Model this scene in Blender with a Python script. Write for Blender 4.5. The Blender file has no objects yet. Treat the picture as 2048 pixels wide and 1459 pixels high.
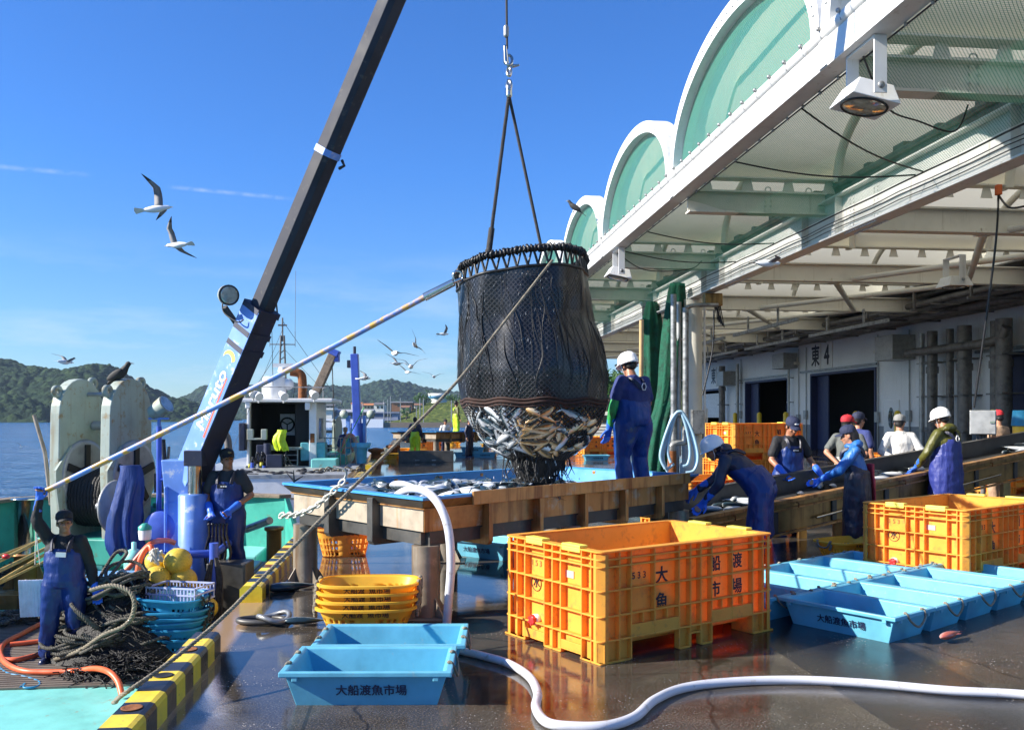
import bpy, bmesh, math, random
from mathutils import Vector, Matrix, noise
from math import radians as R, sin, cos, pi

SC = bpy.context.scene
COL = SC.collection
rnd = random.Random(7)

# ------------------------------------------------------------------ camera, sky, sun, exposure
CAM_H = 1.65
F = 1800.0
cam_d = bpy.data.cameras.new('camera')
cam = bpy.data.objects.new('camera', cam_d); COL.objects.link(cam)
cam.location = (0, 0, CAM_H); cam.rotation_euler = (R(90), 0, 0)
cam_d.sensor_width = 36; cam_d.lens = F/2048*36
cam_d.shift_y = (833-729.5)/2048
cam_d.clip_start = .1; cam_d.clip_end = 30000
SC.camera = cam

SUN = Vector((-.84, -.185, .50)).normalized()
sun_d = bpy.data.lights.new('sun', 'SUN'); sun_d.energy = 5.0; sun_d.angle = R(.5); sun_d.color = (1, .93, .82)
sun = bpy.data.objects.new('sun', sun_d); COL.objects.link(sun)
sun.rotation_euler = SUN.to_track_quat('Z', 'Y').to_euler()
sun.location = (-20, -5, 30)

def nd(nt, typ, props=None, **inp):
    n = nt.nodes.new(typ)
    for k, v in (props or {}).items(): setattr(n, k, v)
    for k, v in inp.items():
        key = int(k[1:]) if k[0] == 'i' and k[1:].isdigit() else k.replace('_', ' ')
        if hasattr(v, 'links') or isinstance(v, bpy.types.NodeSocket): nt.links.new(v, n.inputs[key])
        else: n.inputs[key].default_value = v
    return n

def math_(nt, op, a, b=0.0, c=None):
    n = nt.nodes.new('ShaderNodeMath'); n.operation = op
    for i, v in enumerate((a, b) if c is None else (a, b, c)):
        if isinstance(v, bpy.types.NodeSocket): nt.links.new(v, n.inputs[i])
        else: n.inputs[i].default_value = v
    return n.outputs[0]

def mixc(nt, fac, a, b, mode='MIX'):
    n = nt.nodes.new('ShaderNodeMix'); n.data_type = 'RGBA'; n.blend_type = mode
    for i, v in ((0, fac), (6, a), (7, b)):
        if isinstance(v, bpy.types.NodeSocket): nt.links.new(v, n.inputs[i])
        elif i: n.inputs[i].default_value = (*v, 1) if len(v) == 3 else v
        else: n.inputs[i].default_value = v
    return n.outputs[2]

def ramp(nt, fac, stops, interp='LINEAR'):
    n = nt.nodes.new('ShaderNodeValToRGB'); nt.links.new(fac, n.inputs[0])
    cr = n.color_ramp; cr.interpolation = interp
    while len(cr.elements) < len(stops): cr.elements.new(.5)
    for e, (p, c) in zip(cr.elements, stops):
        e.position = p; e.color = (*c, 1) if len(c) == 3 else c
    return n.outputs[0]

def maprange(nt, v, a, b, c=0.0, d=1.0):
    n = nd(nt, 'ShaderNodeMapRange', None, Value=v, From_Min=a, From_Max=b, To_Min=c, To_Max=d)
    return n.outputs[0]

W = bpy.data.worlds.new('World'); SC.world = W; W.use_nodes = True
nt = W.node_tree; nt.nodes.clear()
sky = nt.nodes.new('ShaderNodeTexSky'); sky.sky_type = 'NISHITA'; sky.sun_disc = False
sky.sun_elevation = math.asin(SUN.z); sky.sun_rotation = math.atan2(SUN.x, SUN.y)
sky.air_density = 1.0; sky.dust_density = .1; sky.ozone_density = 2.2
tc = nt.nodes.new('ShaderNodeTexCoord')
nrm = nd(nt, 'ShaderNodeVectorMath', {'operation': 'NORMALIZE'}, i0=tc.outputs['Generated'])
sep = nd(nt, 'ShaderNodeSeparateXYZ', None, i0=nrm.outputs[0])
tint = mixc(nt, maprange(nt, sep.outputs[2], .0, .26), (.58, .83, 1.14), (.41, .86, 1.55))
skyc = mixc(nt, 1.0, sky.outputs[0], tint, 'MULTIPLY')
# thin haze cloud banks low over the hills, and two high vapour trails
mp = nd(nt, 'ShaderNodeMapping', None, Vector=nrm.outputs[0]); mp.inputs['Scale'].default_value = (3.0, 3.0, 16)
cn = nd(nt, 'ShaderNodeTexNoise', None, Vector=mp.outputs[0], Scale=1.6, Detail=7.0, Roughness=.62)
cl = maprange(nt, cn.outputs[0], .47, .78)
band = math_(nt, 'MULTIPLY', maprange(nt, sep.outputs[2], .0, .05), maprange(nt, sep.outputs[2], .19, .04))
cl = math_(nt, 'MULTIPLY', cl, band)
cl = math_(nt, 'MULTIPLY', cl, .8)
colr = mixc(nt, cl, skyc, (5.6, 6.6, 7.8))
def trail(a, b, w, amt, colr):
    def d(p): return Vector(((p[0]-1024)/F, 1, (833-p[1])/F)).normalized()
    A, B = d(a), d(b); n = A.cross(B).normalized(); m = (A+B).normalized()
    dn = nd(nt, 'ShaderNodeVectorMath', {'operation': 'DOT_PRODUCT'}, i0=nrm.outputs[0], i1=n).outputs['Value']
    dm = nd(nt, 'ShaderNodeVectorMath', {'operation': 'DOT_PRODUCT'}, i0=nrm.outputs[0], i1=m).outputs['Value']
    x = maprange(nt, math_(nt, 'ABSOLUTE', dn), w, w*.15)
    y = maprange(nt, dm, A.dot(m)-.0006, A.dot(m)+.0006)
    n2 = nd(nt, 'ShaderNodeTexNoise', None, Vector=nrm.outputs[0], Scale=90.0, Detail=3.0)
    z = math_(nt, 'MULTIPLY', math_(nt, 'MULTIPLY', x, y), maprange(nt, n2.outputs[0], .3, .65))
    return mixc(nt, math_(nt, 'MULTIPLY', z, amt), colr, (5.0, 6.0, 7.2))
colr = trail((-60, 328), (160, 348), .0030, .30, colr)
colr = trail((352, 375), (575, 397), .0028, .36, colr)
bg = nd(nt, 'ShaderNodeBackground', None, Color=colr, Strength=.064)
out = nt.nodes.new('ShaderNodeOutputWorld'); nt.links.new(bg.outputs[0], out.inputs[0])

SC.view_settings.view_transform = 'Standard'; SC.view_settings.look = 'None'
SC.view_settings.exposure = 1.12; SC.view_settings.gamma = 1.0; SC.view_settings.use_curve_mapping = False
SC.render.engine = 'CYCLES'
SC.cycles.max_bounces = 7; SC.cycles.transparent_max_bounces = 24
SC.cycles.diffuse_bounces = 4; SC.cycles.glossy_bounces = 4; SC.cycles.caustics_reflective = False; SC.cycles.caustics_refractive = False

# ------------------------------------------------------------------ placing helpers
ALPHA = math.atan2(194, F)                      # the quay and the market hall run this much left of the view axis
CA, SA = cos(ALPHA), sin(ALPHA)
def P(px, py, D): return Vector(((px-1024)/F*D, D, CAM_H-(py-833)/F*D))
def PZ(px, py, z): return P(px, py, (CAM_H-z)*F/(py-833))
def B(x, y, z): return Vector((x*CA-y*SA, x*SA+y*CA, z))   # quay frame: x across from the water, y along the quay
BM = Matrix.Rotation(ALPHA, 4, 'Z')

def tag(o, label=None, cat=None, group=None, kind=None):
    if label: o['label'] = label
    if cat: o['category'] = cat
    if group: o['group'] = group
    if kind: o['kind'] = kind
    return o
def thing(name, label, cat, loc=(0, 0, 0), rz=0, group=None, M=None):
    o = bpy.data.objects.new(name, None); COL.objects.link(o); o.empty_display_size = .2
    if M is not None: o.matrix_world = M
    else: o.location = loc; o.rotation_euler = (0, 0, rz)
    return tag(o, label, cat, group)
def copy_tree(o, parent=None):
    c = o.copy(); COL.objects.link(c)
    if parent is not None: c.parent = parent
    for ch in o.children: copy_tree(ch, c)
    return c
def dup(o, loc, rz=None, label=None, group=None, sc=None):
    c = copy_tree(o); c.location = loc
    if rz is not None: c.rotation_euler = (0, 0, rz) if not hasattr(rz, '__len__') else rz
    if label: c['label'] = label
    if group: c['group'] = group
    if sc: c.scale = (sc, sc, sc) if not hasattr(sc, '__len__') else sc
    return c

def catmull(pts, sub=8):
    pts = [Vector(p) for p in pts]; out = []
    for i in range(len(pts)-1):
        p0 = pts[max(i-1, 0)]; p1 = pts[i]; p2 = pts[i+1]; p3 = pts[min(i+2, len(pts)-1)]
        for k in range(sub):
            t = k/sub
            out.append(.5*((2*p1)+(-p0+p2)*t+(2*p0-5*p1+4*p2-p3)*t*t+(-p0+3*p1-3*p2+p3)*t**3))
    out.append(pts[-1]); return out

class MB:
    def __init__(s): s.v = []; s.f = []; s.m = []; s.sm = []
    def add(s, vs, fs, m=0, smooth=False):
        o = len(s.v); s.v += [Vector(q) for q in vs]
        for f in fs: s.f.append([o+i for i in f]); s.m.append(m); s.sm.append(smooth)
        return s
    def box(s, c, d, rot=None, m=0, top=None):
        x, y, z = d[0]/2, d[1]/2, d[2]/2
        tx, ty = (x, y) if top is None else (top[0]/2, top[1]/2)
        vs = [(-x, -y, -z), (x, -y, -z), (x, y, -z), (-x, y, -z), (-tx, -ty, z), (tx, -ty, z), (tx, ty, z), (-tx, ty, z)]
        M = rot if rot is not None else Matrix.Identity(3)
        if not hasattr(M, 'to_3x3'): M = Matrix.Rotation(M, 3, 'Z')
        M = M.to_3x3()
        return s.add([M @ Vector(v)+Vector(c) for v in vs], [(0, 3, 2, 1), (4, 5, 6, 7), (0, 1, 5, 4), (1, 2, 6, 5), (2, 3, 7, 6), (3, 0, 4, 7)], m)
    def bb(s, a, b, m=0):
        return s.box([(p+q)/2 for p, q in zip(a, b)], [abs(q-p) for p, q in zip(a, b)], None, m)
    def beam(s, a, b, w, h, m=0, up=(0, 0, 1)):
        a, b = Vector(a), Vector(b); x = (b-a); L = x.length; x.normalize()
        y = Vector(up).cross(x); y = y.normalized() if y.length > 1e-5 else Vector((0, 1, 0)); z = x.cross(y)
        M = Matrix((x, y, z)).transposed()
        return s.box((a+b)/2, (L, w, h), M, m)
    def ring(s, pts, r, n, closed=False):
        pts = [Vector(p) for p in pts]; N = len(pts); rings = []; nrm = None
        for i, p in enumerate(pts):
            if closed: t = pts[(i+1) % N]-pts[i-1]
            else: t = pts[min(i+1, N-1)]-pts[max(i-1, 0)]
            t = t.normalized() if t.length > 1e-9 else Vector((0, 0, 1))
            if nrm is None: nrm = t.orthogonal().normalized()
            else:
                nrm = nrm-t*nrm.dot(t); nrm = nrm.normalized() if nrm.length > 1e-6 else t.orthogonal().normalized()
            b = t.cross(nrm); rr = r[i] if hasattr(r, '__len__') else r
            rings.append([p+rr*(cos(2*pi*k/n)*nrm+sin(2*pi*k/n)*b) for k in range(n)])
        return rings
    def tube(s, pts, r, n=8, m=0, closed=False, caps=True):
        rings = s.ring(pts, r, n, closed); N = len(rings); fs = []
        for i in range(N if closed else N-1):
            j = (i+1) % N
            for k in range(n): fs.append((i*n+k, i*n+(k+1) % n, j*n+(k+1) % n, j*n+k))
        s.add([v for q in rings for v in q], fs, m, True)
        if caps and not closed:
            s.add(rings[0], [tuple(range(n-1, -1, -1))], m); s.add(rings[-1], [tuple(range(n))], m)
        return s
    def rope(s, pts, r, pitch=.12, sub=6, m=0, n=5, strands=3):
        pts = catmull(pts, sub); L = 0; d = [0]
        for a, b in zip(pts, pts[1:]): L += (b-a).length; d.append(L)
        cnt = max(6, int(L/(pitch/6))); q = []; j = 0
        for i in range(cnt+1):
            t = L*i/cnt
            while j < len(d)-2 and d[j+1] < t: j += 1
            u = (t-d[j])/max(d[j+1]-d[j], 1e-9); q.append(pts[j].lerp(pts[j+1], u))
        fr = s.ring(q, 1.0, 4)
        for st in range(strands):
            out = []
            for i, p in enumerate(q):
                a = 2*pi*(L*i/cnt)/pitch+2*pi*st/strands
                out.append(p+r*.52*(cos(a)*(fr[i][0]-p)+sin(a)*(fr[i][1]-p)))
            s.tube(out, r*.56, n, m)
        return s
    def lathe(s, prof, n=24, M=None, m=0, smooth=True, caps=True):
        M = M if M is not None else Matrix.Identity(4); vs = []; fs = []
        for r, z in prof:
            for k in range(n): vs.append(M @ Vector((r*cos(2*pi*k/n), r*sin(2*pi*k/n), z)))
        for i in range(len(prof)-1):
            for k in range(n): fs.append((i*n+k, i*n+(k+1) % n, (i+1)*n+(k+1) % n, (i+1)*n+k))
        s.add(vs, fs, m, smooth)
        if caps:
            if prof[0][0] > 1e-6: s.add(vs[:n], [tuple(range(n-1, -1, -1))], m)
            if prof[-1][0] > 1e-6: s.add(vs[-n:], [tuple(range(n))], m)
        return s
    def ball(s, c, r, n=12, rot=None, m=0):
        r = r if hasattr(r, '__len__') else (r, r, r); M = (rot.to_3x3() if rot is not None else Matrix.Identity(3))
        k = max(6, n//2); vs = []; fs = []
        for i in range(1, k):
            a = pi*i/k
            for j in range(n):
                b = 2*pi*j/n; vs.append(M @ Vector((r[0]*sin(a)*cos(b), r[1]*sin(a)*sin(b), r[2]*cos(a)))+Vector(c))
        vs += [M @ Vector((0, 0, r[2]))+Vector(c), M @ Vector((0, 0, -r[2]))+Vector(c)]; T = len(vs)-2
        for i in range(k-2):
            for j in range(n): fs.append((i*n+j, (i+1)*n+j, (i+1)*n+(j+1) % n, i*n+(j+1) % n))
        for j in range(n):
            fs.append((T, j, (j+1) % n)); fs.append((T+1, (k-2)*n+(j+1) % n, (k-2)*n+j))
        return s.add(vs, fs, m, True)
    def limb(s, a, b, ra, rb, n=12, m=0):
        a, b = Vector(a), Vector(b); x = b-a; L = x.length
        pts = [a.lerp(b, t) for t in (0, .25, .5, .75, 1)]
        s.tube(pts, [ra+(rb-ra)*t for t in (0, .25, .5, .75, 1)], n, m)
        return s.ball(a, ra, n, m=m).ball(b, rb, n, m=m)
    def loft(s, secs, m=0, smooth=True, caps=True):
        n = len(secs[0]); fs = []
        for i in range(len(secs)-1):
            for k in range(n): fs.append((i*n+k, i*n+(k+1) % n, (i+1)*n+(k+1) % n, (i+1)*n+k))
        s.add([v for q in secs for v in q], fs, m, smooth)
        if caps: s.add(secs[0], [tuple(range(n-1, -1, -1))], m); s.add(secs[-1], [tuple(range(n))], m)
        return s
    def prism(s, pts, h, M=None, m=0):
        M = M if M is not None else Matrix.Identity(4); n = len(pts)
        vs = [M @ Vector((p[0], p[1], 0)) for p in pts]+[M @ Vector((p[0], p[1], h)) for p in pts]
        return s.add(vs, [tuple(range(n-1, -1, -1)), tuple(range(n, 2*n))]+[(i, (i+1) % n, n+(i+1) % n, n+i) for i in range(n)], m)
    def merge(s, o, M=None, m=None):
        M = M if M is not None else Matrix.Identity(4); b = len(s.v)
        s.v += [M @ v for v in o.v]; s.f += [[b+i for i in f] for f in o.f]; s.m += o.m if m is None else [m]*len(o.m); s.sm += o.sm
        return s
    def mesh(s, name, mats):
        me = bpy.data.meshes.new(name); me.from_pydata([tuple(v) for v in s.v], [], s.f)
        for mt in (mats if isinstance(mats, (list, tuple)) else [mats]): me.materials.append(mt)
        me.polygons.foreach_set('material_index', s.m); me.polygons.foreach_set('use_smooth', s.sm); me.update()
        return me
    def build(s, name, mats, parent=None, loc=None, rz=None, bevel=0, seg=2, M=None):
        o = bpy.data.objects.new(name, s.mesh(name, mats)); COL.objects.link(o)
        if parent is not None: o.parent = parent
        if M is not None: o.matrix_world = M
        if loc is not None: o.location = loc
        if rz is not None: o.rotation_euler = (0, 0, rz)
        if bevel:
            b = o.modifiers.new('bevel', 'BEVEL'); b.width = bevel; b.segments = seg; b.limit_method = 'ANGLE'; b.angle_limit = R(40)
        return o

# ------------------------------------------------------------------ materials
def newmat(name):
    m = bpy.data.materials.new(name); m.use_nodes = True; nt = m.node_tree; nt.nodes.clear()
    return m, nt, nt.nodes.new('ShaderNodeOutputMaterial')

def pbr(name, c, rough=.5, metal=0.0, var=.18, scale=5.0, bump=0.0, bscale=60.0, spec=.5, transl=0.0, tcol=None,
        dirt=None, streak=None, coat=0.0, sss=0.0, rvar=.1, wave=None, bmap=None):
    """dirt=(colour, amount 0-1, scale); streak=(colour, amount): stains that run downwards"""
    m, nt, out = newmat(name)
    tc = nt.nodes.new('ShaderNodeTexCoord').outputs['Object']
    rn = nt.nodes.new('ShaderNodeObjectInfo').outputs['Random']
    co = nd(nt, 'ShaderNodeVectorMath', {'operation': 'ADD'}, i0=tc, i1=nd(nt, 'ShaderNodeCombineXYZ', None, i0=math_(nt, 'MULTIPLY', rn, 37.0), i1=0.0, i2=math_(nt, 'MULTIPLY', rn, 11.0)).outputs[0]).outputs[0]
    n1 = nd(nt, 'ShaderNodeTexNoise', None, Vector=co, Scale=scale, Detail=6.0, Roughness=.6).outputs[0]
    lo = tuple(max(0, x*(1-var*1.6)) for x in c); hi = tuple(min(1, x*(1+var)) for x in c)
    col = ramp(nt, n1, [(.28, lo), (.5, c), (.74, hi)])
    rgh = maprange(nt, n1, .3, .7, rough-rvar*.5, rough+rvar)
    if dirt:
        n2 = nd(nt, 'ShaderNodeTexNoise', None, Vector=co, Scale=dirt[2], Detail=8.0, Roughness=.68).outputs[0]
        a = .78-.45*dirt[1]
        f = maprange(nt, n2, a-.06, a+.07)
        col = mixc(nt, f, col, dirt[0])
    if streak:
        mp = nd(nt, 'ShaderNodeMapping', None, Vector=co); mp.inputs['Scale'].default_value = (9, 9, .55)
        n3 = nd(nt, 'ShaderNodeTexNoise', None, Vector=mp.outputs[0], Scale=1.0 if len(streak) < 3 else streak[2], Detail=5.0, Roughness=.65).outputs[0]
        a = .74-.35*streak[1]
        col = mixc(nt, maprange(nt, n3, a-.04, a+.14, 0, .92), col, streak[0])
    p = nd(nt, 'ShaderNodeBsdfPrincipled', None, Base_Color=col, Roughness=rgh, Metallic=metal)
    p.inputs['Specular IOR Level'].default_value = spec
    if coat: p.inputs['Coat Weight'].default_value = coat; p.inputs['Coat Roughness'].default_value = .08
    if sss:
        p.inputs['Subsurface Weight'].default_value = sss; p.inputs['Subsurface Radius'].default_value = (.012, .005, .003)
    if bump:
        cb = co
        if bmap: mb_ = nd(nt, 'ShaderNodeMapping', None, Vector=co); mb_.inputs['Scale'].default_value = bmap; cb = mb_.outputs[0]
        n4 = nd(nt, 'ShaderNodeTexNoise', None, Vector=cb, Scale=bscale, Detail=5.0, Roughness=.6).outputs[0]
        bp = nd(nt, 'ShaderNodeBump', None, Height=n4, Strength=bump, Distance=.02 if bscale > 20 else .06)
        nt.links.new(bp.outputs[0], p.inputs['Normal'])
    if wave:
        w = nd(nt, 'ShaderNodeTexWave', {'bands_direction': wave[0]}, Vector=tc, Scale=wave[1], Distortion=0.0).outputs[1]
        bp = nd(nt, 'ShaderNodeBump', None, Height=w, Strength=wave[2], Distance=.02); nt.links.new(bp.outputs[0], p.inputs['Normal'])
    sh = p.outputs[0]
    if transl:
        t = nd(nt, 'ShaderNodeBsdfTranslucent', None, Color=(*(tcol or c), 1))
        mx = nd(nt, 'ShaderNodeMixShader', None, i0=transl, i1=sh, i2=t.outputs[0]); sh = mx.outputs[0]
    nt.links.new(sh, out.inputs[0])
    return m

def meshnet(name, c, cover, cell, wire, transl=.3, rough=.6, cyl=None):
    """knotted netting: strands of colour c on a real diamond grid (object space), clear between them; cover adds fine fibre haze"""
    m, nt, out = newmat(name)
    tc = nt.nodes.new('ShaderNodeTexCoord').outputs['Object']
    sp = nd(nt, 'ShaderNodeSeparateXYZ', None, i0=tc)
    if cyl: u = math_(nt, 'MULTIPLY', math_(nt, 'ARCTAN2', sp.outputs[1], sp.outputs[0]), cyl); v = sp.outputs[2]
    else: u, v = sp.outputs[0], sp.outputs[1]
    def line(t):
        fr = math_(nt, 'FRACT', math_(nt, 'DIVIDE', t, cell))
        return math_(nt, 'LESS_THAN', fr, wire)
    f = ln_ = math_(nt, 'MAXIMUM', line(math_(nt, 'ADD', u, v)), line(math_(nt, 'SUBTRACT', u, v)))
    n = nd(nt, 'ShaderNodeTexNoise', None, Vector=tc, Scale=2.2, Detail=4.0).outputs[0]
    cv = maprange(nt, n, .3, .7, cover*.75, min(1, cover*1.25))
    f = math_(nt, 'MAXIMUM', f, cv)
    p = nd(nt, 'ShaderNodeBsdfPrincipled', None, Base_Color=mixc(nt, ln_, tuple(x*.35 for x in c), tuple(min(1, x*2.6) for x in c)) if cyl else (*c, 1), Roughness=rough)
    if cyl: nt.links.new(nd(nt, 'ShaderNodeBump', None, Height=ln_, Strength=.8, Distance=.008).outputs[0], p.inputs['Normal'])
    t = nd(nt, 'ShaderNodeBsdfTranslucent', None, Color=(*c, 1))
    a = nd(nt, 'ShaderNodeMixShader', None, i0=transl, i1=p.outputs[0], i2=t.outputs[0])
    tr = nt.nodes.new('ShaderNodeBsdfTransparent')
    mx = nd(nt, 'ShaderNodeMixShader', None, i0=f, i1=tr.outputs[0], i2=a.outputs[0]); nt.links.new(mx.outputs[0], out.inputs[0])
    return m

M = {}
RUST = (.16, .055, .015)
M['white_steel'] = pbr('white_steel', (.74, .74, .72), .45, var=.06, scale=1.5, streak=((.45, .42, .36), .35))
M['cream_steel'] = pbr('cream_steel', (.66, .64, .56), .5, var=.07, scale=1.5, streak=((.40, .36, .28), .3))
M['grey_steel'] = pbr('grey_steel', (.36, .37, .37), .4, .3, var=.2, scale=6)
M['galv'] = pbr('galvanised_steel', (.30, .31, .31), .42, .55, var=.35, scale=7, dirt=((.12, .11, .10), .4, 5))
M['dark_pipe'] = pbr('dark_pipe', (.15, .145, .14), .5, .2, var=.4, scale=4, dirt=((.22, .2, .17), .35, 6))
M['stain_steel'] = pbr('stained_steel', (.46, .235, .075), .36, .35, var=.3, scale=3, streak=((.17, .06, .018), .62), dirt=((.42, .36, .27), .35, 4))
M['pale_stain_steel'] = pbr('pale_stained_steel', (.44, .37, .28), .42, .2, var=.2, scale=5, streak=((.42, .22, .08), .42, 1.0))
M['dark_steel'] = pbr('dark_steel', (.075, .072, .066), .42, .3, var=.3, scale=5, dirt=((.16, .12, .08), .3, 6))
M['leg_steel'] = pbr('leg_steel', (.26, .22, .17), .40, .3, var=.22, scale=4, streak=((.13, .07, .03), .45), dirt=((.34, .30, .24), .3, 7))
M['gold_steel'] = pbr('golden_steel', (.34, .21, .07), .36, .5, var=.3, scale=4, streak=((.12, .06, .02), .5))
M['rust'] = pbr('rust', (.22, .075, .02), .8, var=.4, scale=14, bump=.3)
M['chrome'] = pbr('chrome', (.62, .58, .50), .12, 1.0, var=.1, scale=3)
M['tank_blue'] = pbr('tank_blue', (.05, .27, .60), .35, var=.12, scale=4, dirt=((.20, .33, .45), .3, 9), spec=.5)
M['tub_blue'] = pbr('tub_blue', (.15, .50, .66), .40, var=.12, scale=5, transl=.22, tcol=(.10, .5, .75), dirt=((.30, .48, .52), .26, 22), bump=.06, bscale=25)
M['basket_blue'] = pbr('basket_blue', (.03, .28, .52), .42, var=.14, scale=6, transl=.25, tcol=(.03, .35, .6))
M['orange'] = pbr('orange_plastic', (.94, .50, .075), .42, var=.10, scale=4, transl=.34, tcol=(1.0, .38, .02), dirt=((.58, .32, .08), .40, 13))
M['yellow'] = pbr('yellow_plastic', (.88, .60, .06), .40, var=.10, scale=5, transl=.38, tcol=(1.0, .52, .0), dirt=((.55, .38, .10), .25, 9))
M['clip_yellow'] = pbr('clip_yellow', (.85, .72, .10), .4, var=.05)
M['kerb_yellow'] = pbr('kerb_yellow', (.84, .60, .03), .34, var=.12, scale=9, dirt=((.20, .11, .05), .22, 12), bump=.08, bscale=30)
M['kerb_black'] = pbr('kerb_black', (.014, .014, .016), .30, var=.3, scale=9, dirt=((.10, .09, .08), .16, 14), bump=.08, bscale=30)
M['ink'] = pbr('black_ink', (.012, .012, .018), .5, var=.1)
M['ink_blue'] = pbr('navy_ink', (.010, .02, .06), .5, var=.1)
M['white_paint'] = pbr('white_paint', (.80, .80, .78), .4, var=.07, scale=4, dirt=((.45, .43, .40), .2, 8))
M['red_plastic'] = pbr('red_plastic', (.62, .03, .03), .35, var=.1)
M['rubber'] = pbr('rubber', (.02, .02, .02), .6, var=.2)
M['black_matt'] = pbr('black_matt', (.012, .012, .014), .7, var=.2)
M['black_gloss'] = pbr('black_gloss', (.02, .02, .024), .25, var=.2)
M['hose_white'] = pbr('hose_white', (.70, .71, .75), .30, var=.06, transl=.2, dirt=((.42, .38, .34), .36, 14))
M['hose_blue'] = pbr('hose_blue', (.40, .62, .78), .3, var=.06, transl=.2)
M['hose_orange'] = pbr('hose_orange', (.72, .13, .045), .4, var=.1, dirt=((.35, .12, .06), .3, 8))
M['hose_pink'] = pbr('hose_pink', (.66, .27, .18), .45, var=.1)
M['rope_tan'] = pbr('rope_tan', (.24, .21, .155), .85, var=.3, scale=25, bump=.5, bscale=140)
M['rope_grey'] = pbr('rope_grey', (.105, .100, .085), .9, var=.4, scale=22, bump=.5, bscale=140)
M['rope_dark'] = pbr('rope_dark', (.045, .042, .04), .8, var=.5, scale=20, bump=.5, bscale=140)
M['rope_white'] = pbr('rope_white', (.62, .60, .54), .85, var=.15, scale=25, bump=.4, bscale=140)
M['rope_black'] = pbr('rope_black', (.012, .012, .013), .42, var=.4, scale=20)
M['net_black'] = pbr('net_black', (.010, .010, .011), .55, var=.5, scale=25, bump=.9, bscale=45)
M['turq'] = pbr('turquoise_paint', (.20, .58, .53), .36, var=.13, scale=2.5, dirt=((.32, .20, .09), .24, 6), bump=.05, bscale=20)
M['green_paint'] = pbr('green_paint', (.045, .33, .26), .4, var=.18, scale=3, dirt=((.18, .12, .06), .22, 7))
M['sage'] = pbr('sage_paint', (.37, .43, .37), .48, var=.10, scale=3, dirt=((.30, .21, .10), .36, 7), streak=((.27, .22, .13), .5))
M['crane_blue'] = pbr('crane_blue', (.055, .11, .48), .33, var=.12, scale=3, dirt=((.42, .30, .22), .22, 11))
M['crane_sky'] = pbr('crane_sky', (.15, .29, .70), .35, var=.12, scale=3, dirt=((.62, .64, .68), .34, 6))
M['crane_navy'] = pbr('crane_navy', (.014, .020, .050), .5, var=.3, scale=3, dirt=((.07, .06, .06), .25, 8))
M['boom_grey'] = pbr('boom_grey', (.034, .037, .050), .62, var=.25, scale=3, dirt=((.09, .085, .08), .3, 9), spec=.25)
M['pole_blue'] = pbr('pole_blue', (.13, .26, .68), .4, var=.12, scale=5, dirt=((.55, .30, .05), .62, 6))
M['bamboo'] = pbr('bamboo', (.50, .36, .11), .5, var=.25, scale=7)
M['wood'] = pbr('pale_wood', (.55, .36, .17), .6, var=.15, scale=8)
M['wood_dark'] = pbr('weathered_wood', (.22, .17, .12), .8, var=.3, scale=9, bump=.3)
M['float_yellow'] = pbr('float_yellow', (.66, .46, .05), .42, var=.14, scale=6, dirt=((.20, .13, .04), .32, 9))
M['foam'] = pbr('foam_grey', (.40, .37, .34), .7, var=.1, dirt=((.22, .16, .12), .3, 6))
M['lid_blue'] = pbr('lid_blue', (.14, .36, .66), .4, var=.12, dirt=((.55, .58, .6), .3, 10))
M['cyan_buck'] = pbr('cyan_bucket', (.12, .50, .72), .4, var=.1)
M['glass_dark'] = pbr('dark_glass', (.02, .03, .035), .06, spec=.6, var=.2)
M['lamp_glass'] = pbr('lamp_glass', (.55, .57, .52), .06, .6, var=.3, scale=12)
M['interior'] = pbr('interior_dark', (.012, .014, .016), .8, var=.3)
M['navy_door'] = pbr('navy_door', (.02, .03, .10), .5, var=.1)
M['mat_rubber'] = pbr('mat_rubber', (.17, .14, .115), .62, var=.25, scale=3, bump=.1)
M['red_boot'] = pbr('red_antifoul', (.20, .03, .035), .5, var=.2)
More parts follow.
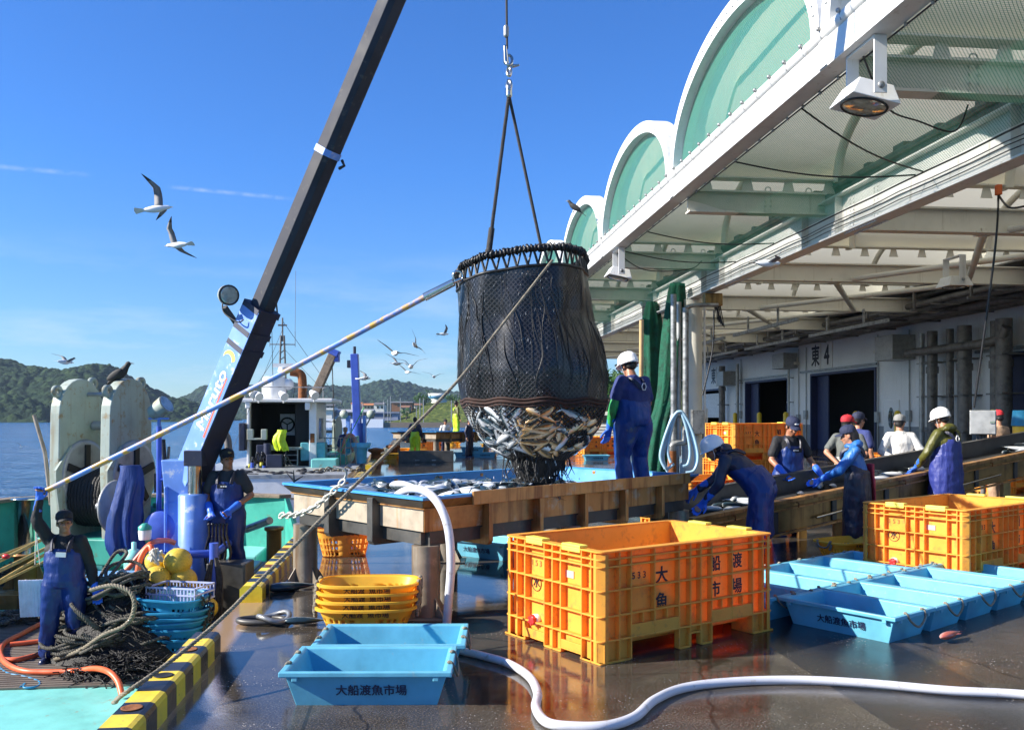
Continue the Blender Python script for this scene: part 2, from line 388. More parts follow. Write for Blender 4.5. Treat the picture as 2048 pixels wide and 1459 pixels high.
# ------------------------------------------------------------------ ground, water, hills
def ground_mat():
    m, nt, out = newmat('wet_concrete')
    tc = nt.nodes.new('ShaderNodeTexCoord').outputs['Object']
    sp = nd(nt, 'ShaderNodeSeparateXYZ', None, i0=tc)
    big = nd(nt, 'ShaderNodeTexNoise', None, Vector=tc, Scale=.55, Detail=5.0, Roughness=.55).outputs[0]
    mid = nd(nt, 'ShaderNodeTexNoise', None, Vector=tc, Scale=2.6, Detail=7.0, Roughness=.65).outputs[0]
    fine = nd(nt, 'ShaderNodeTexNoise', None, Vector=tc, Scale=85.0, Detail=3.0, Roughness=.7).outputs[0]
    grit = nd(nt, 'ShaderNodeTexVoronoi', None, Vector=tc, Scale=120.0).outputs['Distance']
    col = ramp(nt, mid, [(.25, (.016, .013, .010)), (.5, (.038, .031, .024)), (.75, (.080, .068, .054))])
    col = mixc(nt, maprange(nt, fine, .46, .70), col, (.15, .13, .105))
    # the drain strip of darker asphalt that runs along the quay
    wob = math_(nt, 'ADD', sp.outputs[0], math_(nt, 'MULTIPLY', math_(nt, 'SUBTRACT', mid, .5), .05))
    strip = math_(nt, 'MULTIPLY', math_(nt, 'GREATER_THAN', wob, 2.53), math_(nt, 'LESS_THAN', wob, 3.47))
    asph = mixc(nt, maprange(nt, grit, .05, .35), (.09, .085, .08), (.016, .016, .017))
    col = mixc(nt, strip, col, asph)
    # expansion joints
    jy = math_(nt, 'LESS_THAN', math_(nt, 'FRACT', math_(nt, 'DIVIDE', math_(nt, 'ADD', sp.outputs[1], .95), 3.3)), .005)
    jx = math_(nt, 'LESS_THAN', math_(nt, 'FRACT', math_(nt, 'DIVIDE', math_(nt, 'ADD', sp.outputs[0], .6), 4.08)), .005)
    j = math_(nt, 'MAXIMUM', jy, jx)
    col = mixc(nt, math_(nt, 'MULTIPLY', j, .7), col, (.02, .018, .015))
    # fish scales and foam specks left by the water
    sc = nd(nt, 'ShaderNodeTexVoronoi', None, Vector=tc, Scale=34.0).outputs['Distance']
    scm = math_(nt, 'MULTIPLY', math_(nt, 'LESS_THAN', sc, .15), maprange(nt, nd(nt, 'ShaderNodeTexNoise', None, Vector=tc, Scale=1.7, Detail=6.0).outputs[0], .50, .62))
    col = mixc(nt, math_(nt, 'MULTIPLY', scm, .8), col, (.42, .39, .36))
    wn = nd(nt, 'ShaderNodeTexNoise', None, Vector=tc, Scale=1.3, Detail=4.0)
    cv_ = nd(nt, 'ShaderNodeVectorMath', {'operation': 'ADD'}, i0=tc, i1=nd(nt, 'ShaderNodeVectorMath', {'operation': 'SCALE'}, i0=wn.outputs['Color'], Scale=.5).outputs[0]).outputs[0]
    ck = nd(nt, 'ShaderNodeTexVoronoi', {'feature': 'DISTANCE_TO_EDGE'}, Vector=cv_, Scale=.42).outputs['Distance']
    col = mixc(nt, maprange(nt, ck, .007, .002, 0, .75), col, (.012, .010, .008))
    pt = nd(nt, 'ShaderNodeTexNoise', None, Vector=tc, Scale=1.1, Detail=9.0, Roughness=.72).outputs[0]
    col = mixc(nt, maprange(nt, pt, .52, .60, 0, .6), col, (.014, .011, .009))
    col = mixc(nt, maprange(nt, pt, .40, .30, 0, .55), col, (.15, .12, .09))
    edge = maprange(nt, sp.outputs[0], -1.36, -1.30, 1, 0)
    col = mixc(nt, edge, col, (.33, .22, .13))
    pud = maprange(nt, math_(nt, 'ADD', math_(nt, 'MULTIPLY', big, .7), math_(nt, 'MULTIPLY', mid, .3)), .42, .56)
    left = maprange(nt, sp.outputs[0], 3.6, 2.2)
    far = maprange(nt, math_(nt, 'ADD', sp.outputs[1], math_(nt, 'MULTIPLY', big, 2.2)), 5.3, 6.5)
    wet = math_(nt, 'MAXIMUM', pud, math_(nt, 'MULTIPLY', left, far))
    wet = math_(nt, 'MULTIPLY', wet, maprange(nt, strip, 0, 1, 1, .55))
    rgh = maprange(nt, wet, 0, 1, .26, .03)
    rgh = math_(nt, 'ADD', rgh, math_(nt, 'MULTIPLY', scm, .4))
    h = math_(nt, 'ADD', math_(nt, 'MULTIPLY', fine, .5), math_(nt, 'MULTIPLY', mid, .7))
    bp = nd(nt, 'ShaderNodeBump', None, Height=h, Strength=maprange(nt, wet, 0, 1, .5, .05), Distance=.008)
    rip = nd(nt, 'ShaderNodeTexNoise', None, Vector=tc, Scale=7.0, Detail=3.0).outputs[0]
    bp2 = nd(nt, 'ShaderNodeBump', None, Height=rip, Strength=.03, Distance=.02, Normal=bp.outputs[0])
    p = nd(nt, 'ShaderNodeBsdfPrincipled', None, Base_Color=col, Roughness=rgh, Normal=bp2.outputs[0])
    p.inputs['Specular IOR Level'].default_value = .62
    p.inputs['Coat Weight'].default_value = .0
    nt.links.new(p.outputs[0], out.inputs[0]); return m
M['ground'] = ground_mat()

def water_mat():
    m, nt, out = newmat('sea')
    tc = nt.nodes.new('ShaderNodeTexCoord').outputs['Object']
    mp = nd(nt, 'ShaderNodeMapping', None, Vector=tc); mp.inputs['Rotation'].default_value = (0, 0, .35); mp.inputs['Scale'].default_value = (.55, 1.5, 1)
    a = nd(nt, 'ShaderNodeTexNoise', None, Vector=mp.outputs[0], Scale=.30, Detail=6.0, Roughness=.66, Distortion=.5).outputs[0]
    b = nd(nt, 'ShaderNodeTexNoise', None, Vector=mp.outputs[0], Scale=1.7, Detail=4.0, Roughness=.6).outputs[0]
    c = nd(nt, 'ShaderNodeTexNoise', None, Vector=mp.outputs[0], Scale=.035, Detail=4.0, Roughness=.6).outputs[0]
    h = math_(nt, 'ADD', math_(nt, 'MULTIPLY', a, 1.0), math_(nt, 'MULTIPLY', b, .22))
    bp = nd(nt, 'ShaderNodeBump', None, Height=h, Strength=1.0, Distance=3.6)
    col = mixc(nt, maprange(nt, c, .35, .65), (.006, .095, .26), (.012, .14, .34))
    p = nd(nt, 'ShaderNodeBsdfPrincipled', None, Base_Color=col, Roughness=.2, IOR=1.33, Normal=bp.outputs[0])
    nt.links.new(p.outputs[0], out.inputs[0]); return m
M['sea'] = water_mat()

def forest_mat(name, dark, mid, lite, sc):
    m, nt, out = newmat(name)
    tc = nt.nodes.new('ShaderNodeTexCoord').outputs['Object']
    v = nd(nt, 'ShaderNodeTexVoronoi', None, Vector=tc, Scale=sc)
    n = nd(nt, 'ShaderNodeTexNoise', None, Vector=tc, Scale=sc*3, Detail=5.0, Roughness=.7).outputs[0]
    n2 = nd(nt, 'ShaderNodeTexNoise', None, Vector=tc, Scale=sc*.16, Detail=4.0).outputs[0]
    sp = nd(nt, 'ShaderNodeSeparateXYZ', None, i0=v.outputs['Color']).outputs[0]
    f = math_(nt, 'ADD', math_(nt, 'MULTIPLY', sp, .45), math_(nt, 'ADD', math_(nt, 'MULTIPLY', n, .35), math_(nt, 'MULTIPLY', n2, .3)))
    col = ramp(nt, f, [(.25, dark), (.5, mid), (.8, lite)])
    bp = nd(nt, 'ShaderNodeBump', None, Height=math_(nt, 'SUBTRACT', n, math_(nt, 'MULTIPLY', v.outputs['Distance'], .8)), Strength=1.0, Distance=3.0)
    p = nd(nt, 'ShaderNodeBsdfPrincipled', None, Base_Color=col, Roughness=.85, Normal=bp.outputs[0]); p.inputs['Specular IOR Level'].default_value = .15
    nt.links.new(p.outputs[0], out.inputs[0]); return m
M['forest'] = forest_mat('forest', (.008, .022, .012), (.018, .044, .018), (.042, .078, .024), .16)
M['forest_far'] = forest_mat('forest_far', (.008, .022, .016), (.016, .038, .022), (.034, .062, .030), .14)
M['grass'] = forest_mat('grass_bank', (.05, .085, .012), (.12, .17, .03), (.24, .27, .06), .5)
M['leaf'] = pbr('leaf', (.045, .11, .022), .6, var=.5, scale=1.2, transl=.25, tcol=(.12, .25, .03))
M['bark'] = pbr('bark', (.09, .065, .045), .9, var=.3)

WATER_Z = -1.9
def fbm(x, y, o=4, s=1.0):
    return noise.fractal(Vector((x*s, y*s, 3.7)), 1.0, 2.1, o)

def quay():
    b = MB(); x0, x1, y0, y1 = -1.56, 46, -8, 66
    nx, ny = 40, 60
    b.bb((x0, y0, -3.2), (x1, y1, 0))
    o = b.build('quay_ground', M['ground'], M=BM.copy()); tag(o, kind='structure')
    w = MB(); w.add([(-9000, -60, 0), (9000, -60, 0), (9000, 12000, 0), (-9000, 12000, 0)], [(0, 1, 2, 3)])
    o = w.build('sea_water', M['sea'], loc=(0, 0, WATER_Z)); tag(o, kind='structure')
quay()

def lerp_prof(pr, x):
    if x <= pr[0][0]: return pr[0][1]
    for (a, ya), (b_, yb) in zip(pr, pr[1:]):
        if x <= b_: t = (x-a)/(b_-a); t = t*t*(3-2*t)*.5+t*.5; return ya+(yb-ya)*t
    return pr[-1][1]
def hill(name, prof, D0, D1, mat, nx, ny, amp, seed, tree=5.0, steep=.6):
    b = MB(); px0, px1 = prof[0][0], prof[-1][0]; vs = []; fs = []
    for j in range(ny+1):
        v = j/ny; D = D0+(D1-D0)*v
        for i in range(nx+1):
            px = px0+(px1-px0)*i/nx; X = (px-1024)/F*((D0+D1)/2+(D-(D0+D1)/2)*.6)
            top = (833-lerp_prof(prof, px))/F*(D0+(D1-D0)*.62)+CAM_H
            up = min(1, v/.62); s = (math.sin(up*pi/2)**steep)
            if v > .62: s *= 1-(v-.62)*.5
            h = WATER_Z-.5+(top-WATER_Z)*s
            rid = fbm(X+seed, D, 5, 1/90.)*amp*s
            if up >= 1: rid = min(rid, 0)*.4+fbm(X+seed*3, 0, 3, 1/14.)*2
            vd = noise.voronoi(Vector((X/tree, D/tree, seed)))[0]
            h += rid*min(1, (1-abs(v-.62)*.2))+(.55-vd[0])*tree*.75*min(1, s*4)
            vs.append((X, D, h))
    for j in range(ny):
        for i in range(nx):
            a = j*(nx+1)+i; fs.append((a, a+1, a+nx+2, a+nx+1))
    b.add(vs, fs, 0, False); o = b.build(name, mat); tag(o, kind='structure')
hill('near_hill', [(-420, 700), (-200, 722), (-60, 727), (10, 727), (40, 735), (90, 743), (135, 744), (160, 738), (192, 733), (218, 737), (250, 755), (290, 777), (330, 797), (372, 806), (410, 822), (450, 838)],
     620, 900, M['forest'], 330, 90, 9, 11.3, 6.0)
hill('headland_hill', [(-420, 770), (-200, 782), (-40, 786), (20, 790), (60, 800), (95, 815), (120, 838)], 560, 640, M['forest'], 160, 40, 4, 5.1, 5.5)
hill('far_hill', [(230, 838), (300, 825), (370, 805), (420, 784), (462, 768), (500, 771), (530, 770), (560, 762), (590, 768), (640, 777), (680, 774), (720, 776), (752, 768), (780, 763), (805, 770), (850, 782), (900, 789), (1000, 797), (1100, 800), (1300, 812), (1500, 838)],
     1250, 1800, M['forest_far'], 420, 90, 13, 27.7, 9.0)

# the low far shore with its grass bank, and the white harbour wall at its foot
def far_shore():
    b = MB(); vs = []; fs = []; nx, ny = 150, 16
    prof = [(560, 838), (640, 834), (740, 832), (790, 828), (815, 818), (850, 806), (880, 803), (930, 799), (1000, 795), (1250, 770), (1500, 780)]
    for j in range(ny+1):
        v = j/ny
        for i in range(nx+1):
            px = 560+940*i/nx; D = 300+v*220; X = (px-1024)/F*D
            top = (833-lerp_prof(prof, px))/F*420+CAM_H
            s = min(1, v*1.9); s = s*s*(3-2*s)
            h = WATER_Z+.9+max(0, top-WATER_Z-.9)*s+fbm(X, D, 4, 1/16.)*.9*s
            vs.append((X, D, h if j else WATER_Z-1))
    for j in range(ny):
        for i in range(nx): a = j*(nx+1)+i; fs.append((a, a+1, a+nx+2, a+nx+1))
    b.add(vs, fs, 0, False); tag(b.build('far_shore_ground', M['grass']), kind='structure')
far_shore()
w = thing('harbour_wall', 'long low white harbour wall at the foot of the far shore', 'wall', (0, 0, 0))
b = MB(); a0 = P(600, 840, 298); a1 = P(768, 840, 298); b.bb((a0.x, 296, WATER_Z-1), (a1.x, 299, .9)); b.build('wall_face', M['white_paint'], w)
b = MB(); a2 = P(768, 840, 298); a3 = P(960, 840, 298); b.bb((a2.x+.2, 296.5, WATER_Z-1), (a3.x, 299, -.2)); b.build('stone_footing', M['wood_dark'], w)

# far town ------------------------------------------------------------------------------------
TM = {k: pbr('town_'+k, c, .7, var=.1, scale=.4) for k, c in dict(white=(.72, .72, .70), grey=(.30, .31, .34), blue=(.26, .30, .42), brown=(.22, .11, .06), roof=(.11, .11, .12), tan=(.42, .36, .28), orange=(.45, .17, .06), sky=(.12, .35, .62)).items()}
def house(px0, px1, ytop, ybase, D, wall, roof, label, cat='house', depth=8, kind='gable', win=3):
    a = P(px0, ybase, D); c = P(px1, ybase, D); wd = c.x-a.x; h = P(px0, ytop, D).z-a.z
    t = thing('town_'+cat.replace(' ', '_'), label, cat, ((a.x+c.x)/2, D, a.z-1))
    b = MB(); b.bb((-wd/2, 0, 0), (wd/2, depth, h*.72+1)); b.build('wall', TM[wall], t)
    r = MB(); e = .05*wd; z0 = h*.72+1.01
    if kind == 'gable':
        r.add([(-wd/2-e, -e-.4, z0), (wd/2+e, -e-.4, z0), (wd/2+e, depth+.4, z0), (-wd/2-e, depth+.4, z0), (-wd/2-e, depth/2, z0+h*.28), (wd/2+e, depth/2, z0+h*.28)],
              [(0, 1, 5, 4), (2, 3, 4, 5), (0, 4, 3), (1, 2, 5), (3, 2, 1, 0)])
    else: r.bb((-wd/2-e, -e, z0), (wd/2+e, depth, z0+h*.14))
    r.build('roof', TM[roof], t)
    for k in range(win):
        x = -wd/2+wd*(k+.7)/(win+.4); q = MB(); q.bb((x, -.08, h*.30+1), (x+wd*.55/(win+1), .02, h*.58+1)); q.build('window', M['glass_dark'], t)
    return t
house(586, 664, 812, 838, 330, 'white', 'white', 'broad bright white warehouse on the far shore behind the white boat', 'warehouse', kind='flat', win=0)
house(672, 742, 818, 838, 335, 'blue', 'grey', 'bluish grey shed with pale roof left of the blue crane on the far shore', 'warehouse', win=2)
house(738, 796, 821, 838, 345, 'blue', 'blue', 'long blue grey flat roofed shed behind the utility poles', 'warehouse', kind='flat', win=1)
house(783, 824, 800, 818, 380, 'brown', 'grey', 'dark brown house under a wide grey roof above the shed', 'house', kind='flat', win=2)
house(702, 722, 804, 816, 420, 'white', 'orange', 'small house with orange roof left of the blue crane arm', 'house')
house(724, 747, 806, 820, 415, 'tan', 'orange', 'tan house with long orange roof right of the blue crane arm', 'house')
house(640, 668, 808, 818, 430, 'grey', 'roof', 'grey house with dark roof beside the net hauler', 'house')
house(748, 768, 804, 822, 400, 'white', 'roof', 'narrow white house with dark roof in the town', 'house', win=2)
house(800, 818, 810, 826, 370, 'tan', 'brown', 'tan cottage with brown roof at the foot of the grass bank', 'house', win=2)
house(826, 842, 806, 820, 395, 'white', 'brown', 'little white gabled house beside the dark tree on the bank', 'house', win=2)
t = thing('lookout_building', 'round white lookout building with blue band on top of the grass bank', 'building', P(878, 806, 400))
b = MB(); b.lathe([(3.2, -1), (3.4, 1.2), (3.6, 1.9)], 20); b.build('wall', TM['white'], t)
b = MB(); b.lathe([(3.62, 1.92), (4.6, 2.6), (4.7, 3.2)], 20); b.build('band', TM['sky'], t)
b = MB(); b.lathe([(4.75, 3.22), (4.9, 4.3), (4.3, 4.32)], 20); b.build('parapet', TM['white'], t)
for px, yt, D in ((768, 800, 310), (776, 798, 312), (781, 792, 318), (801, 796, 330), (840, 796, 300), (847, 797, 305), (903, 800, 300), (833, 812, 310), (726, 806, 320)):
    b = MB(); a = P(px, 833, D); top = P(px, yt, D).z; b.tube([(0, 0, 0), (0, 0, top+1)], .16, 6); b.tube([(-.7, 0, top+.3), (.7, 0, top+.3)], .06, 4)
    tag(b.build('utility_pole', M['galv'], loc=(a.x, D, -1)), 'thin grey utility pole with a short crossarm on the far shore', 'utility pole', 'utility poles of the far town')

def tree(px, ybase, D, w, h, label, n=420):
    a = P(px, ybase, D); r2 = random.Random(px)
    t = thing('bank_tree', label, 'tree', (a.x, D, a.z-.5))
    b = MB(); b.tube([(0, 0, 0), (.1*w, 0, h*.35), (.05*w, 0, h*.7)], [w*.06, w*.045, w*.02], 7)
    for k in range(4): an = k*1.7; b.tube([(.05*w, 0, h*.4), (cos(an)*w*.3, sin(an)*w*.3, h*.65)], [w*.03, w*.012], 5)
    b.build('trunk', M['bark'], t)
    c = MB(); lobes = [(r2.uniform(-.34, .34)*w, r2.uniform(-.3, .3)*w, h*r2.uniform(.42, .85), w*r2.uniform(.16, .30)) for _ in range(9)]
    for k in range(n):
        lx, ly, lz, lr = r2.choice(lobes); d = Vector((r2.gauss(0, 1), r2.gauss(0, 1), r2.gauss(0, 1))).normalized()*lr*r2.uniform(.6, 1.08)
        p = Vector((lx, ly, lz))+d; s_ = w*r2.uniform(.03, .065); u = d.orthogonal().normalized()*s_; v = d.cross(u).normalized()*s_*r2.uniform(.6, 1)
        u += d.normalized()*s_*r2.uniform(-.6, .6)
        c.add([p-u, p+v*.7, p+u, p-v*.7], [(0, 1, 2, 3)])
    c.build('crown', M['leaf'], t)
tree(845, 812, 390, 8.5, 6.2, 'dark round tree on the bank left of the round lookout')
tree(812, 836, 300, 4.2, 4.0, 'bushy green tree at the foot of the grass bank')
tree(900, 806, 385, 6, 4.2, 'low dark tree just right of the round lookout')
tree(925, 812, 370, 7, 5, 'green tree on the bank behind the hanging net')
tree(1213, 812, 120, 5.6, 5.2, 'light green tree seen between the net and the tank worker', 600)
tree(1235, 815, 126, 6, 5.6, 'tall green tree behind the tank worker', 500)
# ------------------------------------------------------------------ market hall: roof, canopy, wall
M['membrane'] = pbr('roof_membrane', (.70, .68, .60), .55, var=.05, scale=.8, transl=.45, tcol=(.74, .70, .54), wave=('X', .5, .05))
M['panel_wall'] = pbr('panel_wall', (.80, .82, .84), .42, var=.05, scale=.7, streak=((.45, .46, .48), .3))
M['dado'] = pbr('dado', (.22, .25, .29), .5, var=.1, scale=2)
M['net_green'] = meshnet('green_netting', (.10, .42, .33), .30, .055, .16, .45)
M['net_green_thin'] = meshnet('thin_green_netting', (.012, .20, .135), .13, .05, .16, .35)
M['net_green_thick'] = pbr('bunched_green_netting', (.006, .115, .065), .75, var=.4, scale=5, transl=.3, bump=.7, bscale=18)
X1, X2, XW = 5.0, 8.15, 20.0
VY = [4.0, 10.6, 17.2, 23.8, 30.4, 37.0, 43.6, 50.2, 56.8, 63.4]
def bthing(name, label, cat, group=None, at=(0, 0, 0)):
    return thing(name, label, cat, group=group, M=Matrix.Translation(B(*at)) @ BM)
def sub(t): return t

hall = bthing('market_hall', 'long white market hall with arched canopy roof and dark loading doors', 'building')
# back wall with openings
doors = [(37.4, 43.7, 3.7), (46.7, 52.8, 3.65), (57.2, 62.5, 3.4), (24.0, 29.0, 3.7)]
b = MB(); ys = sorted([8.0, 66.0]+[q for d in doors for q in d[:2]])
for y0, y1 in zip(ys, ys[1:]):
    d = [q for q in doors if abs(q[0]-y0) < .01]
    zb = d[0][2] if d else 0
    n = max(1, int((y1-y0)/.95))
    for k in range(n):      # upright sandwich panels with a 6 mm groove between
        a = y0+(y1-y0)*k/n; c = y0+(y1-y0)*(k+1)/n
        b.bb((XW, a+.003, zb+.002), (XW+.2, c-.003, 6.4))
b.bb((XW+.01, 4, 6.402), (XW+.19, 66, 8.6))
b.build('wall', M['panel_wall'], hall)
for y0, y1 in zip(ys, ys[1:]):
    if not any(abs(q[0]-y0) < .01 for q in doors): b = MB(); b.bb((XW-.012, y0+.13, .0), (XW-.001, y1-.13, 1.25)); b.build('dado', M['dado'], hall)
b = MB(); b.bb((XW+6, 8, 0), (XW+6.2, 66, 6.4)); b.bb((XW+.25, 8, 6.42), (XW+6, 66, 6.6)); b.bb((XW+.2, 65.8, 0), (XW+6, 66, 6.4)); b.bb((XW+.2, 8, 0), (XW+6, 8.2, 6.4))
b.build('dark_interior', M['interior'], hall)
for y0, y1, z in doors:
    f = MB(); f.bb((XW-.06, y0-.12, 0), (XW+.26, y0-.001, z+.12)); f.bb((XW-.06, y1+.001, 0), (XW+.26, y1+.12, z+.12)); f.bb((XW-.06, y0, z+.001), (XW+.26, y1, z+.12))
    d = f.build('door_frame', M['navy_door'], hall)
    if y0 == 57.2:
        s = MB()
        for k in range(18): s.bb((XW+.05, y0+.02, 1.6+k*.09), (XW+.09, y1-.02, 1.683+k*.09))
        s.build('roller_shutter', M['white_paint'], hall)
    else:
        s = MB(); s.bb((XW+.27, y1-1.25, .02), (XW+.33, y1-.02, z-.02)); s.build('sliding_panel', M['navy_door'], d)
for y in (34.6, 37.1, 44.3, 45.2, 53.6):
    b = MB(); b.tube([(XW-.05, y, .1), (XW-.05, y, 5.2)], .028, 6); b.bb((XW-.14, y-.14, 1.3+.1*(y % 3)), (XW-.01, y+.14, 1.75+.1*(y % 3))); b.build('wall_conduit', M['grey_steel'], hall)
for y0, y1, z in doors[:2]+doors[3:]:
    b = MB(); b.bb((XW-.13, y0-.3, z+.2), (XW-.02, y1+1.2, z+.30)); b.build('door_track', M['galv'], hall)
for y in (36.9, 45.4):
    b = MB(); b.box((XW-.12, y, 4.45), (.22, .5, .14)); b.box((XW-.04, y, 4.62), (.06, .1, .3)); b.build('wall_lamp', M['cream_steel'], hall, bevel=.01)
b = MB(); b.bb((XW-.05, 35.4, .05), (XW-.002, 36.6, 2.35)); dr = b.build('side_door', M['panel_wall'], hall, bevel=.01)
b = MB(); b.ball((XW-.055, 36.0, 1.6), (.02, .24, .45), 20); b.build('oval_window', M['glass_dark'], dr)
b = MB(); b.bb((XW-.062, 35.85, 1.4), (XW-.07, 36.15, 1.8)); b.build('notice', M['white_paint'], dr)

def text(s, size, mat, parent, mtx, name='lettering', bold=.012, align='CENTER', sx=1.0, ext=.0015):
    cu = bpy.data.curves.new('lettering', 'FONT'); cu.body = s; cu.size = size; cu.align_x = align; cu.align_y = 'CENTER'
    cu.extrude = 0; cu.resolution_u = 3
    tmp = bpy.data.objects.new('lettering_source', cu); COL.objects.link(tmp)
    src = bpy.data.meshes.new_from_object(tmp); bpy.data.objects.remove(tmp)
    base = [v.co.copy() for v in src.vertices]; fc = [tuple(p.vertices) for p in src.polygons]; q = MB(); e = bold*size
    for k, (dx, dy) in enumerate(((0, 0), (e, 0), (-e, 0), (0, e*.8), (0, -e*.8)) if bold else ((0, 0),)):
        q.add([(v.x+dx, v.y+dy, ext+.0003*k) for v in base], fc)
    me = q.mesh(name, mat)
    o = bpy.data.objects.new(name, me); COL.objects.link(o)
    if parent is not None: o.parent = parent
    o.matrix_local = mtx @ Matrix.Diagonal((sx, 1, 1, 1))
    return o
def frame(o, x, y):       # a text plane: origin, reading direction, up
    x = Vector(x).normalized(); y = Vector(y).normalized(); z = x.cross(y)
    m = Matrix((x, y, z)).transposed().to_4x4(); m.translation = Vector(o); return m

for (yc, zc, num, lab) in ((42.6, 4.62, '4', 'white door number sign above the widest dark loading door'), (58.1, 4.3, '5', 'white door number sign above the half open shutter')):
    for dy, ch in ((.62, '東'), (-.62, num)):
        t = bthing('door_sign', lab+(', the half with the character' if dy > 0 else ', the half with the number'), 'sign', 'door number signs', (XW, yc+dy, zc))
        q = MB(); q.bb((-.04, -.55, -.68), (-.004, .55, .68)); q.build('plate', M['white_paint'], t)
        text(ch, 1.12 if ch == '東' else 1.35, M['ink'], t, frame((-.045, 0, .0), (0, -1, 0), (0, 0, 1)), bold=.03, sx=.85)

# columns ------------------------------------------------------------------------------------
for k, y in enumerate((9.6, 25.9, 42.2, 58.5)):
    t = bthing('market_column', ('round white column with pipes holding up the market canopy', 'white column behind the tank worker with hose loops beside it', 'far white column of the canopy behind the nearer one', 'farthest white column of the canopy')[k], 'column', 'canopy columns', (X2, y, 0))
    q = MB(); q.lathe([(.36, 0), (.36, .25), (.30, .3), (.30, 5.1)], 28); q.build('shaft', M['cream_steel'], t)
    q = MB(); q.tube([(-.48, -.25, .5), (-.48, -.25, 5.0)], .075, 10); q.tube([(-.40, .16, .0), (-.40, .16, 5.0)], .06, 10)
    for z in (1.5, 2.7, 3.9): q.bb((-.56, -.3, z), (-.28, -.2, z+.04))
    q.build('downpipe', M['grey_steel'], t)
    if k == 1:
        q = MB(); q.bb((-.15, -.52, 1.15), (.2, -.32, 1.85)); q.build('switch_box', M['galv'], t, bevel=.01)
        q = MB(); q.tube(catmull([(.42, -.1, 1.9), (.42, -.1, 1.0), (.46, -.3, .8), (.4, -.5, .75)], 6), .03, 7); q.tube([(.34, -.12, 1.0), (.34, -.12, 5.0)], .035, 8); q.build('conduit', M['white_paint'], t)

# girder on the columns, fascia beam and cross beams ---------------------------------------------
def ibeam(b, a, c, h, w, up=(0, 0, 1)):
    a, c = Vector(a), Vector(c); b.beam(a, c, w*.10, h-.07)
    b.beam(a+Vector((0, 0, h/2-.017)), c+Vector((0, 0, h/2-.017)), w, .034); b.beam(a-Vector((0, 0, h/2-.017)), c-Vector((0, 0, h/2-.017)), w, .034)
gir = MB(); ibeam(gir, (X2, 4, 5.5), (X2, 64, 5.5), .78, .34)
for y in VY[1:]:
    for s_ in (-1, 1):
        gir.bb((X2-.165, y+s_*.75-.006, 5.15), (X2-.02, y+s_*.75+.006, 5.85))
    for dy in (-.5, -.38, .38, .5):          # bolted splice
        for z in [5.16+.07*i for i in range(11)]: gir.box((X2-.03, y+dy-1.6, z), (.03, .028, .028))
    gir.bb((X2-.026, y-2.2, 5.14), (X2-.018, y-1.0, 5.84))
    for i in range(14): gir.box((X2-.1, y-2.15+.085*i, 5.095), (.035, .035, .03)); gir.box((X2+.1, y-2.15+.085*i, 5.095), (.035, .035, .03))
gir.build('girder', M['white_steel'], hall, bevel=.006)
fb = MB()
fb.bb((X1, 4, 5.95), (X1+.03, 64, 6.28)); fb.bb((X1, 4, 5.93), (X1+.30, 64, 5.948)); fb.bb((X1+.031, 4, 6.262), (X1+.30, 64, 6.28))
fb.tube([(X1+.03, 4, 6.36), (X1+.03, 64, 6.36)], .085, 10)
for y in VY: fb.bb((X1-.02, y-.1, 5.94), (X1-.002, y+.1, 6.28))
fb.build('fascia_beam', M['white_steel'], hall, bevel=.004)
hk = MB()
y = 8.0
while y < 60:
    hk.ball((X1-.07, y, 6.41), .030, 8); hk.tube([(X1-.06, y, 6.44), (X1-.03, y, 6.30)], .012, 5)
    hk.ball((X1+.29, y+.2, 5.90), .026, 6); y += .52
hk.build('net_hook', M['galv'], hall)['kind'] = 'stuff'
for j, y in enumerate(VY[1:9]):
    c = MB(); x0 = X1+.06; ibeam(c, (X1+.32, y, 5.87), (X2-.02, y, 5.87), .44, .26)
    ibeam(c, (X2+.02, y, 5.62), (XW-.1, y, 5.62), .5, .28)
    c.bb((x0, y-.14, 6.33), (XW-.05, y+.14, 6.36))               # valley gutter
    x = X1+.7
    while x < XW-.5:
        c.add([(x-.13, y-.006, 6.1), (x+.13, y-.006, 6.1), (x+.07, y-.006, 6.33), (x-.07, y-.006, 6.33), (x-.13, y+.006, 6.1), (x+.13, y+.006, 6.1), (x+.07, y+.006, 6.33), (x-.07, y+.006, 6.33)],
              [(0, 1, 2, 3), (7, 6, 5, 4), (0, 4, 5, 1), (1, 5, 6, 2), (2, 6, 7, 3), (3, 7, 4, 0)])
        if X1+1 < x < X2-.3: c.tube([(x+.42+.06*cos(a*pi/4), y, 6.14+.06*sin(a*pi/4)) for a in range(9)], .012, 5)
        x += .84
    for xx in (6.9, 7.02): 
        for s_ in (-1, 1):
            for z in (5.72, 5.82, 5.92, 6.02): c.box((xx, y+s_*.03, z), (.03, .03, .03))
    c.build('cross_beam', M['cream_steel'], hall)
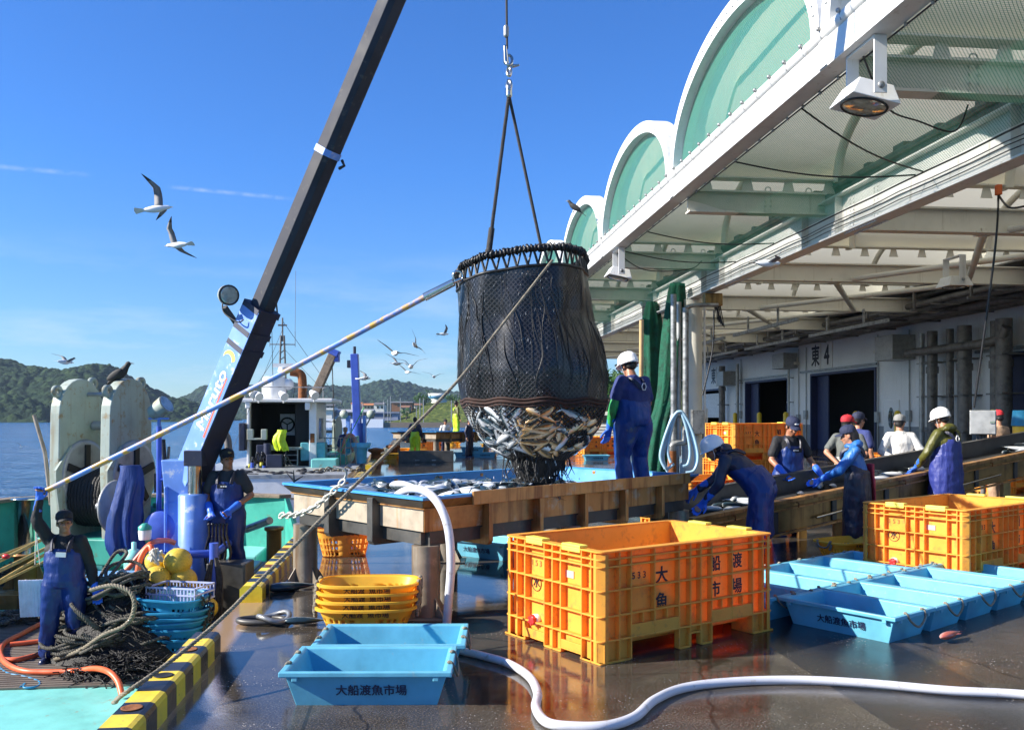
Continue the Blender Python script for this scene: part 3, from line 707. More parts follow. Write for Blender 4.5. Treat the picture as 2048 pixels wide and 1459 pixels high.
# vault membranes with arch ribs, white front arches and green gable nets
def arc(y0, y1, rise, z0, n=22, inset=0.0):
    pts = []
    for k in range(n+1):
        a = pi*k/n
        u = (y0+y1)/2-cos(a)*((y1-y0)/2-inset); pts.append((u, z0+(rise-inset)*max(0.0, sin(a))**.92))
    return pts
for j, (y0, y1) in enumerate(zip(VY[:-1], VY[1:])):
    ar = arc(y0+.08, y1-.08, 1.72, 6.37, 26); mm = MB(); xs = [X1+.16+(XW-X1)*i/6 for i in range(7)]
    mm.add([(x, u, z) for x in xs for u, z in ar], [(i*27+k, i*27+k+1, (i+1)*27+k+1, (i+1)*27+k) for i in range(6) for k in range(26)], 0, True)
    mm.build('roof_membrane', M['membrane'], hall)
    fr = MB(); ao = arc(y0+.02, y1-.02, 1.86, 6.36, 40); ai = arc(y0+.02, y1-.02, 1.86, 6.36, 40, .24)
    secs = [[(X1-.05, a[0], a[1]), (X1+.3, a[0], a[1]), (X1+.3, c[0], c[1]), (X1-.05, c[0], c[1])] for a, c in zip(ao, ai)]
    fr.loft(secs, smooth=False)
    for k in range(2, 39): fr.box((X1-.06, *[(p+q)/2 for p, q in zip(ao[k], ai[k])]), (.025, .05, .05))
    fr.tube([(X1+.85, a[0], a[1]+.05) for a in arc(y0+.5, y1-.5, 1.78, 6.42, 24)], .03, 6)
    fr.build('front_arch', M['white_steel'], hall)
    for x in (X2+.2, 12.0, 16.0):
        tb = MB(); tb.tube([(x, u, z) for u, z in arc(y0+.1, y1-.1, 1.58, 6.3, 26)], .09, 9); tb.build('arch_rib', M['cream_steel'], hall)
    if 0 < j < 6:
        g = MB(); gi = arc(y0+.03, y1-.03, 1.86, 6.42, 30, .2)
        g.add([(-z, u, 0) for u, z in gi], [tuple(range(len(gi)))])
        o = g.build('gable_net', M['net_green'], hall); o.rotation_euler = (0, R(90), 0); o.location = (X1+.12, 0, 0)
# soffit net slung from fascia to girder
g = MB(); nY = 60; nX = 8; vs = []
for i in range(nX+1):
    for k in range(nY+1):
        t = i/nX; y = 6+k*.92
        sag = .10*sin(pi*t)+.05*fbm(i*1.0, y, 3, .4)
        vs.append((X1+.3+(X2-.2-X1-.3)*t, y, 5.90+(5.52-5.90)*t-sag))
g.add(vs, [(i*(nY+1)+k, (i+1)*(nY+1)+k, (i+1)*(nY+1)+k+1, i*(nY+1)+k+1) for i in range(nX) for k in range(nY)], 0, True)
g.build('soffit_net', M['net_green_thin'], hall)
rp = MB()
rp.tube([(X2-.2, 6+k*.9, 5.50-.02*abs(sin(k*1.1))) for k in range(62)], .016, 5)
rp.tube([(X1+.3, 6+k*.9, 5.90) for k in range(62)], .012, 5)
for y in (11.9, 14.5, 20.2, 22.6):
    rp.tube([(X1+.3+(X2-.5-X1)*t, y+1.5*t*(1 if y < 13 else -.6), 5.89-.38*t-.13*sin(pi*t)) for t in [i/10 for i in range(11)]], .014, 5)
for z, dx in ((5.36, -.19), (5.30, -.2), (5.22, -.2)): rp.tube([(X2+dx, 6+k*.9, z+.015*sin(k*2.3)) for k in range(62)], .009, 4)
rp.build('net_rope', M['rope_black'], hall)
b = MB(); b.bb((X2+.22, 4, 6.02), (X2+.52, 64, 6.22)); b.tube([(X2+.2, 4+i*2, 6.24) for i in range(31)], .06, 8)
for i in range(44): b.box((X2+.28, 8+i*1.13, 6.30+.05*rnd.random()), (.22, .3*rnd.random()+.1, .10))
b.build('gutter', M['dark_pipe'], hall)
# diagonal tube braces and hanging rails inside the hall
b = MB()
for y in VY[1:8]:
    b.tube([(11.6, y+.1, 5.42), (15.4, y+6.5, 5.42)], .085, 9); b.tube([(15.8, y+.1, 5.45), (12.0, y+6.5, 5.45)], .075, 9)
    b.box((11.6, y+.1, 5.42), (.3, .3, .12)); b.box((15.4, y+6.5, 5.42), (.3, .3, .12))
b.build('brace_tube', M['cream_steel'], hall)
b = MB()
for x in (12.4, 15.5):
    for y in (30, 37, 44, 51): b.bb((x, y-1.8, 4.78), (x+.07, y+4.2, 4.90)); b.bb((x+.01, y-.2, 4.9), (x+.06, y-.1, 5.4)); b.bb((x+.01, y+2.6, 4.9), (x+.06, y+2.7, 5.4))
b.build('hanging_rail', M['galv'], hall)
b = MB()
for x, z, r in ((17.2, 5.02, .10), (17.6, 4.95, .14), (18.0, 5.1, .09), (18.5, 4.86, .17), (18.95, 5.04, .12), (19.4, 4.9, .16), (19.7, 5.25, .10), (18.2, 5.33, .12), (17.4, 5.36, .08), (19.1, 5.4, .12)):
    b.tube([(x+.25, 9+i*3.1, z+.55+.03*sin(i*1.7+x)) for i in range(19)], r, 9)
for i in range(17): b.bb((16.9, 10+i*3.2, 5.27), (19.95, 10.08+i*3.2, 5.35)); b.bb((17.0, 10+i*3.2, 5.35), (17.06, 10.08+i*3.2, 6.0)); b.bb((16.3, 11+i*3.2, 5.22), (17.3, 11.05+i*3.2, 5.26))
b.bb((16.95, 9, 6.05), (19.9, 64, 6.1))
b.build('pipe_rack', M['dark_pipe'], hall)
for y, x, r in ((33.3, 19.72, .11), (32.3, 19.55, .19), (31.4, 19.7, .14), (30.2, 19.5, .24), (28.6, 19.6, .19), (27.9, 19.4, .26), (53.5, 19.7, .1), (56.0, 19.6, .2), (46.0, 19.75, .06)):
    b = MB(); b.tube([(x, y, .0), (x, y, 4.9)], r, 12)
    for z in (1.1, 2.4, 3.7): b.bb((x-r-.02, y-r-.05, z), (XW-.01, y+r+.05, z+.05))
    if r > .18: b.lathe([(r+.04, 0), (r+.04, .25)], 14, Matrix.Translation((x, y, 3.3)))
    b.build('wall_pipe', M['dark_pipe'] if r > .12 else M['grey_steel'], hall)
b = MB(); b.tube(catmull([(19.3, 33.6, 4.15), (19.3, 31, 4.15), (19.3, 28.2, 4.2), (19.3, 27.6, 4.6)], 6), .16, 10); b.build('cross_pipe', M['dark_pipe'], hall)
for y0, y1, z0, z1, d in ((34.2, 35.6, 3.95, 4.95, 1.0), (45.4, 46.9, 4.2, 5.0, .8), (54.4, 55.6, 3.6, 4.5, .9)):
    b = MB(); b.bb((XW-d, y0, z0), (XW-.01, y1, z1)); b.build('wall_duct', M['grey_steel'], hall, bevel=.02)

# floodlights under the fascia, work lamps in the hall
def floodlight(name, label, at, sc, tilt=.2):
    t = bthing(name, label, 'floodlight', 'market floodlights', at)
    t.scale = (sc, sc, sc)
    hd = MB(); hd.box((0, 0, -.62), (.62, .62, .24), Matrix.Rotation(tilt, 3, 'Y'), top=(.44, .44)); h = hd.build('housing', M['white_steel'], t, bevel=.012)
    gl = MB(); Mx = Matrix.Translation((0, 0, -.62)) @ Matrix.Rotation(tilt, 4, 'Y')
    gl.lathe([(.005, -.155), (.16, -.15), (.255, -.128)], 28, Mx); gl.build('lens', M['lamp_glass'], h)
    rg = MB(); rg.tube([Mx @ Vector((.265*cos(a*pi/16), .265*sin(a*pi/16), -.125)) for a in range(32)], .016, 6, closed=True); rg.build('lens_ring', M['rubber'], h)
    br = MB()
    for s_ in (-1, 1): br.box((0, s_*.34, -.36), (.16, .022, .66))
    br.box((0, 0, -.02), (.16, .7, .03)); br.build('bracket', M['white_steel'], t, bevel=.004)
    for s_ in (-1, 1): bo = MB(); bo.ball((0, s_*.365, -.60), (.045, .02, .045), 10); bo.build('bolt', M['galv'], t)
    return t
fl = floodlight('floodlight', 'big square white floodlight hanging under the canopy edge at the top right', (X1+.18, 9.9, 5.93), .95)
q = MB(); q.tube(catmull([B(5.2, 10.0, 5.85), B(5.7, 10.4, 5.42), B(6.3, 10.7, 5.36), B(6.9, 10.9, 5.32), B(7.15, 11.0, 5.7)], 8), .012, 6)
tag(q.build('lamp_cable', M['rope_black']), 'thin black cable drooping from the big floodlight under the soffit net', 'cable')
floodlight('floodlight', 'smaller looking white floodlight under the canopy edge beside the top of the fish net', (X1+.18, 22.6, 5.93), 1.0)
floodlight('floodlight', 'flat grey work lamp hanging from a beam inside the market hall', (12.4, 19.6, 5.35), .95, 0)
q = MB(); q.tube(catmull([B(5.2, 22.9, 5.9), B(6, 23.1, 5.5), B(7.2, 23.2, 5.55), B(7.6, 23.3, 5.8)], 8), .014, 5)
tag(q.build('lamp_cable', M['rope_black']), 'thin black cable sagging between beams above the tank worker', 'cable')

# green net bunched beside the column
def bunch(name, label, pts, rad, seed):
    b = MB(); pts = catmull(pts, 9); n = 26; secs = []
    fr = b.ring(pts, 1.0, n)
    for i, (p, ring_) in enumerate(zip(pts, fr)):
        t = i/(len(pts)-1); rr = rad(t)
        secs.append([p+(q-p)*rr*(1+.24*sin(k*2*pi/n*7+seed+t*3)+.12*noise.noise(Vector((k*.7, t*5, seed)))) for k, q in enumerate(ring_)])
    b.loft(secs); return tag(b.build(name, M['net_green_thick']), label, 'net', 'bunched green nets')
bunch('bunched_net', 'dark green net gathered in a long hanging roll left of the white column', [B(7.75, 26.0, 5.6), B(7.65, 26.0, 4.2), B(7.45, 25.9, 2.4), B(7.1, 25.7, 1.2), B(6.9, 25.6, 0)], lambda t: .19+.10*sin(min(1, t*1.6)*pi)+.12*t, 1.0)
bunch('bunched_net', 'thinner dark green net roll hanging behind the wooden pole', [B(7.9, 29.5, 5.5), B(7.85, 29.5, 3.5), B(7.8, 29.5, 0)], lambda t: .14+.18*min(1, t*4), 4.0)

# hoist cables and pendant inside the hall
for (pts, lab) in (([P(1997, 372, 15), P(1990, 500, 15), P(1948, 815, 15.4)], 'long black pendant cable hanging down to the grey control box'), ([P(1428, 620, 24), P(1425, 700, 24), P(1405, 790, 24)], 'black pendant cable hanging beside the white column')):
    q = MB(); q.tube(catmull(pts, 10), .018 if pts[0].y < 20 else .022, 6)
    t = tag(q.build('pendant_cable', M['rope_black']), lab, 'cable', 'pendant cables')
q = MB(); q.box(P(1997, 380, 15), (.09, .09, .17)); tag(q.build('cable_plug', pbr('plug_orange', (.7, .14, .03), .5), bevel=.01), 'small orange plug at the top of the pendant cable', 'plug')
q = MB(); q.tube(catmull([P(1998, 392, 15), P(2020, 415, 14.6), P(2060, 410, 14.2)], 8), .018, 6); tag(q.build('cable_loop', M['rope_black']), 'black cable loop running off from the orange plug', 'cable')
t = thing('chain_hoist', 'yellow and dark electric chain hoist at the end of the girder beside the column', 'hoist', P(1425, 600, 25))
q = MB(); q.box((0, 0, 0), (.5, .35, .35)); q.build('housing', M['gold_steel'], t, bevel=.03)
q = MB()
for k in range(5): q.tube([(.1+.05*cos(k), .05*sin(k*2), -.1), (.14+.05*k, .04, -.55-.05*k), (.05+.04*k, 0, -.15)], .02, 5)
q.build('chain', M['rope_black'], t)
# bollards
for k, y in enumerate((59.5, 52.0, 48.2, 44.6, 37.2, 33.8, 27.9)):
    t = bthing('yellow_bollard', 'tall yellow safety post standing in front of the market wall', 'bollard', 'yellow posts along the market wall', (19.0, y, 0))
    q = MB(); q.lathe([(.13, 0), (.13, 1.78), (.10, 1.86), (.03, 1.9)], 14); q.build('post', M['kerb_yellow'], t)
    q = MB(); q.bb((-.3, -.3, 0), (.3, .3, .16)); q.build('base', M['wood_dark'], t, bevel=.02)
# ------------------------------------------------------------------ fish
def fish_mat(name, back, mid, belly):
    m, nt, out = newmat(name)
    tc = nt.nodes.new('ShaderNodeTexCoord').outputs['Object']
    sp = nd(nt, 'ShaderNodeSeparateXYZ', None, i0=tc)
    n = nd(nt, 'ShaderNodeTexNoise', None, Vector=tc, Scale=30.0, Detail=3.0).outputs[0]
    f = math_(nt, 'ADD', sp.outputs[2], math_(nt, 'MULTIPLY', math_(nt, 'SUBTRACT', n, .5), .025))
    col = ramp(nt, maprange(nt, f, -.05, .05), [(.30, belly), (.52, mid), (.66, back)])
    p = nd(nt, 'ShaderNodeBsdfPrincipled', None, Base_Color=col, Roughness=.22, Metallic=.25)
    p.inputs['Specular IOR Level'].default_value = .8
    nt.links.new(p.outputs[0], out.inputs[0]); return m
M['fish'] = fish_mat('silver_fish', (.022, .045, .055), (.30, .34, .36), (.74, .75, .74))
M['fish_red'] = fish_mat('red_fish', (.50, .12, .09), (.60, .24, .20), (.72, .50, .44))
def fish_mesh(L=.36, name='fish', mat='fish', fat=1.0):
    b = MB(); secs = []
    for t, h, w in ((0, .004, .004), (.04, .022, .016), (.14, .040, .028), (.3, .050, .034), (.5, .047, .031), (.7, .031, .020), (.85, .014, .010), (.92, .009, .006)):
        secs.append([(L*(t-.45), fat*w*cos(2*pi*k/10)*L/.36, fat*h*sin(2*pi*k/10)*L/.36) for k in range(10)])
    b.loft(secs)
    x = L*.46
    for s_ in (-1, 1): b.add([(x, -.003, 0), (x+.01, .003, 0), (x+L*.16, 0, s_*L*.13), (x+L*.08, 0, s_*L*.03), (x, .003, s_*.006)], [(0, 1, 2, 3, 4), (4, 3, 2, 1, 0)])
    b.add([(-.02, .002, .048*fat), (.04, .002, .044*fat), (.03, -.002, .075*fat), (.0, -.002, .07*fat)], [(0, 1, 2, 3), (3, 2, 1, 0)])
    return b.mesh(name, M[mat])
FISH = [fish_mesh(.40), fish_mesh(.34, fat=1.08), fish_mesh(.46, fat=.95)]
def put_fish(loc, rot, label, group, me=None, sc=1.0):
    o = bpy.data.objects.new('fish', me or rnd.choice(FISH)); COL.objects.link(o)
    o.location = loc; o.rotation_euler = rot; o.scale = (sc, sc, sc)
    return tag(o, label, 'fish', group)

# ------------------------------------------------------------------ people
def cloth(name, c, rough=.75, var=.2, gloss=0, dirt=None, **k): return pbr(name, c, rough, var=var, scale=5, bump=.45, bscale=9, dirt=dirt, bmap=(1, 1, .45), **k)
def wet_cloth(name, c, dirt=None): return pbr(name, c, .42, var=.22, scale=4, bump=.45, bscale=8, dirt=dirt, bmap=(1.1, 1.1, .3))
M['skin'] = pbr('skin', (.46, .22, .13), .48, var=.08, scale=8, sss=.08)
M['skin_tan'] = pbr('tanned_skin', (.36, .16, .09), .45, var=.08, scale=8, sss=.08)
M['hair'] = pbr('hair', (.012, .010, .009), .5, var=.3, scale=30)
M['eye'] = pbr('eye', (.015, .010, .008), .2)
M['lip'] = pbr('lip', (.36, .12, .09), .45)
M['bib_blue'] = wet_cloth('blue_oilskin', (.003, .026, .155))
M['bib_wet'] = wet_cloth('wet_blue_oilskin', (.004, .042, .22), dirt=((.10, .12, .10), .25, 5))
M['bib_purple'] = wet_cloth('violet_oilskin', (.024, .036, .20))
M['glove_blue'] = pbr('blue_glove', (.03, .14, .66), .42, var=.12, scale=9)
M['shirt_black'] = cloth('black_shirt', (.014, .014, .016))
M['shirt_char'] = cloth('charcoal_shirt', (.035, .035, .036))
M['shirt_navy'] = cloth('navy_shirt', (.022, .036, .15))
M['jacket_navy'] = wet_cloth('navy_jacket', (.012, .015, .045))
M['shirt_grey'] = cloth('grey_shirt', (.11, .12, .11))
M['shirt_white'] = cloth('white_shirt', (.74, .72, .68))
M['hood_blue'] = wet_cloth('blue_jacket', (.02, .14, .46))
M['cuff_violet'] = wet_cloth('violet_sleeve', (.12, .10, .52))
M['olive'] = wet_cloth('olive_jacket', (.085, .085, .012))
M['tan_cloth'] = cloth('tan_cloth', (.42, .27, .17))
M['bib_navyred'] = wet_cloth('dark_navy_apron', (.012, .014, .035))
M['red_cloth'] = wet_cloth('red_panel', (.48, .03, .05))
M['lime'] = wet_cloth('lime_oilskin', (.52, .72, .02))
M['cap_black'] = cloth('black_cap', (.012, .012, .013))
M['cap_navy'] = cloth('navy_cap', (.015, .022, .06))
M['cap_red'] = cloth('red_cap', (.52, .02, .03))
M['cap_grey'] = cloth('grey_cap', (.22, .22, .21))
M['helmet'] = pbr('white_helmet', (.82, .82, .80), .22, var=.03, dirt=((.5, .48, .44), .12, 9))
M['sleeve_green'] = cloth('green_sleeve', (.03, .30, .07), .5, var=.5)
M['boot'] = pbr('dark_boot', (.018, .028, .08), .3, var=.2)
M['beige'] = cloth('beige_trousers', (.50, .44, .34))
M['apron_cyan'] = wet_cloth('cyan_apron', (.02, .28, .45))
wtex = bpy.data.textures.new('cloth_folds', 'CLOUDS'); wtex.noise_scale = .19; wtex.noise_depth = 2

def fuse(o, vox, smooth=3, folds=0.0):
    m = o.modifiers.new('fuse', 'REMESH'); m.mode = 'VOXEL'; m.voxel_size = vox; m.use_smooth_shade = True
    if smooth: s = o.modifiers.new('soften', 'SMOOTH'); s.iterations = smooth; s.factor = .5
    if folds:
        d = o.modifiers.new('folds', 'DISPLACE'); d.texture = wtex; d.strength = folds; d.mid_level = .5; d.texture_coords = 'LOCAL'
    return o

def oval(c, right, fwd, a, b, n=16, pw=1.0):
    c = Vector(c); return [c+right*a*cos(2*pi*k/n)+fwd*b*sin(2*pi*k/n) for k in range(n)]

BASE = dict(pel=(0, 0, .93), waist=(0, .005, 1.08), chest=(0, 0, 1.27), neck=(0, .015, 1.44), head=(0, -.012, 1.575),
            sr=(-.185, .005, 1.385), sl=(.185, .005, 1.385), er=(-.25, .03, 1.11), el=(.25, .03, 1.11), wr=(-.26, -.05, .87), wl=(.26, -.05, .87),
            hr=(-.095, 0, .90), hl=(.095, 0, .90), kr=(-.12, -.02, .49), kl=(.12, -.02, .49), ar=(-.13, .03, .09), al=(.13, .03, .09))

def hand(b, wrist, elbow, curl, side, up, s=1.0):
    """five separate bent fingers and a thumb from the side of the palm"""
    w = Vector(wrist); d = (w-Vector(elbow)).normalized(); u = Vector(up); u = (u-d*u.dot(d)).normalized(); sd = d.cross(u).normalized()*side
    b.limb(w-d*.03, w+d*.025, .027*s, .026*s, 10)
    for k in range(-1, 2): b.limb(w+d*.02+sd*.018*k, w+d*.085*s+sd*.025*k, .020*s, .017*s, 8)
    for k, L in enumerate((.070, .080, .075, .058)):
        off = sd*(.034-.0225*k)*s; p = w+d*.085*s+off; a = curl*.5
        for sg, q in ((.42, 1.0), (.33, 1.9), (.25, 2.6)):
            ang = a*q; v = d*cos(ang)-u*sin(ang)
            nx = p+v*L*sg*1.15*s+off*.04; b.limb(p, nx, .0105*s, .0095*s, 7); p = nx
    p = w+d*.028*s+sd*.030*s; v = (d*.75+sd*.75-u*.25*curl).normalized(); q = p+v*.045*s; b.limb(p, q, .0145*s, .012*s, 7)
    b.limb(q, q+(d*.9+sd*.25-u*.5*curl).normalized()*.038*s, .012*s, .0095*s, 7)

def person(label, loc, heading, H=1.72, pose=None, skin='skin', shirt='shirt_black', sleeve='long', bib=None, legs=None, hat=None, hat_mat=None,
           glove=None, boots='boot', hair='short', look=(0, 0), vox=.014, group=None, straps=True, curl=(.5, .5), girth=1.0, face=True, logo=None, badge=None, apron=False, hatface=None, long_hood=False, sleeve_mats=None, redpanel=False, highback=False):
    J = dict(BASE); J.update(pose or {}); J = {k: Vector(v) for k, v in J.items()}; S = H/1.72
    t = thing('person', label, 'person', loc, R(heading), group); t.scale = (S, S, S)
    rt = (J['sl']-J['sr']).normalized()
    spine = (J['neck']-J['pel']).normalized(); fw = spine.cross(rt).normalized()     # points out of the back (+y at rest)
    G = girth
    # ---- body: one continuous surface
    b = MB()
    yaw, pit = R(look[0]), R(look[1])
    HM = Matrix.Rotation(yaw, 3, 'Z') @ Matrix.Rotation(pit, 3, 'X')
    hc = J['head']
    def hp(x, y, z): return hc+HM @ Vector((x, y, z))
    b.ball(hp(0, .012, .035), (.076, .094, .088), 20, HM); b.ball(hp(0, -.022, -.035), (.060, .066, .075), 16, HM)
    b.ball(hp(0, -.055, -.085), (.034, .030, .026), 12, HM)                       # chin
    b.limb(hp(0, -.084, .010), hp(0, -.102, -.030), .010, .015, 8)                  # nose
    for s_ in (-1, 1):
        b.ball(hp(.014*s_, -.094, -.032), (.011, .010, .009), 8, HM)
        b.ball(hp(.030*s_, -.080, .022), (.022, .012, .009), 8, HM)               # brow
        b.ball(hp(.042*s_, -.062, -.022), (.022, .020, .018), 8, HM)               # cheek
        b.ball(hp(.076*s_, .012, -.010), (.010, .020, .032), 10, HM)               # ear
    b.ball(hp(0, -.080, -.054), (.024, .012, .007), 8, HM); b.ball(hp(0, -.079, -.066), (.020, .012, .008), 8, HM)
    b.limb(J['neck']-spine*.04, hc+HM @ Vector((0, .012, -.06)), .056*G, .052, 14)
    b.loft([oval(J['pel'], rt, fw, .15*G, .105*G), oval(J['waist'], rt, fw, .135*G, .10*G), oval(J['chest'], rt, fw, .155*G, .105*G),
            oval(J['chest'].lerp(J['neck'], .55), rt, fw, .15, .085), oval(J['neck'], rt, fw, .06, .055)])
    for s_, a, e, w in ((-1, 'sr', 'er', 'wr'), (1, 'sl', 'el', 'wl')):
        b.limb(J[a]*.86+J['neck']*.14-spine*.02, J[e], .046, .042, 12); b.limb(J[e], J[w], .042, .028, 12)
        hand(b, J[w], J[e], curl[0 if s_ < 0 else 1], s_, fw, .98)
    for h, k, a in (('hr', 'kr', 'ar'), ('hl', 'kl', 'al')):
        b.limb(J[h], J[k], .078, .056, 12); b.limb(J[k], J[a], .056, .040, 12)
        b.limb(J[a]+Vector((0, .02, -.05)), J[a]+Vector((0, -.13, -.055)), .038, .034, 10)
    o = fuse(b.build('body', M[skin], t), min(vox, .011), 2)
    o['label'] = 'face, neck and arms'
    if face:
        e = MB()
        for s_ in (-1, 1): e.ball(hp(.031*s_, -.0835, .004), (.0125, .007, .0055), 10, HM)
        e.build('eyes', M['eye'], t)
        e = MB()
        for s_ in (-1, 1): e.limb(hp(.016*s_, -.091, .026), hp(.046*s_, -.083, .028), .0045, .0035, 6)
        e.build('eyebrows', M['hair'], t)
        e = MB(); e.ball(hp(0, -.088, -.0595), (.021, .006, .0035), 8, HM); e.build('lips', M['lip'], t)
    hr = MB()
    if hair == 'short':
        hr.ball(hp(0, .026, .045), (.083, .092, .090), 18, HM); hr.ball(hp(0, .055, -.015), (.070, .055, .055), 14, HM)
        for s_ in (-1, 1): hr.ball(hp(.074*s_, -.012, .015), (.010, .022, .035), 8, HM)
    elif hair == 'long':
        hr.ball(hp(0, .028, .045), (.086, .094, .092), 18, HM); hr.limb(hp(0, .06, 0), hp(0, .075, -.2), .075, .05, 14); hr.limb(hp(0, .075, -.2), hp(0, .085, -.34), .05, .025, 12)
    if hair: fuse(hr.build('hair', M['hair'], t), .012, 2, .008)
    # ---- shirt and sleeves
    b = MB()
    b.loft([oval(J['pel'].lerp(J['waist'], -.1), rt, fw, .175*G, .128*G), oval(J['waist'], rt, fw, .160*G, .125*G), oval(J['chest'], rt, fw, .180*G, .128*G),
            oval(J['chest'].lerp(J['neck'], .5), rt, fw, .178, .108), oval(J['neck']-spine*.035, rt, fw, .098, .080), oval(J['neck']+spine*.012, rt, fw, .068, .066)])
    for a, e, w in (('sr', 'er', 'wr'), ('sl', 'el', 'wl')):
        b.limb(J['neck']-spine*.055+rt*(.06 if a == 'sl' else -.06), J[a]*.92+J['neck']*.08-spine*.014, .056, .066, 12)
        if sleeve == 'long':
            b.limb(J[a]*.93+J['neck']*.07-spine*.018, J[e], .067*G**.5, .060, 14); b.limb(J[e], J[e].lerp(J[w], .90), .060, .045, 14)
        else: b.limb(J[a]*.93+J['neck']*.07-spine*.018, J[a].lerp(J[e], .72), .068*G**.5, .067, 14)
    if long_hood: b.ball(J['neck']+fw*.075+spine*.015, (.115, .075, .065), 16); b.ball(J['neck']+spine*.0, (.10, .095, .05), 16)
    fuse(b.build('shirt' if not long_hood else 'jacket', M[shirt], t), vox, 3, .035)
    if sleeve_mats:
        for (a, e, w), mt in zip((('sr', 'er', 'wr'), ('sl', 'el', 'wl')), sleeve_mats):
            if not mt: continue
            b = MB(); b.limb(J[a].lerp(J[e], .6), J[e], .056, .052, 12); b.limb(J[e], J[e].lerp(J[w], .88), .056, .042, 12)
            o = fuse(b.build('sleeve', M[mt], t), vox, 2, .02)
    # ---- trousers, with a bib front, or an apron
    lm = legs or bib
    if lm:
        b = MB(); f = 1.0 if not bib else 1.12
        b.loft([oval(J['pel']-spine*.07, rt, fw, .165*G*f, .125*G*f), oval(J['pel'], rt, fw, .188*G, .142*G*f), oval(J['waist']-spine*.0, rt, fw, .180*G, .145*G)])
        for h, k, a in (('hr', 'kr', 'ar'), ('hl', 'kl', 'al')):
            b.limb(J[h]-Vector((0, 0, .02)), J[k], .112*G*f, .088*f, 16); b.limb(J[k], J[a]+Vector((0, 0, .05 if bib else .02)), .088*f, .082*f, 16)
        if bib:
            bb0, bb1 = (0, 0) if highback else (.018, .03)
            b.loft([oval(J['waist']-spine*.06, rt, fw, .183*G, .150*G), oval(J['waist'].lerp(J['chest'], .4)-fw*bb0, rt, fw, .181*G, .148*G-bb0), oval(J['chest'].lerp(J['waist'], .15)-fw*bb1, rt, fw, .165*G, .146*G-bb1), oval(J['chest']+spine*.03-fw*bb1, rt, fw, .125*G, .142*G-bb1)])
            if apron:
                b.loft([oval(J['waist'], rt, fw, .20*G, .155*G), oval(J['pel'], rt, fw, .215*G, .165*G), oval(J['pel']-Vector((0, 0, .42)), rt, fw, .235*G, .175*G), oval(Vector((J['pel'].x, J['pel'].y, .22)), rt, fw, .25*G, .18*G)])
        fuse(b.build('bib_overalls' if bib else 'trousers', M[lm], t), vox, 3, .04)
        if bib and straps:
            for s_ in (-1, 1):
                q = MB(); c = J['chest']; n_ = J['neck']
                pts = [c+rt*.085*s_-fw*.138*G, c.lerp(n_, .55)+rt*.095*s_-fw*.118, n_-spine*.03+rt*.098*s_-fw*.02, c.lerp(n_, .6)+rt*.07*s_+fw*.115, c+rt*.02*s_+fw*.142*G]
                pp = catmull(pts, 6); secs = []
                for i, p in enumerate(pp):
                    d = (pp[min(i+1, len(pp)-1)]-pp[max(i-1, 0)]).normalized(); o_ = (p-c.lerp(n_, .5)); o_ = (o_-d*o_.dot(d)).normalized(); sdv = d.cross(o_)
                    secs.append([p+sdv*.019+o_*.012, p-sdv*.019+o_*.012, p-sdv*.019-o_*.004, p+sdv*.019-o_*.004])
                q.loft(secs, smooth=False); q.build('strap', M['bib_navyred'] if lm != 'lime' else M['lime'], t)
        if badge:
            q = MB(); c = J['chest']-spine*.03; q.beam(c+rt*badge[0]-rt*.052-fw*(.158*G), c+rt*badge[0]+rt*.052-fw*(.158*G), .012, .052, up=spine); q.build('badge', M['white_paint'] if badge[1] == 'w' else M['cap_black'], t)
            if badge[1] != 'w':
                q = MB(); c -= fw*.007*G
                for k in (-1, 0, 1): q.beam(c+rt*(.028*k-.010)-fw*(.158*G), c+rt*(.028*k+.010)-fw*(.158*G), .006, .014, up=spine)
                q.build('badge_letters', M['white_paint'], t)
        if redpanel:
            q = MB(); secs = []
            for k, (z, w_) in enumerate(((1.2, .04), (1.0, .055), (.8, .06), (.5, .05), (.25, .045))):
                c = Vector((-.13-.01*k, .13+.012*k, z)); secs.append([c+Vector((-w_, -.05, 0)), c+Vector((w_, .05, 0)), c+Vector((w_*.6, .075, 0)), c+Vector((-w_, .0, 0))])
            q.loft(secs, smooth=False); fuse(q.build('red_panel', M['red_cloth'], t), .018, 2, .02)
    if logo:
        q = MB(); c = J['chest']+fw*(.150*G)+spine*.03
        q.tube([c+rt*.034*cos(k*pi/3)+spine*.042*sin(k*pi/3)+fw*.006 for k in range(6)], .0065, 5, closed=True); q.build('logo', M['white_paint'], t)
    if glove:
        for s_, e, w, cu in ((-1, 'er', 'wr', curl[0]), (1, 'el', 'wl', curl[1])):
            q = MB(); hand(q, J[w], J[e], cu, s_, fw, 1.22); d = (J[e]-J[w]).normalized(); q.limb(J[w], J[w]+d*.13, .040, .050, 12)
            fuse(q.build('glove', M[glove], t), .0085, 1)
    if boots:
        for a in ('ar', 'al'):
            q = MB(); c = J[a]; q.limb(c+Vector((0, .02, -.045)), c+Vector((0, -.15, -.05)), .050, .044, 12); q.limb(c+Vector((0, .02, -.03)), c+Vector((0, .01, .10)), .052, .056, 12)
            q.box(c+Vector((0, -.06, -.082)), (.095, .28, .016)); fuse(q.build('boot', M[boots], t), .014, 2)
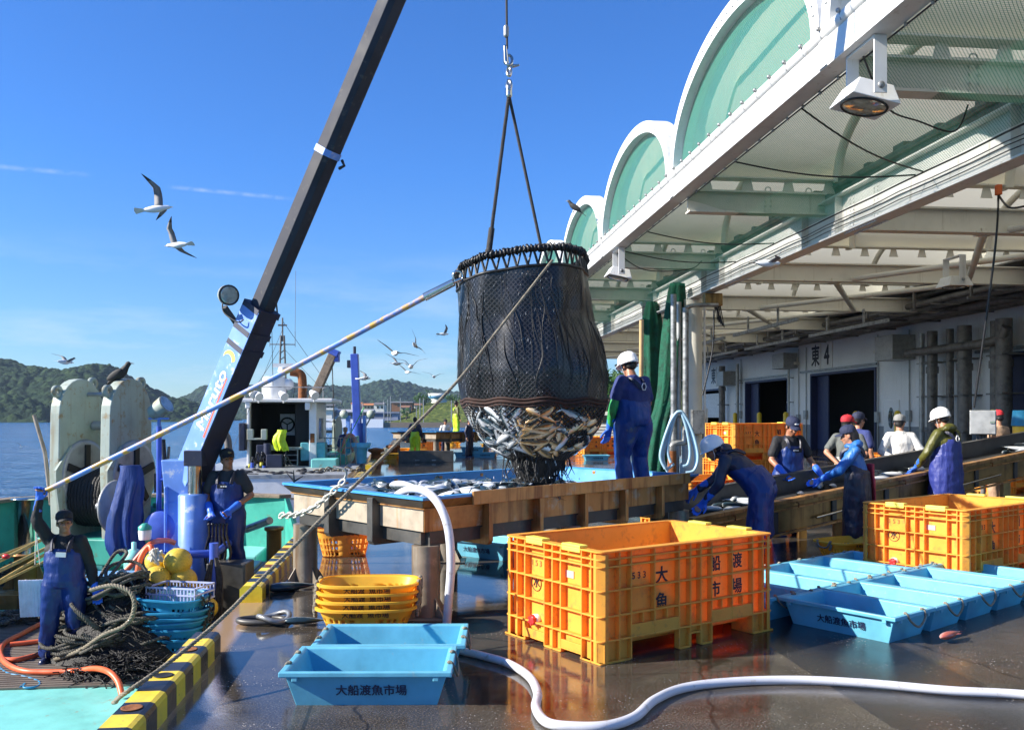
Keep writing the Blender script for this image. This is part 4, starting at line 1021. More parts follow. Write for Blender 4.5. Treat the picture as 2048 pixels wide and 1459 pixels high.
    # ---- hats
    if hat == 'helmet':
        q = MB(); prof = [(.132, -.012), (.128, .0), (.126, .04), (.112, .085), (.075, .120), (.03, .133), (.002, .135)]
        Mh = Matrix.Translation(hp(0, .012, .040)) @ HM.to_4x4() @ Matrix.Rotation(R(-7), 4, 'X') @ Matrix.Diagonal((.90, 1.08, 1, 1)); q.lathe(prof, 28, Mh)
        secs = [[Mh @ Vector((r*sin(a*pi/14-pi/2+.0), -r*cos(a*pi/14-pi/2)*1.0, z)) for r, z in ((.118, .0), (.158, -.026), (.158, -.034), (.118, -.012))] for a in range(15)]
        q.loft(secs); q.tube([Mh @ Vector((0, .125*cos(k*pi/12), .132*sin(k*pi/12)+.003)) for k in range(13)], .007, 6)
        h = q.build('helmet', M['helmet'], t)
        q = MB()
        for s_ in (-1, 1): q.tube(catmull([Mh @ Vector((.118*s_, -.01, .0)), hp(.074*s_, -.02, -.06), hp(.03*s_, -.058, -.112), hp(0, -.055, -.114)], 5), .0045, 5)
        q.tube([Mh @ Vector((.122*cos(a*pi/10), .122*sin(a*pi/10), -.018)) for a in range(11)], .012, 6); q.build('chin_strap', M['white_paint'], h)
    elif hat == 'cap':
        q = MB(); Mh = Matrix.Translation(hp(0, .012, .052)) @ HM.to_4x4() @ Matrix.Diagonal((.92, 1.08, 1, 1))
        q.lathe([(.098, -.012), (.1, .02), (.094, .055), (.065, .085), (.03, .096), (.002, .098)], 24, Mh)
        secs = []
        for a in range(11):
            th = (a-5)*.2; c0 = Mh @ Vector((.094*sin(th), -.094*cos(th), .0)); L = .075*(1-(a-5)**2/48.); c1 = Mh @ Vector((.098*sin(th)*1.02, -.094*cos(th)-L, -.014-.010*abs(a-5)/2))
            up = HM @ Vector((0, 0, .004)); secs.append([c0+up, c1+up, c1-up, c0-up])
        q.loft(secs); q.ball(Mh @ Vector((0, 0, .098)), .009, 6); h = q.build('cap', M[hat_mat], t)
        if hatface: q = MB(); q.ball(Mh @ Vector((0, -.094, .035)), (.034, .008, .016), 10); q.build('cap_badge', M[hatface], h)
    elif hat == 'hood':
        q = MB(); q.ball(hp(0, .025, .03), (.104, .118, .125), 18, HM); q.limb(hp(0, .05, -.06), J['neck']+fw*.05, .085, .11, 14); fuse(q.build('hood', M[hat_mat], t), .016, 2, .02)
    return t

# the young man with the pole on the near boat's deck
person('young man in black top and blue overalls holding up the long pole', (-4.95, 9.96, -1.07), 8, 1.69,
       dict(sr=(-.185, .0, 1.41), er=(-.275, -.07, 1.62), wr=(-.235, -.10, 1.85), el=(.265, .02, 1.10), wl=(.335, -.04, .86), kr=(-.15, -.03, .49), kl=(.13, -.02, .49), ar=(-.19, .02, .09), al=(.14, .03, .09)),
       'skin_tan', 'shirt_black', 'long', 'bib_blue', None, 'cap', 'cap_black', 'glove_blue', look=(24, -4), curl=(1.3, .35), badge=(.02, 'w'), girth=1.2)
person('stocky crane operator in charcoal T-shirt and blue bib overalls beside the crane levers', (-3.70, 11.7, -.50), 4, 1.74,
       dict(er=(-.26, -.02, 1.12), wr=(-.15, -.24, .93), el=(.30, .0, 1.12), wl=(.10, -.26, .95)),
       'skin_tan', 'shirt_char', 'short', 'bib_blue', None, 'cap', 'cap_black', 'glove_blue', look=(28, -4), curl=(1.1, 1.1), badge=(-.03, 'k'), girth=1.18, hatface='gold_steel')
person('worker in white helmet, navy T-shirt and wet blue overalls standing inside the fish tank', (1.40, 10.45, .69), 214, 1.72,
       dict(head=(0, -.075, 1.545), neck=(0, -.01, 1.43), er=(-.25, .0, 1.12), wr=(-.22, -.26, .98), el=(.265, -.02, 1.10), wl=(.25, -.12, .83), hr=(-.10, 0, .9), kr=(-.14, -.03, .49), kl=(.14, -.02, .49)),
       'skin_tan', 'shirt_navy', 'short', 'bib_wet', None, 'helmet', None, 'glove_blue', look=(-6, 24), curl=(.8, .45), logo=True, girth=1.27, sleeve_mats=(None, 'sleeve_green'))
person('worker in white helmet and navy jacket bending over the low end of the conveyor', (2.66, 9.95, .0), 246, 1.67,
       dict(pel=(0, .10, .90), waist=(0, -.02, 1.03), chest=(0, -.19, 1.16), neck=(0, -.34, 1.27), head=(0, -.445, 1.315),
            sr=(-.185, -.29, 1.22), sl=(.185, -.29, 1.22), er=(-.21, -.46, .98), wr=(-.14, -.66, .84), el=(.22, -.34, .94), wl=(.19, -.50, .74), hr=(-.1, .12, .88), hl=(.1, .12, .88), kr=(-.12, .0, .48), kl=(.12, .04, .48)),
       'skin_tan', 'jacket_navy', 'long', 'bib_blue', None, 'helmet', None, 'glove_blue', look=(12, 32), curl=(.8, .8), girth=1.12, apron=True, long_hood=True)
person('man in navy cap, black T-shirt and blue bib overalls sorting fish behind the conveyor', (3.86, 12.55, -.06), 14, 1.74,
       dict(head=(0, -.085, 1.55), neck=(0, -.02, 1.43), er=(-.30, -.06, 1.10), wr=(-.25, -.30, .93), el=(.29, -.06, 1.10), wl=(.28, -.32, .92)),
       'skin_tan', 'shirt_black', 'short', 'bib_blue', None, 'cap', 'cap_navy', 'glove_blue', look=(0, 26), curl=(.7, .7), badge=(.04, 'k'), girth=1.12, hatface='white_paint')
person('man in red cap and grey T-shirt watching with his hands behind his back', (5.15, 13.8, -.02), 150, 1.70,
       dict(er=(-.28, .12, 1.12), wr=(-.12, .20, .98), el=(.30, .12, 1.14), wl=(.10, .22, .96)), 'skin', 'shirt_grey', 'short', None, 'beige', 'cap', 'cap_red', None, look=(-34, 0), girth=1.1, vox=.018)
person('man in navy cap with pale brim half hidden behind the man in the red cap', (5.62, 14.6, 0), 120, 1.73, None, 'skin', 'shirt_navy', 'short', None, 'jacket_navy', 'cap', 'cap_navy', None, look=(0, 0), vox=.022, hatface='white_paint')
person('man in grey cap and sunlit white shirt seen from behind beyond the conveyor', (6.25, 14.5, -.03), 172, 1.72,
       dict(er=(-.31, .10, 1.12), wr=(-.10, .22, .97), el=(.31, .10, 1.12), wl=(.10, .22, .97)), 'skin', 'shirt_white', 'long', None, 'beige', 'cap', 'cap_grey', None, look=(-30, 4), hair='short', girth=1.12, vox=.018)
person('woman in bright blue hooded jacket and dark apron reaching over the conveyor', (4.16, 10.85, 0), 242, 1.56,
       dict(chest=(0, -.05, 1.27), neck=(0, -.07, 1.43), head=(0, -.11, 1.565), er=(-.23, -.20, 1.12), wr=(-.18, -.42, 1.0), el=(.22, -.20, 1.10), wl=(.12, -.44, .98)),
       'skin', 'hood_blue', 'long', 'bib_navyred', None, 'cap', 'cap_navy', 'glove_blue', look=(4, 14), hair='long', curl=(.5, .5), girth=1.05, long_hood=True, sleeve_mats=('cuff_violet', 'cuff_violet'), apron=True, redpanel=True)
person('worker in white helmet, olive jacket and violet oilskin apron seen from behind', (6.15, 12.75, .0), 207, 1.77,
       dict(head=(0, -.085, 1.56), neck=(0, -.02, 1.43), er=(-.31, -.05, 1.12), wr=(-.30, -.24, .93), el=(.30, -.06, 1.12), wl=(.26, -.26, .92)),
       'skin', 'olive', 'long', 'bib_purple', None, 'helmet', None, 'glove_blue', look=(4, 22), curl=(.5, .5), girth=1.16, apron=True, long_hood=True, logo=True, highback=True)
person('man in red cap and tan work clothes partly behind the grey control box', (8.75, 16.2, .05), 200, 1.72, dict(er=(-.27, -.05, 1.1), wr=(-.2, -.28, 1.0)), 'skin', 'tan_cloth', 'long', None, 'tan_cloth', 'cap', 'cap_red', None, look=(0, 12), vox=.022)
person('far worker in lime green oilskin trousers and dark top seen from behind', (-3.75, 34.8, .0), 175, 1.66, None, 'skin_tan', 'jacket_navy', 'long', 'lime', None, None, None, None, vox=.03, face=False)
person('far worker in lime green overalls standing in the second tank', (-2.33, 37.6, .72), 120, 1.62, None, 'skin_tan', 'olive', 'long', 'lime', None, None, None, None, vox=.03, face=False)
person('far worker in pale coat and dark cap behind the second tank', (-2.98, 40.2, -.05), 20, 1.6, None, 'skin_tan', 'shirt_white', 'long', None, 'jacket_navy', 'cap', 'cap_black', None, vox=.03, face=False)
person('dark dressed far worker with pink collar behind the hanging net', (-1.72, 36.2, .0), 60, 1.6, None, 'skin', 'jacket_navy', 'long', 'bib_navyred', None, None, None, None, vox=.03, face=False)
person('far worker in pale hat and cyan apron on the deck of the white boat', (-6.15, 33.2, -.35), 20, 1.62, None, 'skin', 'shirt_navy', 'long', 'apron_cyan', None, 'cap', 'tan_cloth', None, vox=.03, face=False, apron=True)
# ------------------------------------------------------------------ kerb stones
def kerb_len(y0, n, flip, label):
    t = bthing('striped_kerb', label, 'kerb', 'striped kerbs along the quay edge', (0, y0, 0))
    xa, xb, h, L = -1.548, -1.352, .15, .195
    for k in range(n):
        b = MB(); a = k*L; sec = [(xa, 0), (xb, 0), (xb, h-.03), (xb-.012, h-.008), (xb-.035, h), (xa+.03, h), (xa, h-.03)]
        b.loft([[(x, a, z) for x, z in sec], [(x, a+L, z) for x, z in sec]], smooth=False, caps=(k in (0, n-1)))
        b.build('stripe', M['kerb_yellow'] if (k+flip) % 2 else M['kerb_black'], t)
    for k in range(2, n, 3):
        b = MB(); b.lathe([(.05, h+.001), (.056, h+.004), (.05, h+.006), (.042, h+.003), (.0, h+.002)], 18, Matrix.Translation(((xa+xb)/2, (k+.5)*L, 0)))
        b.build('bolt_hole', M['rust'] if k % 2 else M['black_matt'], t)
kerb_len(3.75, 14, 1, 'near yellow and black striped kerb beside the turquoise deck')
kerb_len(8.20, 32, 1, 'second yellow and black striped kerb running behind the tank leg')
kerb_len(17.0, 40, 0, 'distant yellow and black striped kerb beyond the fish tank')
kerb_len(28.5, 80, 1, 'farthest yellow and black striped kerb beside the white boat')

# ------------------------------------------------------------------ big steel sorting tank on legs
def make_tank(N, L, R_, rim, label, fishfill=None, full=True, name='sorting_tank', legw=.118):
    N, L, R_ = Vector((*N, 0)), Vector((*L, 0)), Vector((*R_, 0)); K = L+R_-N; ctr = (N+K)/2
    t = thing(name, label, 'fish tank', (ctr.x, ctr.y, 0))
    q = [p-ctr for p in (N, R_, K, L)]                     # counter clockwise from the near corner
    def inset(d):
        out = []
        for i in range(4):
            p = q[i]; a = (q[(i+1) % 4]-p).normalized(); c = (q[i-1]-p).normalized(); s_ = abs(a.cross(c).z); out.append(p+(a+c)*(d/s_))
        return out
    def at(ps, z): return [Vector((p.x, p.y, z)) for p in ps]
    def shell(levels, name_, mat, smooth=False):
        b = MB(); secs = [at(inset(d), z) for d, z in levels]; b.loft(secs, smooth=smooth, caps=False); return b.build(name_, mat, t)
    shell([(.135, rim-.29), (.075, rim-.02), (.075, rim), (.0, rim), (.0, rim-.022), (.065, rim-.024)], 'blue_liner', M['tank_blue'])
    b = MB(); b.add(at(inset(.135), rim-.29), [(0, 1, 2, 3)]); b.build('floor', M['tank_blue'], t)
    shell([(.012, rim-.024), (.072, rim-.095), (.060, rim-.097), (.060, rim-.105), (.086, rim-.105), (.086, rim-.29), (.30, rim-.29)], 'steel_skin', M['stain_steel'])
    ps = inset(.086); outer = inset(.008)
    for i in range(4):
        a, c = ps[i], ps[(i+1) % 4]; d = (c-a); ln = d.length; d = d.normalized(); nrm = Vector((d.y, -d.x, 0))
        if i == 3:       # the short side facing the boat keeps a lighter, streaked skin
            p = MB(); u0 = a+d*.01+nrm*.004; u1 = c-d*.01+nrm*.004
            p.add([u0+Vector((0, 0, rim-.288)), u1+Vector((0, 0, rim-.288)), u1+Vector((0, 0, rim-.108)), u0+Vector((0, 0, rim-.108))], [(0, 1, 2, 3)]); p.build('pale_panel', M['pale_stain_steel'], t)
            p = MB(); u0 = outer[3]+nrm*.004; u1 = outer[0]+nrm*.004
            p.add([ps[3]+nrm*.018+Vector((0, 0, rim-.098)), ps[0]+nrm*.018+Vector((0, 0, rim-.098)), u1+Vector((0, 0, rim-.03)), u0+Vector((0, 0, rim-.03))], [(0, 1, 2, 3)]); p.build('dark_flange', M['dark_steel'], t)
        n = max(3, int(ln/.62)); 
        for k in range(1, n):
            p = a+d*(ln*k/n); b = MB()
            b.prism([(0, rim-.03), (.085, rim-.05), (.085, rim-.42), (.06, rim-.455), (-.25, rim-.455), (-.25, rim-.40), (0, rim-.30)], .085 if i == 3 else .05,
                    Matrix((( nrm.x, 0, d.x, p.x), (nrm.y, 0, d.y, p.y), (0, 1, 0, 0), (0, 0, 0, 1))))
            b.build('rib', M['dark_steel'] if i == 3 else M['stain_steel'], t, bevel=.004)
    b = MB()
    for i in range(4):
        a, c = inset(.16)[i], inset(.16)[(i+1) % 4]; b.beam(Vector((a.x, a.y, rim-.35)), Vector((c.x, c.y, rim-.35)), .1, .12-.004*i)
    b.build('frame', M['dark_steel'], t)
    if full:
        a, c = q[0], q[1]; d = (c-a).normalized(); nrm = Vector((d.y, -d.x, 0)); p0 = a+d*(.55)+nrm*.012; p1 = c-d*.22+nrm*.012
        b = MB(); b.beam(p0+Vector((0, 0, rim-.035)), p1+Vector((0, 0, rim-.035)), .025, .115); b.build('side_board', M['stain_steel'], t, bevel=.004)
    lg = inset(.17); spots = list(lg)+[(lg[0]+lg[1])/2, (lg[2]+lg[3])/2]
    for p in spots:
        b = MB(); b.lathe([(legw, 0), (legw, rim-.41)], 24, Matrix.Translation((p.x, p.y, 0))); o = b.build('leg', M['leg_steel'], t)
        g = MB()
        for k in range(4):
            v = Vector((cos(k*pi/2+.8), sin(k*pi/2+.8), 0)); w_ = Vector((-v.y, v.x, 0))*.006; p3 = Vector((p.x, p.y, .012))
            i0, i1, i2 = p3+v*legw*.9, p3+v*(legw+.11), p3+v*legw*.9+Vector((0, 0, .17))
            g.add([i0-w_, i1-w_, i2-w_, i0+w_, i1+w_, i2+w_], [(0, 1, 2), (5, 4, 3), (0, 3, 4, 1), (1, 4, 5, 2), (2, 5, 3, 0)])
        g.box((p.x, p.y, .006), (.42, .42, .011)); g.build('gusset', M['leg_steel'], o)
    return t, q, ctr, inset
TN, TL, TR = (-.714, 7.20), (-2.28, 8.93), (2.13, 10.26)
tank, tq, tc_, tin = make_tank(TN, TL, TR, 1.0, 'big rust stained steel sorting tank with blue liner, full of fish under the net')
u = Vector(TR)-Vector(TN); v = Vector(TL)-Vector(TN)
n_ = 0
while n_ < 150:
    a, c = rnd.uniform(.06, .93), rnd.uniform(.07, .92)
    dens = 1-max(0, (a-.42))*1.9
    if rnd.random() > dens: continue
    p = Vector(TN)+u*a+v*c; lay = rnd.choice((0, 0, 1)); h = .87+.07*max(0, 1-abs(a-.32)*2.4)*(1-abs(c-.5))+lay*.028-max(0, a-.5)*.22
    put_fish((p.x, p.y, h), (R(rnd.choice((0, 180))+rnd.uniform(60, 120)*(rnd.random() < .75)), R(rnd.uniform(-16, 16)), rnd.uniform(0, 2*pi)), 'silver and dark fish in the heap inside the big sorting tank', 'fish in the sorting tank')
    n_ += 1
b = MB(); nn = 16; vs = []
for i in range(nn+1):
    for j in range(nn+1):
        a, c = .035+.93*i/nn, .06+.88*j/nn; p = Vector(TN)+u*a+v*c-Vector((tc_.x, tc_.y)); vs.append((p.x, p.y, .855+.05*max(0, 1-abs(a-.32)*2.4)*(1-abs(c-.5))-max(0, a-.5)*.25+.02*fbm(i, j, 3, .5)))
b.add(vs, [(i*(nn+1)+j, (i+1)*(nn+1)+j, (i+1)*(nn+1)+j+1, i*(nn+1)+j+1) for i in range(nn) for j in range(nn)], 0, True)
o = b.build('fish_mass', pbr('fish_mass', (.10, .12, .13), .2, .3, var=.9, scale=16, dirt=((.6, .62, .62), .5, 11), bump=.8, bscale=14), loc=(tc_.x, tc_.y, 0)); tag(o, 'slurry of fish bodies and water under the heap in the tank', 'fish mass', kind='stuff')
b = MB()
for k in range(3): b.limb((0, 0, 0), (.09*cos(2.2*k+.4), .05*sin(2.2*k+.4), .05+.03*k), .012, .004, 6)
tag(b.build('fish_tail', M['rope_black'], loc=P(588, 962, 8.85)), 'dark fish tail sticking up at the left corner of the tank', 'fish')

# second tank, farther along the quay
tank2, tq2, tc2, tin2 = make_tank((-3.0, 35.6), (-5.0, 36.6), (1.2, 38.6), 1.06, 'second smaller looking steel sorting tank with blue rim on the far quay', full=False)
t = thing('steel_panel', 'low dark steel panel standing on the quay before the second tank', 'panel', (-3.1, 32.6, 0), R(2))
b = MB(); b.bb((-1.0, -.04, 0), (.98, .04, .42)); b.build('sheet', M['dark_steel'], t, bevel=.01)
b = MB(); b.bb((-.4, -.06, .06), (-.25, -.041, .1)); b.bb((.2, -.06, .06), (.35, -.041, .1)); b.build('handle_slot', M['galv'], t)

# ------------------------------------------------------------------ pallet containers
def slab_ribs(b, face, L, H, us, zs, d, th, flip):
    """fins standing off the side: face(u, out, z) gives the point"""
    for u_ in us:
        x = L*u_; x = min(max(x, th/2), L-th/2); pts = [face(x-th/2, 0, .0), face(x+th/2, 0, .0), face(x+th/2, d, .0), face(x-th/2, d, .0)]
        z0, z1 = zs[0], zs[1]; vs = [p+Vector((0, 0, z0)) for p in pts]+[p+Vector((0, 0, z1)) for p in pts]
        fs = [(0, 3, 2, 1), (4, 5, 6, 7), (0, 1, 5, 4), (1, 2, 6, 5), (2, 3, 7, 6), (3, 0, 4, 7)]
        b.add(vs, fs if not flip else [f[::-1] for f in fs])
LU = [0, .1, .16, .285, .42, .485, .545, .61, .735, .865, .93, 1]
SU = [0, .09, .18, .385, .47, .555, .765, .855, 1]
CL, CS, CH, CD = 1.76, 1.12, .752, .05
def make_container(label, marks=True, num='533'):
    t = thing('pallet_container', label, 'container', (0, 0, 0)); x, y = CL/2, CS/2; b = MB(); D = CD; th = .011
    # inner tub: walls, floor
    wi, wo = [(-x+D, -y+D), (x-D, -y+D), (x-D, y-D), (-x+D, y-D)], .018
    for a, c, f0 in (((-x+D, -y+D, .12), (x-D, -y+D+wo, CH-.003), 0), ((-x+D, y-D-wo, .12), (x-D, y-D, CH-.003), 0), ((-x+D, -y+D+wo, .12), (-x+D+wo, y-D-wo, CH-.003), 0), ((x-D-wo, -y+D+wo, .12), (x-D, y-D-wo, CH-.003), 0)): b.bb(a, c)
    b.bb((-x+D+wo, -y+D+wo, .12), (x-D-wo, y-D-wo, .14))
    # rim flange all round with rounded corners
    def rr(px, py, r, z, n=5):
        out = []
        for cx, cy, a0 in ((px-r, py-r, 0), (-px+r, py-r, 90), (-px+r, -py+r, 180), (px-r, -py+r, 270)):
            for k in range(n+1): a = R(a0+90*k/n); out.append((cx+r*cos(a), cy+r*sin(a), z))
        return out
    b.loft([rr(x-D-wo, y-D-wo, .03, CH-.012), rr(x-D-wo, y-D-wo, .03, CH), rr(x, y, .05, CH), rr(x, y, .05, CH-.012), rr(x-D-wo, y-D-wo, .03, CH-.012)], smooth=False, caps=False)
    zr = [CH*(1-f) for f in (.076, .143, .357, .583, .80)]
    for z in zr:
        b.loft([rr(x-D+.002, y-D+.002, .03, z-th/2), rr(x-D+.002, y-D+.002, .03, z+th/2), rr(x-.001, y-.001, .045, z+th/2), rr(x-.001, y-.001, .045, z-th/2), rr(x-D+.002, y-D+.002, .03, z-th/2)], smooth=False, caps=False)
    zb = zr[-1]
    for sgn in (-1, 1):
        yy = sgn*(y-D)
        for u_ in LU[1:-1]:
            X = -x+CL*u_; foot = not (.16 < u_ < .42 or .61 < u_ < .865) 
            z0 = 0.004 if foot else zb+.0
            b.bb((X-th/2, yy, z0), (X+th/2, sgn*(y-.001), CH-.013))
        # fork openings: board above, feet below
        for u0, u1 in ((.16, .42), (.61, .865)):
            X0, X1_ = -x+CL*u0, -x+CL*u1
            b.bb((X0+th/2, yy+sgn*.012, zb+.004), (X1_-th/2, sgn*(y-.004), zb+.085)); 
            for k in range(1, 4): Xk = X0+(X1_-X0)*k/4; b.bb((Xk-.005, yy, zb+.09), (Xk+.005, sgn*(y-.006), zb+.17))
        for u0, u1 in ((0.0, .16), (.42, .61), (.865, 1.0)):
            X0, X1_ = -x+CL*u0+.004, -x+CL*u1-.004
            if u0 == .42:
                n0, n1 = X0+.10, X1_-.10
                b.bb((X0, yy, .004), (n0, yy+sgn*.012, zb)); b.bb((n1, yy, .004), (X1_, yy+sgn*.012, zb)); b.bb((n0, yy, .10), (n1, yy+sgn*.012, zb)); b.bb((n0, yy, .094), (n1, sgn*(y-.002), .104)); b.bb((n0-.005, yy, .004), (n0+.005, sgn*(y-.002), .1)); b.bb((n1-.005, yy, .004), (n1+.005, sgn*(y-.002), .1))
                b.bb((X0, yy, 0), (n0, sgn*y, .012)); b.bb((n1, yy, 0), (X1_, sgn*y, .012))
            else: b.bb((X0, yy, .004), (X1_, yy+sgn*.012, zb)); b.bb((X0, sgn*(y-.22), 0), (X1_, sgn*y, .012)); b.bb((X0 if u0 else X1_-.012, sgn*(y-.22), .012), (X0+.012 if u0 else X1_, yy, zb))
        # short ends
        xx = sgn*(x-D)
        for u_ in SU[1:-1]:
            Y = -y+CS*u_; b.bb((xx, Y-th/2, .004), (sgn*(x-.001), Y+th/2, CH-.013))
        for u0, u1 in zip(SU, SU[1:]):
            Y0, Y1 = -y+CS*u0+.003, -y+CS*u1-.003; pocket = u0 in (.18, .555)
            b.bb((xx, Y0, .03 if pocket else .004), (xx+sgn*.012, Y1, zb))
            b.bb((xx+sgn*.012, Y0, .03 if pocket else 0), (sgn*(x-.001), Y1, .04 if pocket else .012))
            if pocket: b.bb((sgn*(x-.02), Y0, .04), (sgn*(x-.003), Y1, .095))
        for s2 in (-1, 1):   # corner posts
            b.bb((sgn*(x-.006), s2*(y-.075), .004), (sgn*(x-.0015), s2*(y-.045), CH-.02)); b.bb((sgn*(x-.075), s2*(y-.006), .004), (sgn*(x-.045), s2*(y-.0015), CH-.02))
            b.add([(sgn*(x-.045), s2*(y-.0015), .004), (sgn*(x-.0015), s2*(y-.045), .004), (sgn*(x-.0015), s2*(y-.045), CH-.02), (sgn*(x-.045), s2*(y-.0015), CH-.02)], [(0, 1, 2, 3)])
    b.bb((-x+.1, -y+.16, .07), (x-.1, -y+.28, .118)); b.bb((-x+.1, y-.28, .07), (x-.1, y-.16, .118)); b.bb((-x+.06, -.1, .004), (x-.06, .1, .118))
    b.build('body', M['orange'], t, bevel=.003, seg=1)
    for sgn in (-1, 1):
        for u_ in (.28, .66): q = MB(); Y = -y+CS*u_; q.bb((sgn*(x+.003), Y-.10, CH+.002), (sgn*(x-D-.02), Y+.10, CH+.02)); q.bb((sgn*(x+.003), Y-.10, CH-.03), (sgn*(x-.006), Y+.10, CH+.002)); q.build('latch_tab', M['clip_yellow'], t, bevel=.004)
    Y = -y+CS*.68
    q = MB(); Mv = Matrix.Translation((-x+D-.002, Y, .165)) @ Matrix.Rotation(R(-90), 4, 'Y'); q.lathe([(.040, 0), (.042, .03), (.036, .034)], 18, Mv); v = q.build('drain_ring', M['white_paint'], t)
    q = MB(); q.lathe([(.034, .03), (.034, .058), (.026, .062), (.0, .062)], 14, Mv)
    for k in range(6): q.box(Mv @ Vector((.03*cos(k*pi/3), .03*sin(k*pi/3), .05)), (.03, .016, .016))
    q.build('drain_plug', M['red_plastic'], t, bevel=.002)
    if marks:
        yf = -y+D-.002
        for s_, u_, z, sz in (('大', .345, .53, .125), ('魚', .345, .345, .125), ('船', .655, .56, .12), ('市', .655, .37, .12), ('渡', .79, .56, .12), ('場', .79, .37, .12)):
            text(s_, sz, M['ink'], t, frame((-x+CL*u_, yf, z), (1, 0, 0), (0, 0, 1)), bold=.03)
        text(num[0]+' '+num[1]+' '+num[2], .065, M['ink'], t, frame((-x+CL*.222, yf, .555), (1, 0, 0), (0, 0, 1)), bold=.02)
        xf = -x+D-.002
        text('1 5 3', .062, M['dirty_ink'], t, frame((xf, y-CS*.31, .575), (0, -1, 0), (0, 0, 1)))
        text('水', .085, M['ink'], t, frame((xf, y-CS*.31, .43), (0, -1, 0), (0, 0, 1)))
        q = MB(); q.tube([(xf-.002, y-CS*.31+.058*cos(k*pi/16), .43+.058*sin(k*pi/16)) for k in range(32)], .0028, 4, closed=True); q.build('ring_mark', M['ink'], t)
        q = MB(); q.bb((xf-.004, y-CS*.66-.045, .525), (xf-.0005, y-CS*.66+.045, .575)); q.build('faded_sticker', pbr('sticker', (.72, .40, .36), .6), t)
    return t
M['dirty_ink'] = pbr('faded_ink', (.25, .13, .04), .6)
cont = make_container('big orange pallet container marked 533 on the wet floor in front of the tank')
def at_corner(c, ang): r = Vector((cos(ang), sin(ang), 0)); n = Vector((-sin(ang), cos(ang), 0)); return Vector((c[0], c[1], 0))+r*CL/2+n*CS/2
a35 = R(35); cont.location = at_corner((.585, 5.96), a35); cont.rotation_euler = (0, 0, a35)
GC = 'orange pallet containers'; cont['group'] = GC
dup(cont, at_corner((4.36, 8.62), R(37)), R(37), 'orange pallet container at the right edge beside the blue tubs', GC)
for (px, D, z, ang, lab) in ((1502, 19.4, 0, 20, 'orange container at the bottom of the stack of two beyond the conveyor'), (1507, 19.4, .76, 20, 'orange container on top of the stack of two beyond the conveyor'),
                             (1418, 13.4, -.35, 30, 'low orange container half hidden behind the bending worker'), (1765, 22.0, 0, 33, 'orange container beyond the conveyor behind the man in the white shirt'), (1880, 21.5, 0, 33, 'orange container beyond the conveyor behind the olive jacket'),
                             (2010, 20.0, 0, 33, 'orange container beyond the conveyor behind the control box'), (1196, 40, 0, 15, 'far orange container between the net and the tank worker'), (1160, 41, 0, 15, 'far orange container just behind the right side of the net'),
                             (860, 41, .0, 5, 'orange container under the second tank')):
    c = dup(cont, (P(px, 833, D).x, D, z if z > -.3 else 0), R(ang), lab, GC)

# ------------------------------------------------------------------ blue fish tubs
def make_tub(label, marks=True):
    t = thing('fish_tub', label, 'fish tub', (0, 0, 0)); b = MB(); x, y, h = .49, .30, .205
    def rect(px, py, z): return [(-px, -py, z), (px, -py, z), (px, py, z), (-px, py, z)]
    b.loft([rect(x-.095, y-.075, .012), rect(x-.045, y-.045, h-.006), rect(x-.03, y-.03, h), rect(x, y, h), rect(x, y, h-.028), rect(x-.008, y-.008, h-.03), rect(x-.030, y-.034, h-.026), rect(x-.085, y-.068, 0)], smooth=False, caps=False)
    b.add(rect(x-.095, y-.075, .012), [(0, 1, 2, 3)]); b.add(rect(x-.085, y-.068, 0), [(3, 2, 1, 0)])
    for sx in (-1, 1):
        for sy in (-1, 1): b.box((sx*(x-.09), sy*(y-.012), h-.04), (.035, .016, .03)); b.box((sx*(x-.012), sy*(y-.10), h-.04), (.016, .035, .03))
    b.build('shell', M['tub_blue'], t, bevel=.005)
    for sx in (-1, 1):
        q = MB(); q.tube(catmull([(sx*(x-.018), -.12, h+.012), (sx*(x-.004), -.125, h-.0), (sx*(x+.014), -.10, h-.05), (sx*(x+.02), 0, h-.10), (sx*(x+.014), .10, h-.05), (sx*(x-.004), .125, h), (sx*(x-.018), .12, h+.012)], 5), .0085, 6)
        q.ball((sx*(x-.022), -.118, h+.008), (.016, .014, .011), 8); q.ball((sx*(x-.022), .118, h+.008), (.016, .014, .011), 8)
        q.build('rope_handle', M['rope_tan'], t)
    if marks:
        # the front face leans outwards, the lettering lies on it
        text('大船渡魚市場', .068, M['ink_blue'], t, frame((.03, -(y-.034)+.012, .088), (1, 0, 0), (0, -.034, .175)), bold=.022)
    return t
tub = make_tub('front blue fish tub with black lettering in the foreground'); G = 'blue fish tubs'; tub['group'] = G
tub.location = (-.835, 5.39, 0); tub.rotation_euler = (0, 0, R(.5))
dup(tub, (-.79, 6.00, 0), R(1), 'blue fish tub directly behind the front foreground tub', G)
th = R(-51); lx = Vector((.629, -.777, 0)); ly = Vector((.777, .629, 0)); F0 = Vector((2.755, 6.45, 0))
names = ['blue fish tub at the near corner of the right group, lettering in half shade', 'second tub from the near corner in the front row on the right', 'third tub from the near corner in the front row on the right', 'fourth tub from the near corner in the front row on the right', 'fifth tub of the front row, cut by the right edge']
for k in range(5): dup(tub, F0+ly*(.30+.595*k)-lx*.49+Vector((rnd.uniform(-.01, .01), rnd.uniform(-.01, .01), 0)), th+R(rnd.uniform(-1.2, 1.2)), names[k], G)
names = ['blue tub partly hidden by the big orange container, in the back row', 'second tub from the left in the back row of blue tubs', 'middle tub in the back row of blue tubs', 'fourth tub from the left in the back row of blue tubs', 'farthest tub of the back row, below the right orange container']
for k in range(5): dup(tub, F0+ly*(.12+.595*k)-lx*1.49+Vector((rnd.uniform(-.01, .01), rnd.uniform(-.01, .01), 0)), th+R(rnd.uniform(-1.2, 1.2)), names[k], G)
